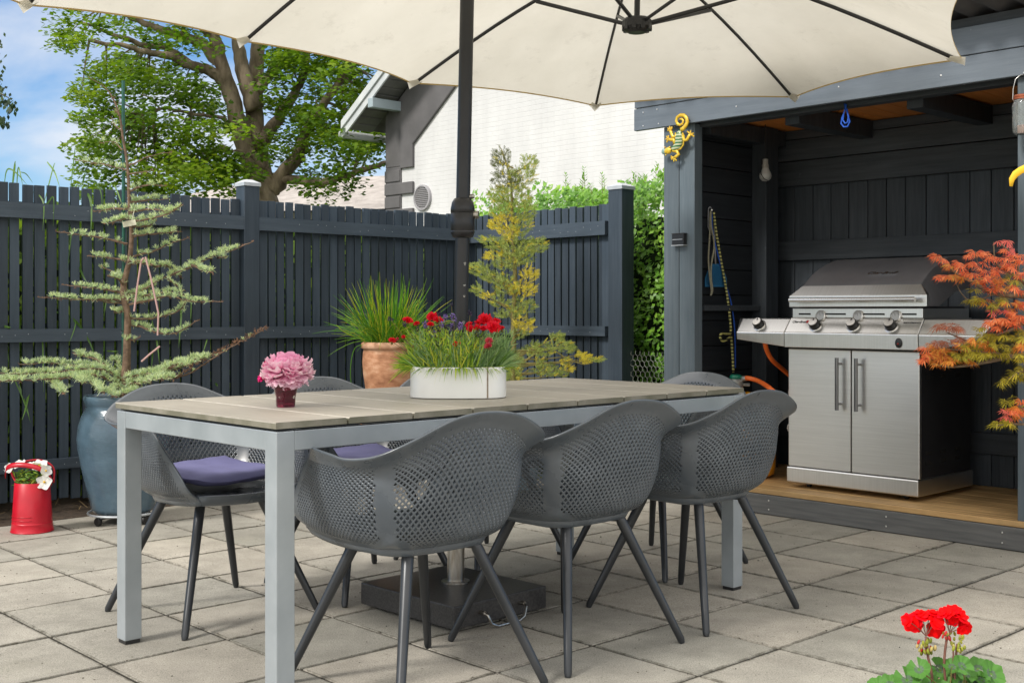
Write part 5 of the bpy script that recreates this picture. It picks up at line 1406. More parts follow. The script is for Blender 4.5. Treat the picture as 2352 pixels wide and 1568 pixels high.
# =================================================================== red watering can with pansies
wc = Vector(at(74, 1197, 5.60)); wc.z = 0; wc.x = (74 - HX) / FX * 5.60
can_ = thing('red_can', 'red enamel can with strap handle used as a planter by the fence', 'can', wc)
mb = MB(); H_ = .232
mb.lathe([(0, 0.001), (.095, .001), (.0975, .004), (.0955, .008), (.0905, .040), (.0915, .042), (.0895, .044), (.0895, .050), (.0785, H_), (.0775, H_ + .001), (.0765, H_), (.078, H_ - .04)], 48)
cb_ = mb.build('body', m_redcan, can_, smooth=True, auto=50)
mb = MB()
for z in (.062, .078):
    r_z = .0905 - .0115 * (z - .05) / .18
    mb.tube([(math.cos(a_) * r_z, math.sin(a_) * r_z, z) for a_ in [R(200 + 6 * k) for k in range(16)]], .0018, 6)
mb.build('raised_band', m_redcan, cb_, smooth=True)
mb = MB(); pts = []
for k in range(21):
    a_ = math.pi * k / 20; pts.append(Vector((-math.cos(a_) * .108 - .008, -.045 * math.sin(a_) - .02, H_ - .005 + .075 * math.sin(a_) ** .7 + .035 * (1 - k / 20) * 1)))
b = len(mb.v)
for p in pts: mb.v += [(p.x, p.y - .004, p.z - .011), (p.x, p.y + .004, p.z + .011)]
for k in range(20): mb.f.append((2 * k, 2 * k + 1, 2 * k + 3, 2 * k + 2)); mb.m.append(0)
mb.build('handle', m_redcan, can_, smooth=True, solid=.003)
rh_ = [(-.078, .02, H_ - .01), (-.105, .03, H_ + .03), (-.108, .03, H_ + .07), (-.06, .04, H_ + .088), (.02, .05, H_ + .095), (.08, .05, H_ + .06), (.085, .04, H_ - .01)]
mb = MB(); mb.tube([cr(rh_, k / 30) for k in range(31)], .0045, 8, flat=2.0); mb.build('rear_handle', m_redcan, can_, smooth=True)
mb = MB(); mb.disc((0, 0, 0), .0775, 24, H_ - .015); mb.build('soil', m_soil, can_)
pn0 = wc + Vector((0, 0, H_ - .015))
pan = thing('white_pansies', 'white pansies with small yellow eyes planted in the red can', 'flowers', pn0)
m_pet = leafmat('white_petal', [(.72, .72, .74), (.82, .82, .83)], .25, .6)
m_petred = leafmat('red_petal', [(.72, .006, .016), (.88, .012, .03), (.80, .008, .05)], .22, .55)
def petal(mb, c, d, nrm, L, W, cup=.25, n=5, ruff=0, r=rnd, shape=.7):
    sd = nrm.cross(d).normalized(); b = len(mb.v); ph = r.uniform(0, 6)
    for i in range(n + 1):
        t = i / n; w = W * max(.06, math.sin(math.pi * (t ** .8 * .70 + .07)))
        for j in range(5):
            s = j / 4 * 2 - 1
            h = cup * L * (t * t) - .25 * W * s * s * cup + ruff * L * math.sin(s * 4 + ph) * t * t
            p = c + d * (L * t * (1 - .26 * s * s * t)) + sd * (w * s * .5) + nrm * h
            mb.v.append(tuple(p))
    for i in range(n):
        for j in range(4): mb.f.append((b + i * 5 + j, b + i * 5 + j + 1, b + i * 5 + j + 6, b + i * 5 + j + 5)); mb.m.append(0)
def flower(parent, org, c, nrm, R_, mat, n, name='flower', layers=1, ctr=None, W=1.0, ruff=.1, cup=.2, r=rnd):
    mb = MB(); nrm = nrm.normalized(); a = nrm.orthogonal().normalized(); b2 = nrm.cross(a)
    for l in range(layers):
        sc = 1 - .22 * l
        for k in range(n):
            an = 2 * math.pi * (k + .5 * l) / n + r.uniform(-.15, .15)
            d = (a * math.cos(an) + b2 * math.sin(an)) * math.cos(.35 * l) + nrm * math.sin(.35 * l)
            petal(mb, c + nrm * .0015 * l, d.normalized(), (nrm * math.cos(.35 * l) - (a * math.cos(an) + b2 * math.sin(an)) * math.sin(.35 * l)).normalized(), R_ * sc, R_ * W * sc, cup, 4, ruff, r)
    f = mb.build(name, mat, parent, smooth=True, org=org)
    if ctr:
        mb = MB(); mb.ball(c + nrm * .003, R_ * .16, 6, 4); mb.build('flower_centre', ctr, f, org=org)
    return f
m_eye = P('yellow_eye', (.70, .42, .02), rough=.6)
def cz_(a_, b_, dy=0): return at(a_ / 5.225 * .784, (1300 + b_ / 5.225) * .784, 5.60 + dy)
for (a_, b_, rr, nx, ny, nz) in [(680, 580, 105, .1, -1, .1), (600, 340, 120, 0, -.6, 1), (700, 410, 85, .7, -.6, .3), (450, 320, 75, -.2, -.3, 1), (290, 320, 95, -.2, -.5, .8), (140, 370, 70, -.3, -1, .2), (560, 310, 60, 0, .3, 1)]:
    flower(pan, pn0, cz_(a_, b_, -.05 if b_ > 400 else 0), Vector((nx, ny, nz)), rr / 5.225 * .784 / FX * 5.6 * 1.18, m_pet, 5, ctr=m_eye, W=1.15, ruff=.08)
mb = MB()
for k in range(110):
    a_, b_ = rnd.uniform(230, 640), rnd.uniform(420, 620); c = cz_(a_, b_, rnd.uniform(-.06, .05)); 
    leaf(mb, c, rnd.uniform(.02, .035), rnd.uniform(.007, .011), (Vector((0, -.6, .6)) + rv(rnd) * .5).normalized(), Vector((rnd.uniform(-1, 1), rnd.uniform(-.5, .5), .6)))
for k in range(30):
    c = cz_(rnd.uniform(280, 620), 600); mb.tube([c, c + Vector((rnd.uniform(-.03, .03), rnd.uniform(-.03, .03), rnd.uniform(.02, .06)))], .0012, 4, cap=False)
mb.build('leaves', leafmat('pansy_leaf', [(.05, .14, .02), (.12, .26, .03), (.35, .40, .04)], .3), pan, org=pn0)

# =================================================================== terracotta pot with chives
TPY = 6.75; tc0 = at(893, 800, TPY); tcz = .40
stool = thing('pot_stool', 'low wooden plant stool under the terracotta pot behind the table', 'stool', (tc0.x, TPY, 0))
mb = MB(); mb.bb(-.17, .17, -.17, .17, .37, .399)
mb.build('seat', orange_wood, stool, bevel=.004)
for sx in (-1, 1):
    for sy in (-1, 1): mb = MB(); mb.bb(sx * .14 - .018, sx * .14 + .018, sy * .14 - .018, sy * .14 + .018, 0, .3695); mb.build('leg', paint_dark_v, stool, bevel=.003)
def terra():
    m, nt, b = newmat('terracotta'); b.inputs['Roughness'].default_value = .8
    col = ramp(nt, noise(nt, 5, (1, 1, 2.2), detail=6, rough=.65), [(.36, (.25, .105, .05)), (.5, (.46, .225, .12)), (.66, (.66, .42, .28))])
    nt.links.new(col, b.inputs['Base Color']); bump(nt, b, noise(nt, 30, (1, 1, 4), detail=5), .3, .004); return m
tpot = thing('terracotta_pot', 'weathered terracotta pot holding the chives in front of the long fence', 'pot', (tc0.x, TPY, tcz))
zr_ = zat(785, TPY) - tcz
mb = MB(); mb.lathe([(0, .001), (.082, .001), (.086, .01), (.104, .07), (.128, .17), (.145, zr_ - .18), (.150, zr_ - .11), (.146, zr_ - .06), (.142, zr_ - .040), (.145, zr_ - .040), (.155, zr_ - .034), (.157, zr_ - .018), (.153, zr_ - .004), (.144, zr_), (.136, zr_ - .003), (.133, zr_ - .05)], 48)
mb.build('pot_body', terra(), tpot, smooth=True)
mb = MB(); mb.disc((0, 0, 0), .1345, 28, zr_ - .03); mb.build('soil', m_soil, tpot)
ch0 = Vector((tc0.x, TPY, tcz + zr_ - .03))
chv = thing('chives', 'spiky clump of green and yellow chives in the terracotta pot', 'chives', ch0)
mb = MB(); rch = random.Random(31)
for k in range(430):
    a_ = rch.uniform(0, 6.28); r0 = .115 * math.sqrt(rch.random()); 
    lean = rch.random() ** 1.1 * 1.25; an = a_ + rch.gauss(0, .5)
    L = rch.uniform(.20, .44) * (1 - .15 * lean); base = ch0 + Vector((r0 * math.cos(a_), r0 * math.sin(a_), 0))
    d0 = Vector((math.cos(an) * lean * .75, math.sin(an) * lean * .75, 1)).normalized(); droop = rch.uniform(.0, .55) * lean + (.5 if rch.random() < .06 else 0)
    pts = [base + d0 * L * s + Vector((math.cos(an) * .10 * s * s * lean, math.sin(an) * .1 * s * s * lean, -droop * L * s * s)) for s in [q / 7 for q in range(8)]]
    mb.tube(pts, [.0021, .0022, .0022, .0021, .0019, .0016, .0012, .0005], 4, cap=False)
# a few stray blades to the left and one long one hanging down
for pts in ([(850, 790), (820, 775), (790, 762), (772, 745)], [(850, 790), (810, 770), (775, 755), (768, 768)], [(845, 790), (815, 800), (805, 850), (810, 915)], [(850, 785), (800, 740), (775, 730)], [(950, 770), (985, 720), (990, 700)]):
    P3 = [tuple(at(x, y, TPY - .05)) for x, y in pts]; mb.tube([cr(P3, q / 12) for q in range(13)], [.0022] * 10 + [.0016, .001, .0004], 4, cap=False)
mb.build('blades', leafmat('chive_blade', [(.045, .16, .012), (.09, .26, .018), (.16, .34, .02), (.42, .42, .03)], .2, .4), chv, org=ch0)

# =================================================================== juniper by the short fence
JY = 6.95; jb = at(1180, 880, JY); jb.z = .0
jpot = thing('dark_plant_pot', 'dark round pot of the golden conifer behind the table', 'pot', (jb.x, JY, 0))
mb = MB(); mb.lathe([(0, .001), (.13, .001), (.17, .36), (.18, .37), (.18, .39), (.165, .39), (.16, .34)], 36); mb.build('pot_body', m_glaze, jpot, smooth=True, auto=50)
mb = MB(); mb.disc((0, 0, 0), .163, 24, .36); mb.build('soil', m_soil, jpot)
j0 = Vector((jb.x, JY, .36))
jun = thing('golden_conifer', 'slender green and golden conifer in front of the short fence', 'conifer', j0)
def jz(a_, b_, dy=0): return at((1380 + a_ / 2.239) * .784, (420 + b_ / 2.239) * .784, JY + dy)
mb = MB(); tr_ = [jz(275, 1620), jz(278, 1300), jz(280, 1100), jz(290, 900), jz(280, 700), jz(270, 500), jz(265, 300), jz(245, 180), jz(200, 40)]
mb.tube([cr([tuple(p) for p in tr_], q / 40) for q in range(41)], [.018 * (1 - .9 * q / 40) + .001 for q in range(41)], 8)
rj = random.Random(17)
tgreen = MB(); tgold = MB(); tdark = MB()
def spray(dst, c, d, L, lo=False):
    d = d.normalized(); s = d.cross(Vector((0, 1, .2))); s = s.normalized() if s.length > .1 else Vector((1, 0, 0))
    n = max(4, int(L / .006)); pts = [c + d * L * k / n + Vector((0, 0, .10 * L * (k / n) ** 2)) for k in range(n + 1)]
    w_ = .0012
    for k in range(1, n + 1):
        for sg in (1, -1):
            l = .016 * (1 - .55 * k / n) * rj.uniform(.6, 1.2); dd = (d * .8 + s * sg * .7 + rv(rj) * .35).normalized()
            q = dd.cross(Vector((0, 1, 0)));
            q = (q.normalized() if q.length > .05 else Vector((1, 0, 0))) * w_
            p = pts[k - 1]; dst.add([p - q * .6, p + q * .6, p + dd * l + q * .5, p + dd * l - q * .5], [(0, 1, 2, 3)])
    q = s * .0012; dst.add([c - q, c + q, pts[-1] + q * .6, pts[-1] - q * .6], [(0, 1, 2, 3)])
clus = [(200, 110, 55, 80, 'd'), (380, 130, 50, 55, 'g'), (230, 240, 90, 60, 'd'), (330, 220, 80, 60, 'g'), (180, 340, 60, 50, 'g'), (280, 350, 110, 80, 'g'), (190, 440, 60, 50, 'g'), (340, 450, 80, 60, 'g'), (210, 530, 85, 55, 'y'), (330, 540, 60, 60, 'g'), (250, 590, 60, 40, 'y'), (110, 635, 50, 32, 'g'), (160, 670, 50, 30, 'g'), (440, 670, 50, 48, 'g'), (290, 670, 110, 75, 'g'), (150, 740, 50, 35, 'y'), (50, 820, 55, 45, 'g'), (100, 860, 50, 40, 'g'), (240, 780, 90, 60, 'g'), (340, 740, 70, 60, 'g'), (190, 890, 80, 40, 'g'), (380, 860, 50, 45, 'y'), (330, 960, 90, 50, 'y'), (230, 950, 70, 50, 'g'), (50, 965, 42, 30, 'g'), (105, 1000, 38, 22, 'y'), (190, 1040, 50, 40, 'g'), (330, 1070, 90, 50, 'g'), (250, 1120, 80, 35, 'g'), (350, 1195, 60, 55, 'y'), (310, 1250, 50, 22, 'g'),
        (400, 1360, 60, 50, 'g'), (470, 1350, 60, 50, 'g'), (555, 1270, 35, 38, 'g'), (580, 1330, 50, 35, 'g'), (640, 1340, 35, 40, 'g'), (610, 1430, 32, 25, 'y'), (635, 1480, 25, 28, 'y'), (700, 1390, 22, 28, 'y'), (745, 1415, 40, 38, 'y'), (820, 1420, 38, 20, 'g'), (500, 1490, 100, 40, 'g'), (590, 1515, 30, 18, 'g'), (450, 1440, 40, 30, 'g'), (280, 1480, 55, 40, 'g'), (270, 1550, 60, 40, 'g'), (300, 1420, 40, 40, 'g')]
for (a_, b_, ra, rb, ty) in clus:
    n = int(ra * rb / 38); dst = {'g': tgreen, 'y': tgold, 'd': tdark}[ty]
    for k in range(n):
        an = rj.uniform(0, 6.28); q = math.sqrt(rj.random()); x, y = a_ + ra * q * math.cos(an), b_ + rb * q * math.sin(an)
        c = jz(x, y, rj.gauss(0, .06)); out = Vector(((x - a_) / ra * .9 + (x - 275) / 220 + rj.uniform(-.6, .6), rj.uniform(-.9, .6), .5 + rj.uniform(-.7, .6)))
        ds = dst if rj.random() > .10 else (tgold if ty != 'y' else tgreen)
        spray(ds, c, out, rj.uniform(.018, .040))
bb_ = MB()
for (a_, b_, ra, rb, ty) in clus:
    q = jz(a_, b_); y0 = min(1560, b_ + abs(a_ - 275) * .45 + 20) if b_ < 1300 else 1400
    if b_ > 1300: y0 = b_ + 30
    bb_.tube([jz(277, y0), jz((a_ + 277) / 2, (b_ + y0) / 2 + 8), q], [.006, .004, .0015], 5, cap=False)
bb_.tube([jz(280, 1480), jz(420, 1380), jz(520, 1340), jz(640, 1420), jz(740, 1450), jz(800, 1440)], [.007, .006, .005, .004, .003, .001], 6)
bb_.tube([jz(280, 1560), jz(380, 1480), jz(450, 1475)], [.004, .003, .002], 5); bb_.tube([jz(200, 40), jz(178, 10), jz(160, 5)], [.002, .001, .0006], 4)
mb.build('trunk', m_twig2, jun, smooth=True, org=j0); bb_.build('branching', m_twig2, jun, org=j0)
tgreen.build('foliage', leafmat('conifer_green', [(.15, .20, .04), (.26, .32, .07), (.38, .44, .13)], .25, .6), jun, org=j0)
tgold.build('golden_foliage', leafmat('conifer_gold', [(.42, .36, .03), (.60, .50, .04), (.72, .58, .07)], .25, .6), jun, org=j0)
tdark.build('dark_foliage', leafmat('conifer_dark', [(.055, .06, .025), (.11, .13, .045), (.19, .21, .08)], .2, .6), jun, org=j0)

# =================================================================== white planter on the table
pl0 = Vector(((1053 - HX) / FX * 3.965, 3.965, HT))
plr = thing('white_planter', 'low oval white metal planter standing on the table', 'planter', pl0)
a_x, a_y, ph = .1595, .112, .1035
def ell(k, n, e=3.0):
    a_ = 2 * math.pi * k / n; c, s = math.cos(a_), math.sin(a_); q = (abs(c) ** e + abs(s) ** e) ** (-1 / e); return c * q, s * q
mb = MB(); n = 72
prof = [(.97, .0015), (.985, .003), (1, .0035), (1, ph - .001), (.993, ph), (.985, ph - .001), (.98, ph - .03)]
for (f, z) in prof:
    for k in range(n): x, y = ell(k, n); mb.v.append((x * a_x * f, y * a_y * f, z))
for i in range(len(prof) - 1):
    for k in range(n): mb.f.append((i * n + k, i * n + (k + 1) % n, (i + 1) * n + (k + 1) % n, (i + 1) * n + k)); mb.m.append(0)
mb.f.append(tuple(range(n))[::-1]); mb.m.append(0)
pb_ = mb.build('planter_body', m_white_enamel, plr, smooth=True, auto=50)
mb = MB(); mb.add([(ell(k, n)[0] * a_x * .98, ell(k, n)[1] * a_y * .98, ph - .016) for k in range(n)], [tuple(range(n))]); mb.build('soil', m_soil, plr)
for sx_, ww, mt in ((.0985, .0022, m_rust), (.1012, .0014, m_rust)):
    yy = -a_y * (1 - (sx_ / a_x) ** 3.0) ** (1 / 3.0); mb = MB(); mb.bb(sx_ - ww / 2, sx_ + ww / 2, yy - .0012, yy + .002, .004, ph - .001); mb.build('seam', mt, pb_)
# flowering plants in it
s0 = pl0 + Vector((0, 0, ph - .016))
carn = thing('red_carnations', 'red carnations with grassy leaves growing in the white planter', 'flowers', s0)
lav = thing('lavender', 'purple lavender with grey-green leaves growing in the white planter', 'lavender', s0)
def pz(a_, b_, Y): return at((1140 + a_ / 5.6) * .784, (880 + b_ / 5.6) * .784, Y)
rp = random.Random(41)
mg, ml = MB(), MB()
def grass(mb, base, d, L, w, droop):
    pts = [base + d * L * s + Vector((0, 0, -droop * L * s * s)) for s in [q / 6 for q in range(7)]]
    sd = d.cross(Vector((rp.uniform(-.3, .3), 1, .1))).normalized(); mb.ribbon(pts, w, sd)
for k in range(1000):
    a_ = rp.uniform(0, 6.28); q = math.sqrt(rp.random()) * .97; x, y = math.cos(a_) * q * a_x, math.sin(a_) * q * a_y
    if y > .06 and rp.random() < .5: continue
    base = s0 + Vector((x, y, rp.uniform(-.004, .035) * (1 - q * .5)))
    lav_ = (x > .05 and rp.random() < .75) or rp.random() < .30
    o = Vector((x / a_x, y / a_y * .8, 0)); d = (o * rp.uniform(.1, .85) + rv(rp) * .4 + Vector((0, 0, rp.uniform(.6, 1.2)))).normalized()
    L = rp.uniform(.05, .125) * (1.05 - .15 * q)
    grass(ml if lav_ else mg, base, d, L, rp.uniform(.0032, .0052) * (.8 if lav_ else 1.15), rp.uniform(0, .35) * (1.0 if not lav_ else .3))
for k in range(900):    # stems crowded with short upright leaves
    a_ = rp.uniform(0, 6.28); q = math.sqrt(rp.random()); x, y = math.cos(a_) * q * a_x * .95, math.sin(a_) * q * a_y
    o = Vector((x / a_x * .55, y / a_y * .4, 1)).normalized(); H_ = rp.uniform(.04, .135)
    tgt = ml if (x > .06 or rp.random() < .4) else mg
    b0 = s0 + Vector((x * .9, y * .9, 0))
    for j in range(9):
        p = b0 + o * H_ * j / 8; d = (o * .9 + rv(rp) * .75).normalized(); grass(tgt, p, d, rp.uniform(.016, .032), .0034, .1)
# drooping leaves over the rim
for k in range(190):
    a_ = R(rp.uniform(180, 360)) if rp.random() < .8 else rp.uniform(0, 6.28); x, y = math.cos(a_) * a_x, math.sin(a_) * a_y
    d = Vector((math.cos(a_), math.sin(a_), rp.uniform(.1, .7))).normalized(); grass(mg, s0 + Vector((x * .93, y * .93, .012)), d, rp.uniform(.03, .07), .0050, rp.uniform(.4, 1.1))
for k in range(90):
    d = Vector((-1, rp.uniform(-.5, .3), rp.uniform(-.25, .7))).normalized(); grass(mg, s0 + Vector((-a_x * .9, rp.uniform(-.05, .04), .018)), d, rp.uniform(.04, .095), .0048, rp.uniform(0, .5))
for k in range(80):
    d = Vector((rp.uniform(.3, 1), rp.uniform(-.5, .3), rp.uniform(.2, 1))).normalized(); grass(ml, s0 + Vector((a_x * .85, rp.uniform(-.06, .05), .01)), d, rp.uniform(.05, .11), .0036, rp.uniform(0, .3))
mg.build('leaves', leafmat('carnation_leaf', [(.10, .21, .03), (.22, .38, .045), (.40, .54, .06), (.60, .58, .08)], .3, .5), carn, org=s0)
ml.build('leaves', leafmat('lavender_leaf', [(.11, .20, .08), (.21, .34, .13), (.36, .49, .22)], .25, .6), lav, org=s0)
stems = MB()
for (a_, b_, rr, Y, pk) in [(305, 320, 72, 3.93, 0), (450, 375, 48, 3.95, 0), (55, 650, 56, 3.95, 0), (235, 590, 30, 3.93, 0), (135, 620, 22, 3.95, 1), (700, 262, 78, 3.96, 0), (800, 312, 72, 3.92, 0), (680, 385, 50, 3.90, 0), (1320, 392, 60, 3.97, 0), (1335, 460, 58, 3.93, 0), (1460, 372, 62, 3.97, 0), (1440, 440, 56, 3.92, 0), (1545, 452, 48, 3.93, 0), (1568, 305, 100, 3.97, 0), (1750, 340, 70, 3.98, 0), (1712, 432, 104, 3.88, 0), (1840, 450, 46, 3.92, 0), (1640, 655, 56, 3.86, 1), (1622, 738, 58, 3.85, 1), (1085, 705, 42, 3.87, 0), (1395, 745, 34, 3.88, 0), (1160, 700, 20, 3.88, 0)]:
    c = pz(a_, b_, Y); rr = rr / 5.6 * .784 / FX * Y * 1.28
    up = Vector((rp.uniform(-.3, .3), -.75 if rr > .02 or rp.random() < .4 else -.35, .8))
    mat = m_petred if not pk else bpy.data.materials.get('pink_red_petal') or leafmat('pink_red_petal', [(.60, .04, .08), (.75, .10, .14)], .2)
    flower(carn, s0, c - up.normalized() * .002, up, rr * 1.05, mat, 8, layers=4, W=.95, ruff=.22, cup=.12, r=rp)
    b0 = s0 + Vector(((c.x - s0.x) * .6, (c.y - s0.y) * .6, .01)); mid = b0.lerp(c, .55) + Vector((0, 0, .008)); stems.tube([b0, mid, c - up.normalized() * .006], .0012, 5, cap=False)
    stems.tube([c - up.normalized() * .016, c - up.normalized() * .003], [.0035, .0045], 6)
for (a_, b_) in ((1155, 598), (1110, 495), (1015, 580), (1510, 630), (395, 745)): c = pz(a_, b_, 3.87); stems.ball(c, .0035, 6, 5)
stems.build('stems', m_twig2, carn, org=s0)
m_lv = leafmat('lavender_bloom', [(.10, .06, .25), (.25, .16, .55), (.45, .32, .80)], .2)
m_lvd = leafmat('lavender_dry', [(.03, .022, .05), (.07, .05, .11)], .1)
stl = MB()
for (a_, b_, sz, dk_) in [(30, 315, 1.0, 1), (250, 395, .8, 1), (590, 400, 1.1, 0), (700, 450, 1.1, 1), (735, 555, .9, 0), (835, 675, .9, 0), (910, 300, 1.2, 0), (1060, 290, 1.3, 0), (860, 400, 1, 0), (810, 480, 1, 1), (1030, 440, 1.2, 0), (1165, 425, 1.2, 0), (1330, 215, .8, 1), (1025, 80, .5, 1), (1385, 390, .6, 1), (510, 752, .5, 1), (830, 725, .7, 1), (925, 430, .7, 1), (460, 480, .6, 1), (805, 230, .6, 1), (1470, 585, .5, 1), (1535, 585, .5, 1), (605, 440, .8, 0), (1045, 470, .8, 1)]:
    Y = rp.uniform(3.88, 3.98); c = pz(a_, b_, Y); mb = MB(); ax = (Vector((rp.uniform(-.5, .5), 0, 1))).normalized()
    if a_ < 100: ax = Vector((-.9, 0, .4)).normalized()
    for k in range(int(34 * sz)):
        t = rp.uniform(-1, 1) * .011 * sz; rr = .0075 * sz * math.sqrt(max(.05, 1 - (t / (.012 * sz)) ** 2)); o = rv(rp); o = (o - ax * o.dot(ax)).normalized()
        p = c + ax * t + o * rr * .6; petal(mb, p, (o + ax * .5).normalized(), ax, .0062, .0040, .3, 2, 0, rp)
    mb.build('flower_head', m_lvd if dk_ else m_lv, lav, org=s0)
    b0 = s0 + Vector(((c.x - s0.x) * .55, (c.y - s0.y) * .6, .01)); stl.tube([b0, b0.lerp(c, .6) + Vector((0, 0, .01)), c], .0010, 4, cap=False)
stl.build('stems', m_twig2, lav, org=s0)

# =================================================================== peony in a purple glass
gl0 = Vector(((656 - HX) / FX * 3.55, 3.55, HT + .0005))
gls = thing('purple_glass', 'small faceted purple glass tumbler used as a vase on the table', 'glass', gl0)
m_pg, nt, b = newmat('purple_glass'); b.inputs['Base Color'].default_value = (.30, .025, .075, 1); b.inputs['Transmission Weight'].default_value = .85; b.inputs['Roughness'].default_value = .05; b.inputs['IOR'].default_value = 1.45
mb = MB(); n = 40
prof = [(0, 0), (.0265, 0), (.0285, .003), (.0300, .03), (.0355, .055), (.0362, .057), (.0375, .062), (.0400, .088), (.0385, .0885), (.0350, .060), (.0325, .053), (.0270, .012), (0, .009)]
for i, (r_z, z) in enumerate(prof):
    for k in range(n):
        a_ = 2 * math.pi * k / n; fc = 1.0
        if 1 <= i <= 4: q = (k % 5) / 5 * 2 * math.pi; fc = 1 - .035 * (.5 - .5 * math.cos(q))
        mb.v.append((r_z * math.cos(a_) * fc, r_z * math.sin(a_) * fc, z))
for i in range(len(prof) - 1):
    for k in range(n): mb.f.append((i * n + k, i * n + (k + 1) % n, (i + 1) * n + (k + 1) % n, (i + 1) * n + k)); mb.m.append(0)
mb.build('tumbler', m_pg, gls, smooth=True, auto=50)
mb = MB(); mb.lathe([(0, .0105), (.0262, .0125), (.0318, .051), (0, .0512)], 24)
m_w, nt, b = newmat('vase_water'); b.inputs['Base Color'].default_value = (.35, .05, .10, 1); b.inputs['Transmission Weight'].default_value = .9; b.inputs['Roughness'].default_value = .02; b.inputs['IOR'].default_value = 1.33
mb.build('water', m_w, gls, smooth=True, auto=40)
pe0 = at(660, 846, 3.55)
peo = thing('pink_peony', 'full pale pink peony bloom standing in the purple glass', 'peony', pe0)
def peonymat():
    m, nt, b = newmat('peony_petal'); b.inputs['Roughness'].default_value = .6
    tc = nt.nodes.new('ShaderNodeTexCoord'); ln = nt.nodes.new('ShaderNodeVectorMath'); ln.operation = 'LENGTH'; nt.links.new(tc.outputs['Object'], ln.inputs[0])
    mr = node(nt, 'ShaderNodeMapRange'); mr.inputs[1].default_value = .025; mr.inputs[2].default_value = .085; nt.links.new(ln.outputs['Value'], mr.inputs[0])
    col = ramp(nt, mr.outputs[0], [(0, (.85, .18, .46)), (.4, (.95, .42, .64)), (.75, (.97, .64, .77)), (1, (.98, .80, .86))])
    g = nt.nodes.new('ShaderNodeNewGeometry'); col = mix(nt, 1, col, ramp(nt, g.outputs['Random Per Island'], [(0, .86), (1, 1.05)]), 'MULTIPLY')
    nt.links.new(col, b.inputs['Base Color']); b.inputs['Subsurface Weight'].default_value = 0
    tr = nt.nodes.new('ShaderNodeBsdfTranslucent'); nt.links.new(col, tr.inputs[0]); ms = nt.nodes.new('ShaderNodeMixShader'); ms.inputs[0].default_value = .3
    nt.links.new(b.outputs[0], ms.inputs[1]); nt.links.new(tr.outputs[0], ms.inputs[2]); nt.links.new(ms.outputs[0], nt.nodes['Material Output'].inputs[0]); return m
m_peony = peonymat()
def ruffle(mb, c, d, nrm, L, W, cup, r):
    sd = nrm.cross(d).normalized(); b = len(mb.v); ph = r.uniform(0, 6); ph2 = r.uniform(0, 6); nI, nJ = 6, 9
    for i in range(nI + 1):
        t = i / nI; w = W * (.25 + .75 * math.sin(math.pi * .5 * min(1, t * 1.3)))
        for j in range(nJ):
            s = j / (nJ - 1) * 2 - 1
            edge = L * t * (1 - .18 * s * s) + (.06 * L * math.sin(7 * s + ph2) if i == nI else 0)
            h = cup * L * t * t + .18 * W * s * s * (1 if cup > 0 else .4) + .09 * L * t * t * math.sin(5.5 * s + ph) + .05 * L * t * math.sin(11 * s + ph2)
            mb.v.append(tuple(c + d * edge + sd * (w * s * .5) + nrm * h))
    for i in range(nI):
        for j in range(nJ - 1): mb.f.append((b + i * nJ + j, b + i * nJ + j + 1, b + (i + 1) * nJ + j + 1, b + (i + 1) * nJ + j)); mb.m.append(0)
mb = MB(); rpn = random.Random(77)
for k in range(130):
    # directions over the upper 3/4 of a sphere
    f = (k + .5) / 130; zc = 1 - 1.75 * f; an = k * 2.39996 + rpn.uniform(-.2, .2); rr = math.sqrt(max(0, 1 - zc * zc))
    o = Vector((rr * math.cos(an), rr * math.sin(an), zc))
    tang = (Vector((0, 0, 1)) - o * o.z); tang = tang.normalized() if tang.length > .05 else Vector((1, 0, 0))
    d = (o * 1.0 + tang * rpn.uniform(-.5, .35) + rv(rpn) * .25).normalized()
    nrm = d.cross(o.cross(Vector((0, 0, 1))).normalized() if rr > .1 else Vector((1, 0, 0))).normalized()
    if nrm.dot(Vector((0, 0, 1))) < 0 and f < .9: nrm = -nrm
    L = rpn.uniform(.027, .037); c = o * .041; c.z *= .6
    mb_c = pe0 + c; L2 = L * (1.0 if zc > 0 else 1.1)
    ruffle(mb, Vector(mb_c) + Vector((0, 0, -.008)), Vector((d.x * 1.12, d.y * 1.12, d.z * .86)), nrm, L2, rpn.uniform(.036, .052), rpn.uniform(-.15, .65), rpn)
for k in range(14):
    an = k * .45 + rpn.uniform(-.1, .1); d = Vector((math.cos(an), math.sin(an), -.35)).normalized(); ruffle(mb, pe0 + Vector((0, 0, -.012)), d, Vector((0, 0, 1)), rpn.uniform(.058, .070), .045, -.2, rpn)
mb.build('petals', m_peony, peo, smooth=True, org=pe0)
mb = MB(); mb.tube([pe0 + Vector((0, 0, -.02)), gl0 + Vector((.004, 0, .06)), gl0 + Vector((-.012, .004, .014))], .0028, 8); mb.build('stem', m_twig2, peo, smooth=True, org=pe0)
cm0 = at(612, 853, 3.55)
cmg = thing('magenta_flower', 'small magenta blossoms peeping out left of the peony', 'flower', cm0)
m_mag = leafmat('magenta_petal', [(.55, .005, .14), (.78, .01, .26)], .25)
for (x, y, rr) in ((608, 862, .017), (600, 868, .015), (612, 838, .014), (614, 872, .010)):
    c = at(x, y, 3.55); flower(cmg, cm0, c, Vector((-.7, -.6, .3)), rr, m_mag, 6, layers=2, W=.8, ruff=.2, r=rpn)
mb = MB(); mb.tube([cm0, gl0 + Vector((-.02, 0, .09)), gl0 + Vector((0, 0, .02))], .0016, 6, cap=False); mb.build('stem', m_twig2, cmg, org=cm0)

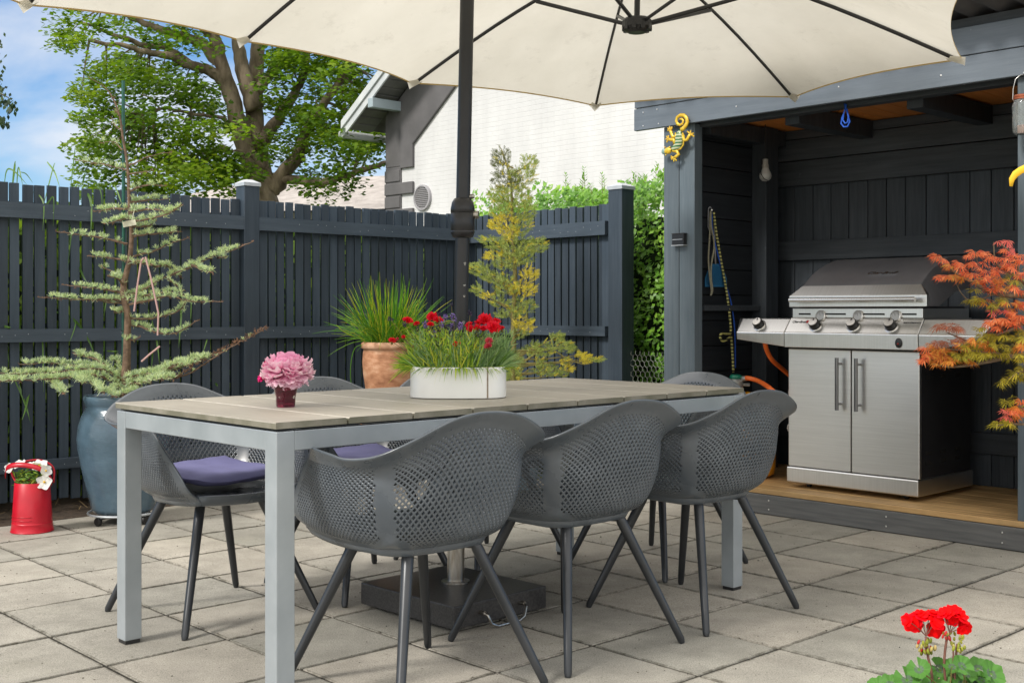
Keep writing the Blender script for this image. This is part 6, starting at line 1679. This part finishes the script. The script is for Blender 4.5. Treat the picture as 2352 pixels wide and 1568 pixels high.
# =================================================================== japanese maple at the right edge
MY = 4.15; mp0 = at(2560, 1300, MY); mp0.z = 0
map_ = thing('japanese_maple', 'feathery orange and olive japanese maple reaching in from the right edge', 'maple', mp0)
def mz(a_, b_, dy=0): return at((2650 + a_ / 2.614) * .784, (680 + b_ / 2.614) * .784, MY + dy)
wd = MB(); wd.tube([mp0 + Vector((0, 0, .22)), mp0 + Vector((.02, 0, .5)), mz(1400, 900), mz(1250, 500)], [.028, .024, .018, .010], 8)
for pts, r0 in [([(1300, 560), (915, 490), (800, 485), (690, 470), (600, 430), (520, 380), (420, 330), (330, 265), (250, 215)], .010), ([(1000, 480), (860, 345), (720, 260), (690, 200), (682, 75)], .006), ([(880, 350), (865, 250), (840, 180), (760, 110), (700, 70)], .0045), ([(1350, 720), (915, 700), (850, 735), (740, 775), (600, 820), (480, 830), (330, 770)], .007), ([(1350, 900), (915, 940), (760, 965), (620, 995), (480, 1020), (350, 1030), (220, 1010)], .009), ([(860, 950), (620, 920), (440, 905), (250, 890), (120, 930)], .005), ([(1380, 1000), (915, 1060), (820, 1110), (730, 1150)], .006), ([(1400, 1250), (915, 1330), (830, 1370), (760, 1400)], .006), ([(915, 1470), (800, 1470), (700, 1480)], .004), ([(480, 520), (430, 460), (395, 390)], .002), ([(540, 145), (560, 230), (600, 290)], .0018), ([(690, 470), (620, 500), (560, 530)], .003), ([(430, 900), (435, 830)], .002)]:
    P3 = [tuple(mz(*p)) for p in pts]; n = len(P3) * 3; wd.tube([cr(P3, q / n) for q in range(n + 1)], [r0 * (1 - .8 * q / n) + .0006 for q in range(n + 1)], 6, cap=False)
wd.build('branching', P('maple_bark', (.11, .075, .045), (.22, .16, .10), 60, rough=.8), map_, smooth=True, org=mp0)
rm = random.Random(19)
MM = {k: MB() for k in 'ropgb'}
def mleaf(dst, c, L, fwd):
    # seven thin toothed lobes spread from the stalk, drooping
    nrm = (Vector((rm.uniform(-.5, .5), rm.uniform(-.9, -.1), 1)) ).normalized(); f = (fwd - nrm * fwd.dot(nrm)).normalized(); sd = nrm.cross(f)
    b0 = len(dst.v)
    for k in range(7):
        an = (k - 3) * .42 + rm.uniform(-.08, .08); l = L * (1 - .11 * abs(k - 3)) * rm.uniform(.85, 1.1)
        d = f * math.cos(an) + sd * math.sin(an); s = nrm.cross(d); w = L * .045; dr = rm.uniform(.15, .5)
        def pt(t, o): return c + d * l * t + s * o + Vector((0, 0, -dr * l * t * t))
        base = len(dst.v)
        outl = [(0, 0), (.30, w * .7), (.38, w * .5), (.50, w * 1.7), (.52, w * .8), (.68, w * 1.5), (.70, w * .6), (1, 0), (.70, -w * .6), (.68, -w * 1.5), (.52, -w * .8), (.50, -w * 1.7), (.38, -w * .5), (.30, -w * .7)]
        dst.v += [tuple(pt(*q)) for q in outl]
        for (a, b2, c2, d2) in ((0, 1, 13, 13), (1, 2, 12, 13), (2, 3, 4, 4), (2, 4, 10, 12), (12, 10, 11, 11), (4, 5, 6, 6), (4, 6, 8, 10), (10, 8, 9, 9), (6, 7, 8, 8)):
            q = (a, b2, c2) if c2 == d2 else (a, b2, c2, d2); dst.f.append(tuple(base + z for z in q)); dst.m.append(0)
for (a_, b_, t_, n, sp) in [(250, 205, 'r', 4, 25), (300, 220, 'r', 3, 25), (340, 255, 'o', 4, 20), (400, 245, 'r', 4, 25), (440, 265, 'r', 3, 18), (480, 185, 'r', 5, 25), (540, 165, 'r', 5, 25), (600, 170, 'r', 4, 20), (540, 255, 'r', 7, 35), (580, 300, 'r', 5, 30), (300, 345, 'r', 5, 30), (260, 352, 'r', 2, 15), (360, 345, 'o', 7, 30), (430, 350, 'o', 7, 35), (480, 320, 'r', 6, 30), (650, 205, 'r', 5, 28), (710, 215, 'r', 6, 30), (745, 210, 'r', 3, 20), (705, 75, 'p', 1, 6), (780, 75, 'p', 2, 8), (778, 105, 'p', 1, 8), (770, 150, 'r', 3, 15), (830, 160, 'p', 3, 15), (850, 190, 'r', 7, 28), (800, 200, 'r', 5, 30), (890, 230, 'r', 6, 25), (620, 320, 'r', 7, 35), (690, 300, 'r', 8, 40), (760, 270, 'r', 7, 35), (830, 270, 'r', 6, 30), (640, 370, 'r', 8, 40), (720, 370, 'o', 8, 35), (800, 350, 'g', 6, 35), (860, 380, 'g', 7, 35), (560, 380, 'o', 6, 35), (700, 430, 'r', 8, 40), (640, 450, 'r', 6, 35), (780, 430, 'o', 7, 40), (860, 440, 'r', 8, 40), (900, 330, 'r', 8, 30), (530, 450, 'g', 4, 25), (500, 540, 'g', 5, 25), (560, 520, 'g', 7, 35), (600, 550, 'o', 5, 30), (660, 560, 'g', 6, 35), (730, 520, 'g', 7, 35), (770, 560, 'o', 6, 30), (840, 540, 'o', 7, 35), (900, 560, 'r', 8, 35),
                             (700, 615, 'p', 4, 22), (770, 615, 'p', 4, 30), (850, 640, 'r', 9, 40), (690, 680, 'r', 7, 35), (760, 680, 'r', 8, 35), (830, 690, 'r', 8, 35), (650, 700, 'r', 5, 25), (900, 680, 'r', 8, 35), (720, 730, 'r', 5, 25), (565, 745, 'g', 3, 18), (600, 735, 'g', 2, 15), (260, 730, 'b', 3, 22), (310, 725, 'b', 5, 28), (360, 740, 'b', 4, 22), (420, 735, 'b', 3, 18), (390, 760, 'b', 3, 18), (880, 760, 'g', 6, 30),
                             (250, 860, 'b', 4, 25), (310, 850, 'b', 5, 25), (370, 845, 'b', 5, 25), (430, 830, 'b', 4, 25), (150, 890, 'r', 3, 18), (200, 890, 'o', 6, 25), (250, 900, 'o', 8, 35), (310, 905, 'o', 8, 35), (150, 950, 'r', 6, 25), (130, 985, 'r', 4, 15), (200, 950, 'o', 8, 30), (260, 960, 'o', 8, 30), (320, 960, 'o', 9, 35), (380, 940, 'g', 8, 35), (420, 880, 'o', 8, 35), (480, 870, 'g', 8, 35), (530, 840, 'o', 8, 35), (590, 820, 'g', 8, 35), (640, 800, 'g', 8, 35), (700, 800, 'g', 8, 35), (770, 810, 'g', 7, 35), (430, 960, 'g', 8, 35), (490, 930, 'g', 9, 35), (560, 900, 'g', 9, 40), (620, 880, 'o', 8, 40), (690, 870, 'g', 9, 40), (760, 880, 'g', 8, 40), (620, 950, 'g', 10, 40), (700, 940, 'g', 9, 40), (560, 970, 'g', 8, 35), (500, 1000, 'o', 6, 25), (230, 1010, 'o', 5, 22), (300, 1010, 'o', 6, 22), (370, 1000, 'o', 6, 22), (780, 950, 'g', 7, 35), (850, 950, 'g', 7, 35), (900, 900, 'o', 8, 35), (880, 980, 'g', 6, 25), (850, 820, 'g', 6, 35), (900, 820, 'g', 6, 30), (920, 870, 'r', 5, 25),
                             (730, 1150, 'g', 4, 25), (780, 1130, 'g', 6, 28), (840, 1090, 'g', 8, 32), (900, 1050, 'g', 9, 35), (900, 1110, 'g', 6, 25), (770, 1310, 'g', 4, 22), (820, 1290, 'g', 4, 20), (760, 1380, 'p', 5, 28), (810, 1370, 'r', 6, 28), (860, 1350, 'o', 6, 25), (900, 1380, 'r', 8, 28), (770, 1420, 'p', 4, 20), (700, 1475, 'g', 4, 20), (750, 1470, 'g', 5, 22), (800, 1470, 'g', 5, 20), (850, 1400, 'o', 5, 25), (900, 1310, 'r', 5, 25)]:
    for k in range(n):
        c = mz(a_ + rm.gauss(0, sp * .6) + 8, b_ + rm.gauss(0, sp * .35) - 12, rm.gauss(0, .07))
        mleaf(MM[t_], c, rm.uniform(.030, .042), Vector((rm.gauss(-.35, .8), rm.uniform(-.9, .5), rm.uniform(-.5, .2))))
for k in range(500):   # rest of the crown, out of the frame to the right
    c = mz(rm.uniform(960, 1700), rm.uniform(150, 1450), rm.gauss(0, .2)); mleaf(MM[rm.choice('rog')], c, .04, Vector((rm.gauss(0, 1), rm.gauss(0, 1), -.2)))
for k, nm, cols in (('r', 'red_leaves', [(.52, .055, .018), (.72, .15, .045), (.80, .26, .10)]), ('o', 'orange_leaves', [(.42, .09, .02), (.62, .20, .03), (.58, .30, .04)]), ('p', 'pink_leaves', [(.66, .09, .07), (.80, .20, .16)]), ('g', 'olive_leaves', [(.14, .13, .012), (.30, .26, .02), (.46, .38, .035)]), ('b', 'rusty_leaves', [(.26, .07, .035), (.44, .16, .09)])):
    MM[k].build(nm, leafmat('maple_' + nm, cols, .30, .5), map_, org=mp0)
mpt = thing('grey_planter', 'grey pot of the japanese maple beyond the right picture edge', 'pot', mp0)
mb = MB(); mb.lathe([(0, .001), (.15, .001), (.19, .26), (.20, .27), (.20, .29), (.18, .29), (.175, .25)], 32); mb.build('pot_body', m_glaze, mpt, smooth=True, auto=50)
mb = MB(); mb.disc((0, 0, 0), .178, 24, .265); mb.build('soil', m_soil, mpt)

# =================================================================== geranium at lower right
GY = 2.85; ge0 = at(2200, 1568, GY); ge0.z = .10
ger = thing('red_geranium', 'vivid red geranium with scalloped green leaves at the lower right corner', 'geranium', ge0)
def gz2(a_, b_, dy=0): return at((2550 + a_ / 5.227) * .784, (1740 + b_ / 5.227) * .784, GY + dy)
m_ger = leafmat('geranium_petal', [(.80, .002, .004), (.95, .004, .006), (.85, .004, .02)], .18, .7, spec=.1)
kpx = .784 / 5.227 / FX * GY
rgm = random.Random(23)
gst = MB()
for (a_, b_, rr, nx, ny, nz) in [(640, 430, 165, -.4, -1, .3), (800, 340, 130, 0, -.5, 1), (560, 390, 110, -.8, -.6, .3), (990, 520, 170, .1, -1, -.1), (900, 340, 150, 0, -.3, 1), (1010, 420, 150, .3, -.9, .5), (960, 300, 120, .1, -.1, 1), (700, 480, 120, -.1, -1, -.2),
                                 (1160, 290, 140, -.3, -.5, 1), (1290, 270, 160, .1, -.5, 1), (1250, 360, 140, 0, -1, .2), (1390, 340, 150, .6, -.6, .7), (1400, 430, 110, .5, -1, 0), (1470, 520, 120, .6, -1, -.3), (1400, 540, 100, .1, -1, -.4), (1110, 300, 110, -.5, -.3, .8), (740, 300, 110, -.3, -.1, 1)]:
    hub_ = gz2(850, 640) if a_ < 1070 else gz2(1210, 590)
    c = gz2(a_, b_, rgm.uniform(-.012, .012)); flower(ger, ge0, c, Vector((nx, ny, nz)), rr * kpx * .98, m_ger, 5, 'floret', layers=2, W=1.15, ruff=.05, cup=.12, r=rgm)
    gst.tube([hub_, hub_.lerp(c, .5) + Vector((0, 0, .003)), c], .0009, 5, cap=False)
for pts, r0 in (([(945, 1290), (920, 1120), (880, 940), (850, 650)], .0032), ([(1150, 1350), (1130, 1050), (1160, 740), (1200, 600)], .0032), ([(1290, 1300), (1300, 1100), (1315, 900), (1330, 760)], .0030), ([(1270, 1010), (1270, 900), (1262, 780)], .0022)):
    P3 = [gz2(*p) for p in pts]; P3 = [Vector((P3[0].x, P3[0].y, ge0.z))] + P3; gst.tube([cr([tuple(p) for p in P3], q / 16) for q in range(17)], r0, 8)
gst.build('stems', P('geranium_stem', (.13, .05, .04), (.20, .09, .06), 30, rough=.6), ger, smooth=True, org=ge0)
m_budg = leafmat('bud_green', [(.16, .19, .02), (.34, .36, .04), (.50, .38, .16)], .1); m_budr = leafmat('bud_red', [(.30, .03, .02), (.55, .03, .03)], .1)
for (cx_, cy_, rx, ry, n, redp) in ((855, 790, 145, 120, 34, .35), (1210, 640, 110, 60, 12, .5), (1380, 660, 50, 25, 4, 0), (1345, 790, 110, 80, 20, .12)):
    bud = MB()
    for k in range(n):
        x, y = cx_ + rgm.uniform(-1, 1) * rx, cy_ + rgm.uniform(-1, 1) * ry
        if ((x - cx_) / rx) ** 2 + ((y - cy_) / ry) ** 2 > 1.05: continue
        c = gz2(x, y, rgm.uniform(-.015, .015)); M = Matrix.Rotation(rgm.uniform(-.5, .5), 3, 'Y')
        bud.ball(c, .0052 * rgm.uniform(.8, 1.15), 8, 6, (.7, .7, 1.25), M, mi=1 if rgm.random() < redp else 0)
    bud.build('bud_cluster', [m_budg, m_budr], ger, smooth=True, org=ge0)
m_gl = leafmat('geranium_leaf', [(.045, .14, .025), (.075, .21, .035), (.12, .28, .05)], .22, .55)
m_glz = P('geranium_leaf_zone', (.045, .10, .04), (.075, .12, .065), 40, rough=.6)
def gleaf(c, nrm, R_, ax):
    nrm = nrm.normalized(); a = (ax - nrm * ax.dot(nrm)).normalized(); b2 = nrm.cross(a); mb = MB(); nR, nA = 7, 56; ph = rgm.uniform(0, 6); gap = .25
    for i in range(nR + 1):
        t = i / nR
        for k in range(nA + 1):
            an = gap + (2 * math.pi - 2 * gap) * k / nA
            rr = R_ * t * (1 + (.07 * abs(math.sin(an * 4.5)) + .035 * math.sin(an * 23) if i >= nR - 1 else .04 * abs(math.sin(an * 4.5)) * t))
            h = R_ * (.30 * t * t + .10 * t * math.sin(an * 5 + ph) * t + .05 * t * math.cos(an * 9 + ph))
            mb.v.append(tuple(c + (a * math.cos(an) + b2 * math.sin(an)) * rr + nrm * h))
    for i in range(nR):
        for k in range(nA): mb.f.append((i * (nA + 1) + k, i * (nA + 1) + k + 1, (i + 1) * (nA + 1) + k + 1, (i + 1) * (nA + 1) + k)); mb.m.append(1 if 1 <= i <= 2 else 0)
    return mb.build('leaf', [m_gl, m_glz], ger, smooth=True, org=ge0)
gls_ = MB()
for (a_, b_, rr, nx, ny, nz) in [(745, 1130, 165, -.5, -.9, 1), (1060, 1120, 170, .1, -1.1, 1), (1250, 1090, 130, -.2, -.8, 1), (1400, 1080, 160, .4, -1, 1), (1650, 1120, 180, -.2, -.6, 1), (1850, 1200, 200, .5, -.9, 1), (1210, 1230, 130, .0, -1, .8), (560, 1290, 190, -.3, -.8, 1), (730, 1290, 180, .3, -.8, .8), (300, 1370, 170, -.4, -.6, 1), (120, 1400, 160, -.5, -.6, 1), (940, 1370, 150, 0, -.8, 1), (1400, 1360, 150, .1, -.9, 1), (1600, 1350, 140, .2, -.7, 1), (1460, 1210, 150, .1, -.7, 1), (1700, 1290, 130, .2, -.8, 1), (1200, 1400, 160, 0, -.6, 1), (1850, 1400, 170, .3, -.5, 1), (950, 1200, 120, -.4, -.8, .8), (1100, 1500, 200, 0, -.6, 1), (700, 1500, 200, -.3, -.6, 1), (1500, 1520, 200, 0, -.6, 1), (2000, 1500, 160, .5, -.5, 1)]:
    c = gz2(a_, b_ + 20, rgm.uniform(-.05, .05)); gleaf(c, Vector((nx, ny, nz)), rr * kpx, Vector((rgm.uniform(-1, 1), rgm.uniform(-.3, .3), rgm.uniform(-1, 1))))
    b0 = Vector((ge0.x + rgm.uniform(-.04, .04), ge0.y + rgm.uniform(-.03, .03), ge0.z)); gls_.tube([b0, b0.lerp(c, .6) + Vector((0, 0, -.01)), c], .0018, 6, cap=False)
gls_.build('leaf_stalks', m_twig2, ger, org=ge0)
gpt = thing('small_clay_pot', 'clay pot of the geranium just below the picture edge', 'pot', (ge0.x, ge0.y, 0))
mb = MB(); mb.lathe([(0, .001), (.065, .001), (.085, .11), (.092, .112), (.092, .128), (.083, .128), (.080, .10)], 32); mb.build('pot_body', bpy.data.materials['terracotta'], gpt, smooth=True, auto=50)
mb = MB(); mb.disc((0, 0, 0), .082, 24, .105); mb.build('soil', m_soil, gpt)
# yellow lily petal at the right edge
yl0 = at(2420, 395, 3.0)
yl = thing('yellow_lily', 'curved yellow petal tip hanging in at the right picture edge', 'flower', yl0)
m_yel = leafmat('yellow_petal', [(.85, .55, .02), (.92, .68, .08)], .35)
mb = MB(); mb.tube([at(2322, 428, 3.0), at(2324, 412, 3.0), at(2332, 400, 3.0), at(2345, 391, 3.0), at(2362, 384, 3.0), at(2390, 380, 3.0), yl0], [.004, .0075, .009, .009, .010, .011, .006], 10, flat=.5); pt_ = mb.build('petal', m_yel, yl, smooth=True, org=yl0)
for k in range(5):
    an = k * 1.1; e_ = yl0 + Vector((math.cos(an) * .05 + .05, math.sin(an) * .05, -.06)); mb = MB(); mb.tube([yl0, yl0 + Vector((math.cos(an) * .05 + .02, math.sin(an) * .05, 0.01)), e_], [.005, .011, .003], 8, flat=.5); mb.build('petal', m_yel, yl, smooth=True, org=yl0)
mb = MB(); mb.tube([yl0, yl0 + Vector((.06, 0, -.5)), Vector((yl0.x + .08, yl0.y, 0))], .006, 8); mb.build('stem', m_twig2, yl, org=yl0)

# =================================================================== world, sun, camera
SUN_EL, SUN_AZ = R(42), math.atan2(-.66, -.75)
sdir = Vector((math.cos(SUN_EL) * math.cos(SUN_AZ), math.cos(SUN_EL) * math.sin(SUN_AZ), math.sin(SUN_EL)))
W = bpy.data.worlds.new('World'); scene.world = W; W.use_nodes = True; nt = W.node_tree
bg = nt.nodes['Background']; sky = nt.nodes.new('ShaderNodeTexSky'); sky.sky_type = 'NISHITA'; sky.sun_disc = False
sky.sun_elevation = SUN_EL; sky.sun_rotation = math.atan2(sdir.x, sdir.y); sky.air_density = 1.0; sky.dust_density = .6; sky.ozone_density = 1.6
tc = nt.nodes.new('ShaderNodeTexCoord'); mp = nt.nodes.new('ShaderNodeMapping'); mp.inputs['Scale'].default_value = (1, 1, 2.3); mp.inputs['Location'].default_value = (.35, .1, .22)
nt.links.new(tc.outputs['Generated'], mp.inputs[0])
nz = node(nt, 'ShaderNodeTexNoise', Scale=4.2, Detail=7, Roughness=.52, Distortion=.25); nt.links.new(mp.outputs[0], nz.inputs['Vector'])
sxw = nt.nodes.new('ShaderNodeSeparateXYZ'); nt.links.new(tc.outputs['Generated'], sxw.inputs[0])
hi = ramp(nt, sxw.outputs[2], [(.32, 0.0), (.55, .88)])  # extra-bright overhead sky, out of view, added as fill light
ngy = nt.nodes.new('ShaderNodeMath'); ngy.operation = 'MULTIPLY'; ngy.inputs[1].default_value = -1; nt.links.new(sxw.outputs[1], ngy.inputs[0])
rear_fill = ramp(nt, ngy.outputs[0], [(.02, 0.0), (.35, .85)])  # unseen bright cloud bank added behind the camera to fill camera-facing sides
cloud = ramp(nt, nz.outputs['Fac'], [(.50, 0.0), (.72, .85)])
blue = mix(nt, 1.0, sky.outputs[0], (.62, .85, 1.08), 'MULTIPLY')
col = mix(nt, cloud, blue, (5.9, 6.1, 6.5))
col = mix(nt, hi, col, (13.5, 12.9, 12.2))
col = mix(nt, rear_fill, col, (11.0, 10.7, 10.1))
nt.links.new(col, bg.inputs[0]); bg.inputs[1].default_value = .15
ld = bpy.data.lights.new('sun', 'SUN'); ld.energy = 3.2; ld.angle = R(11); ld.color = (1, .95, .88)
lo_ = bpy.data.objects.new('sun', ld); COL.objects.link(lo_); lo_.rotation_euler = (-sdir).to_track_quat('-Z', 'Y').to_euler(); lo_.location = (0, 0, 10)
cam = bpy.data.cameras.new('camera'); co = bpy.data.objects.new('camera', cam); COL.objects.link(co)
cam.sensor_width = 36; cam.lens = FX / 2352 * 36; cam.shift_y = (HY - 784) / 2352
co.location = (0, 0, CAMZ); co.rotation_euler = (R(90), 0, 0); cam.clip_end = 500; cam.clip_start = .05
scene.camera = co
scene.view_settings.view_transform = 'Standard'; scene.view_settings.look = 'None'; scene.view_settings.exposure = 0; scene.view_settings.gamma = 1
scene.cycles.max_bounces = 8; scene.cycles.transparent_max_bounces = 8
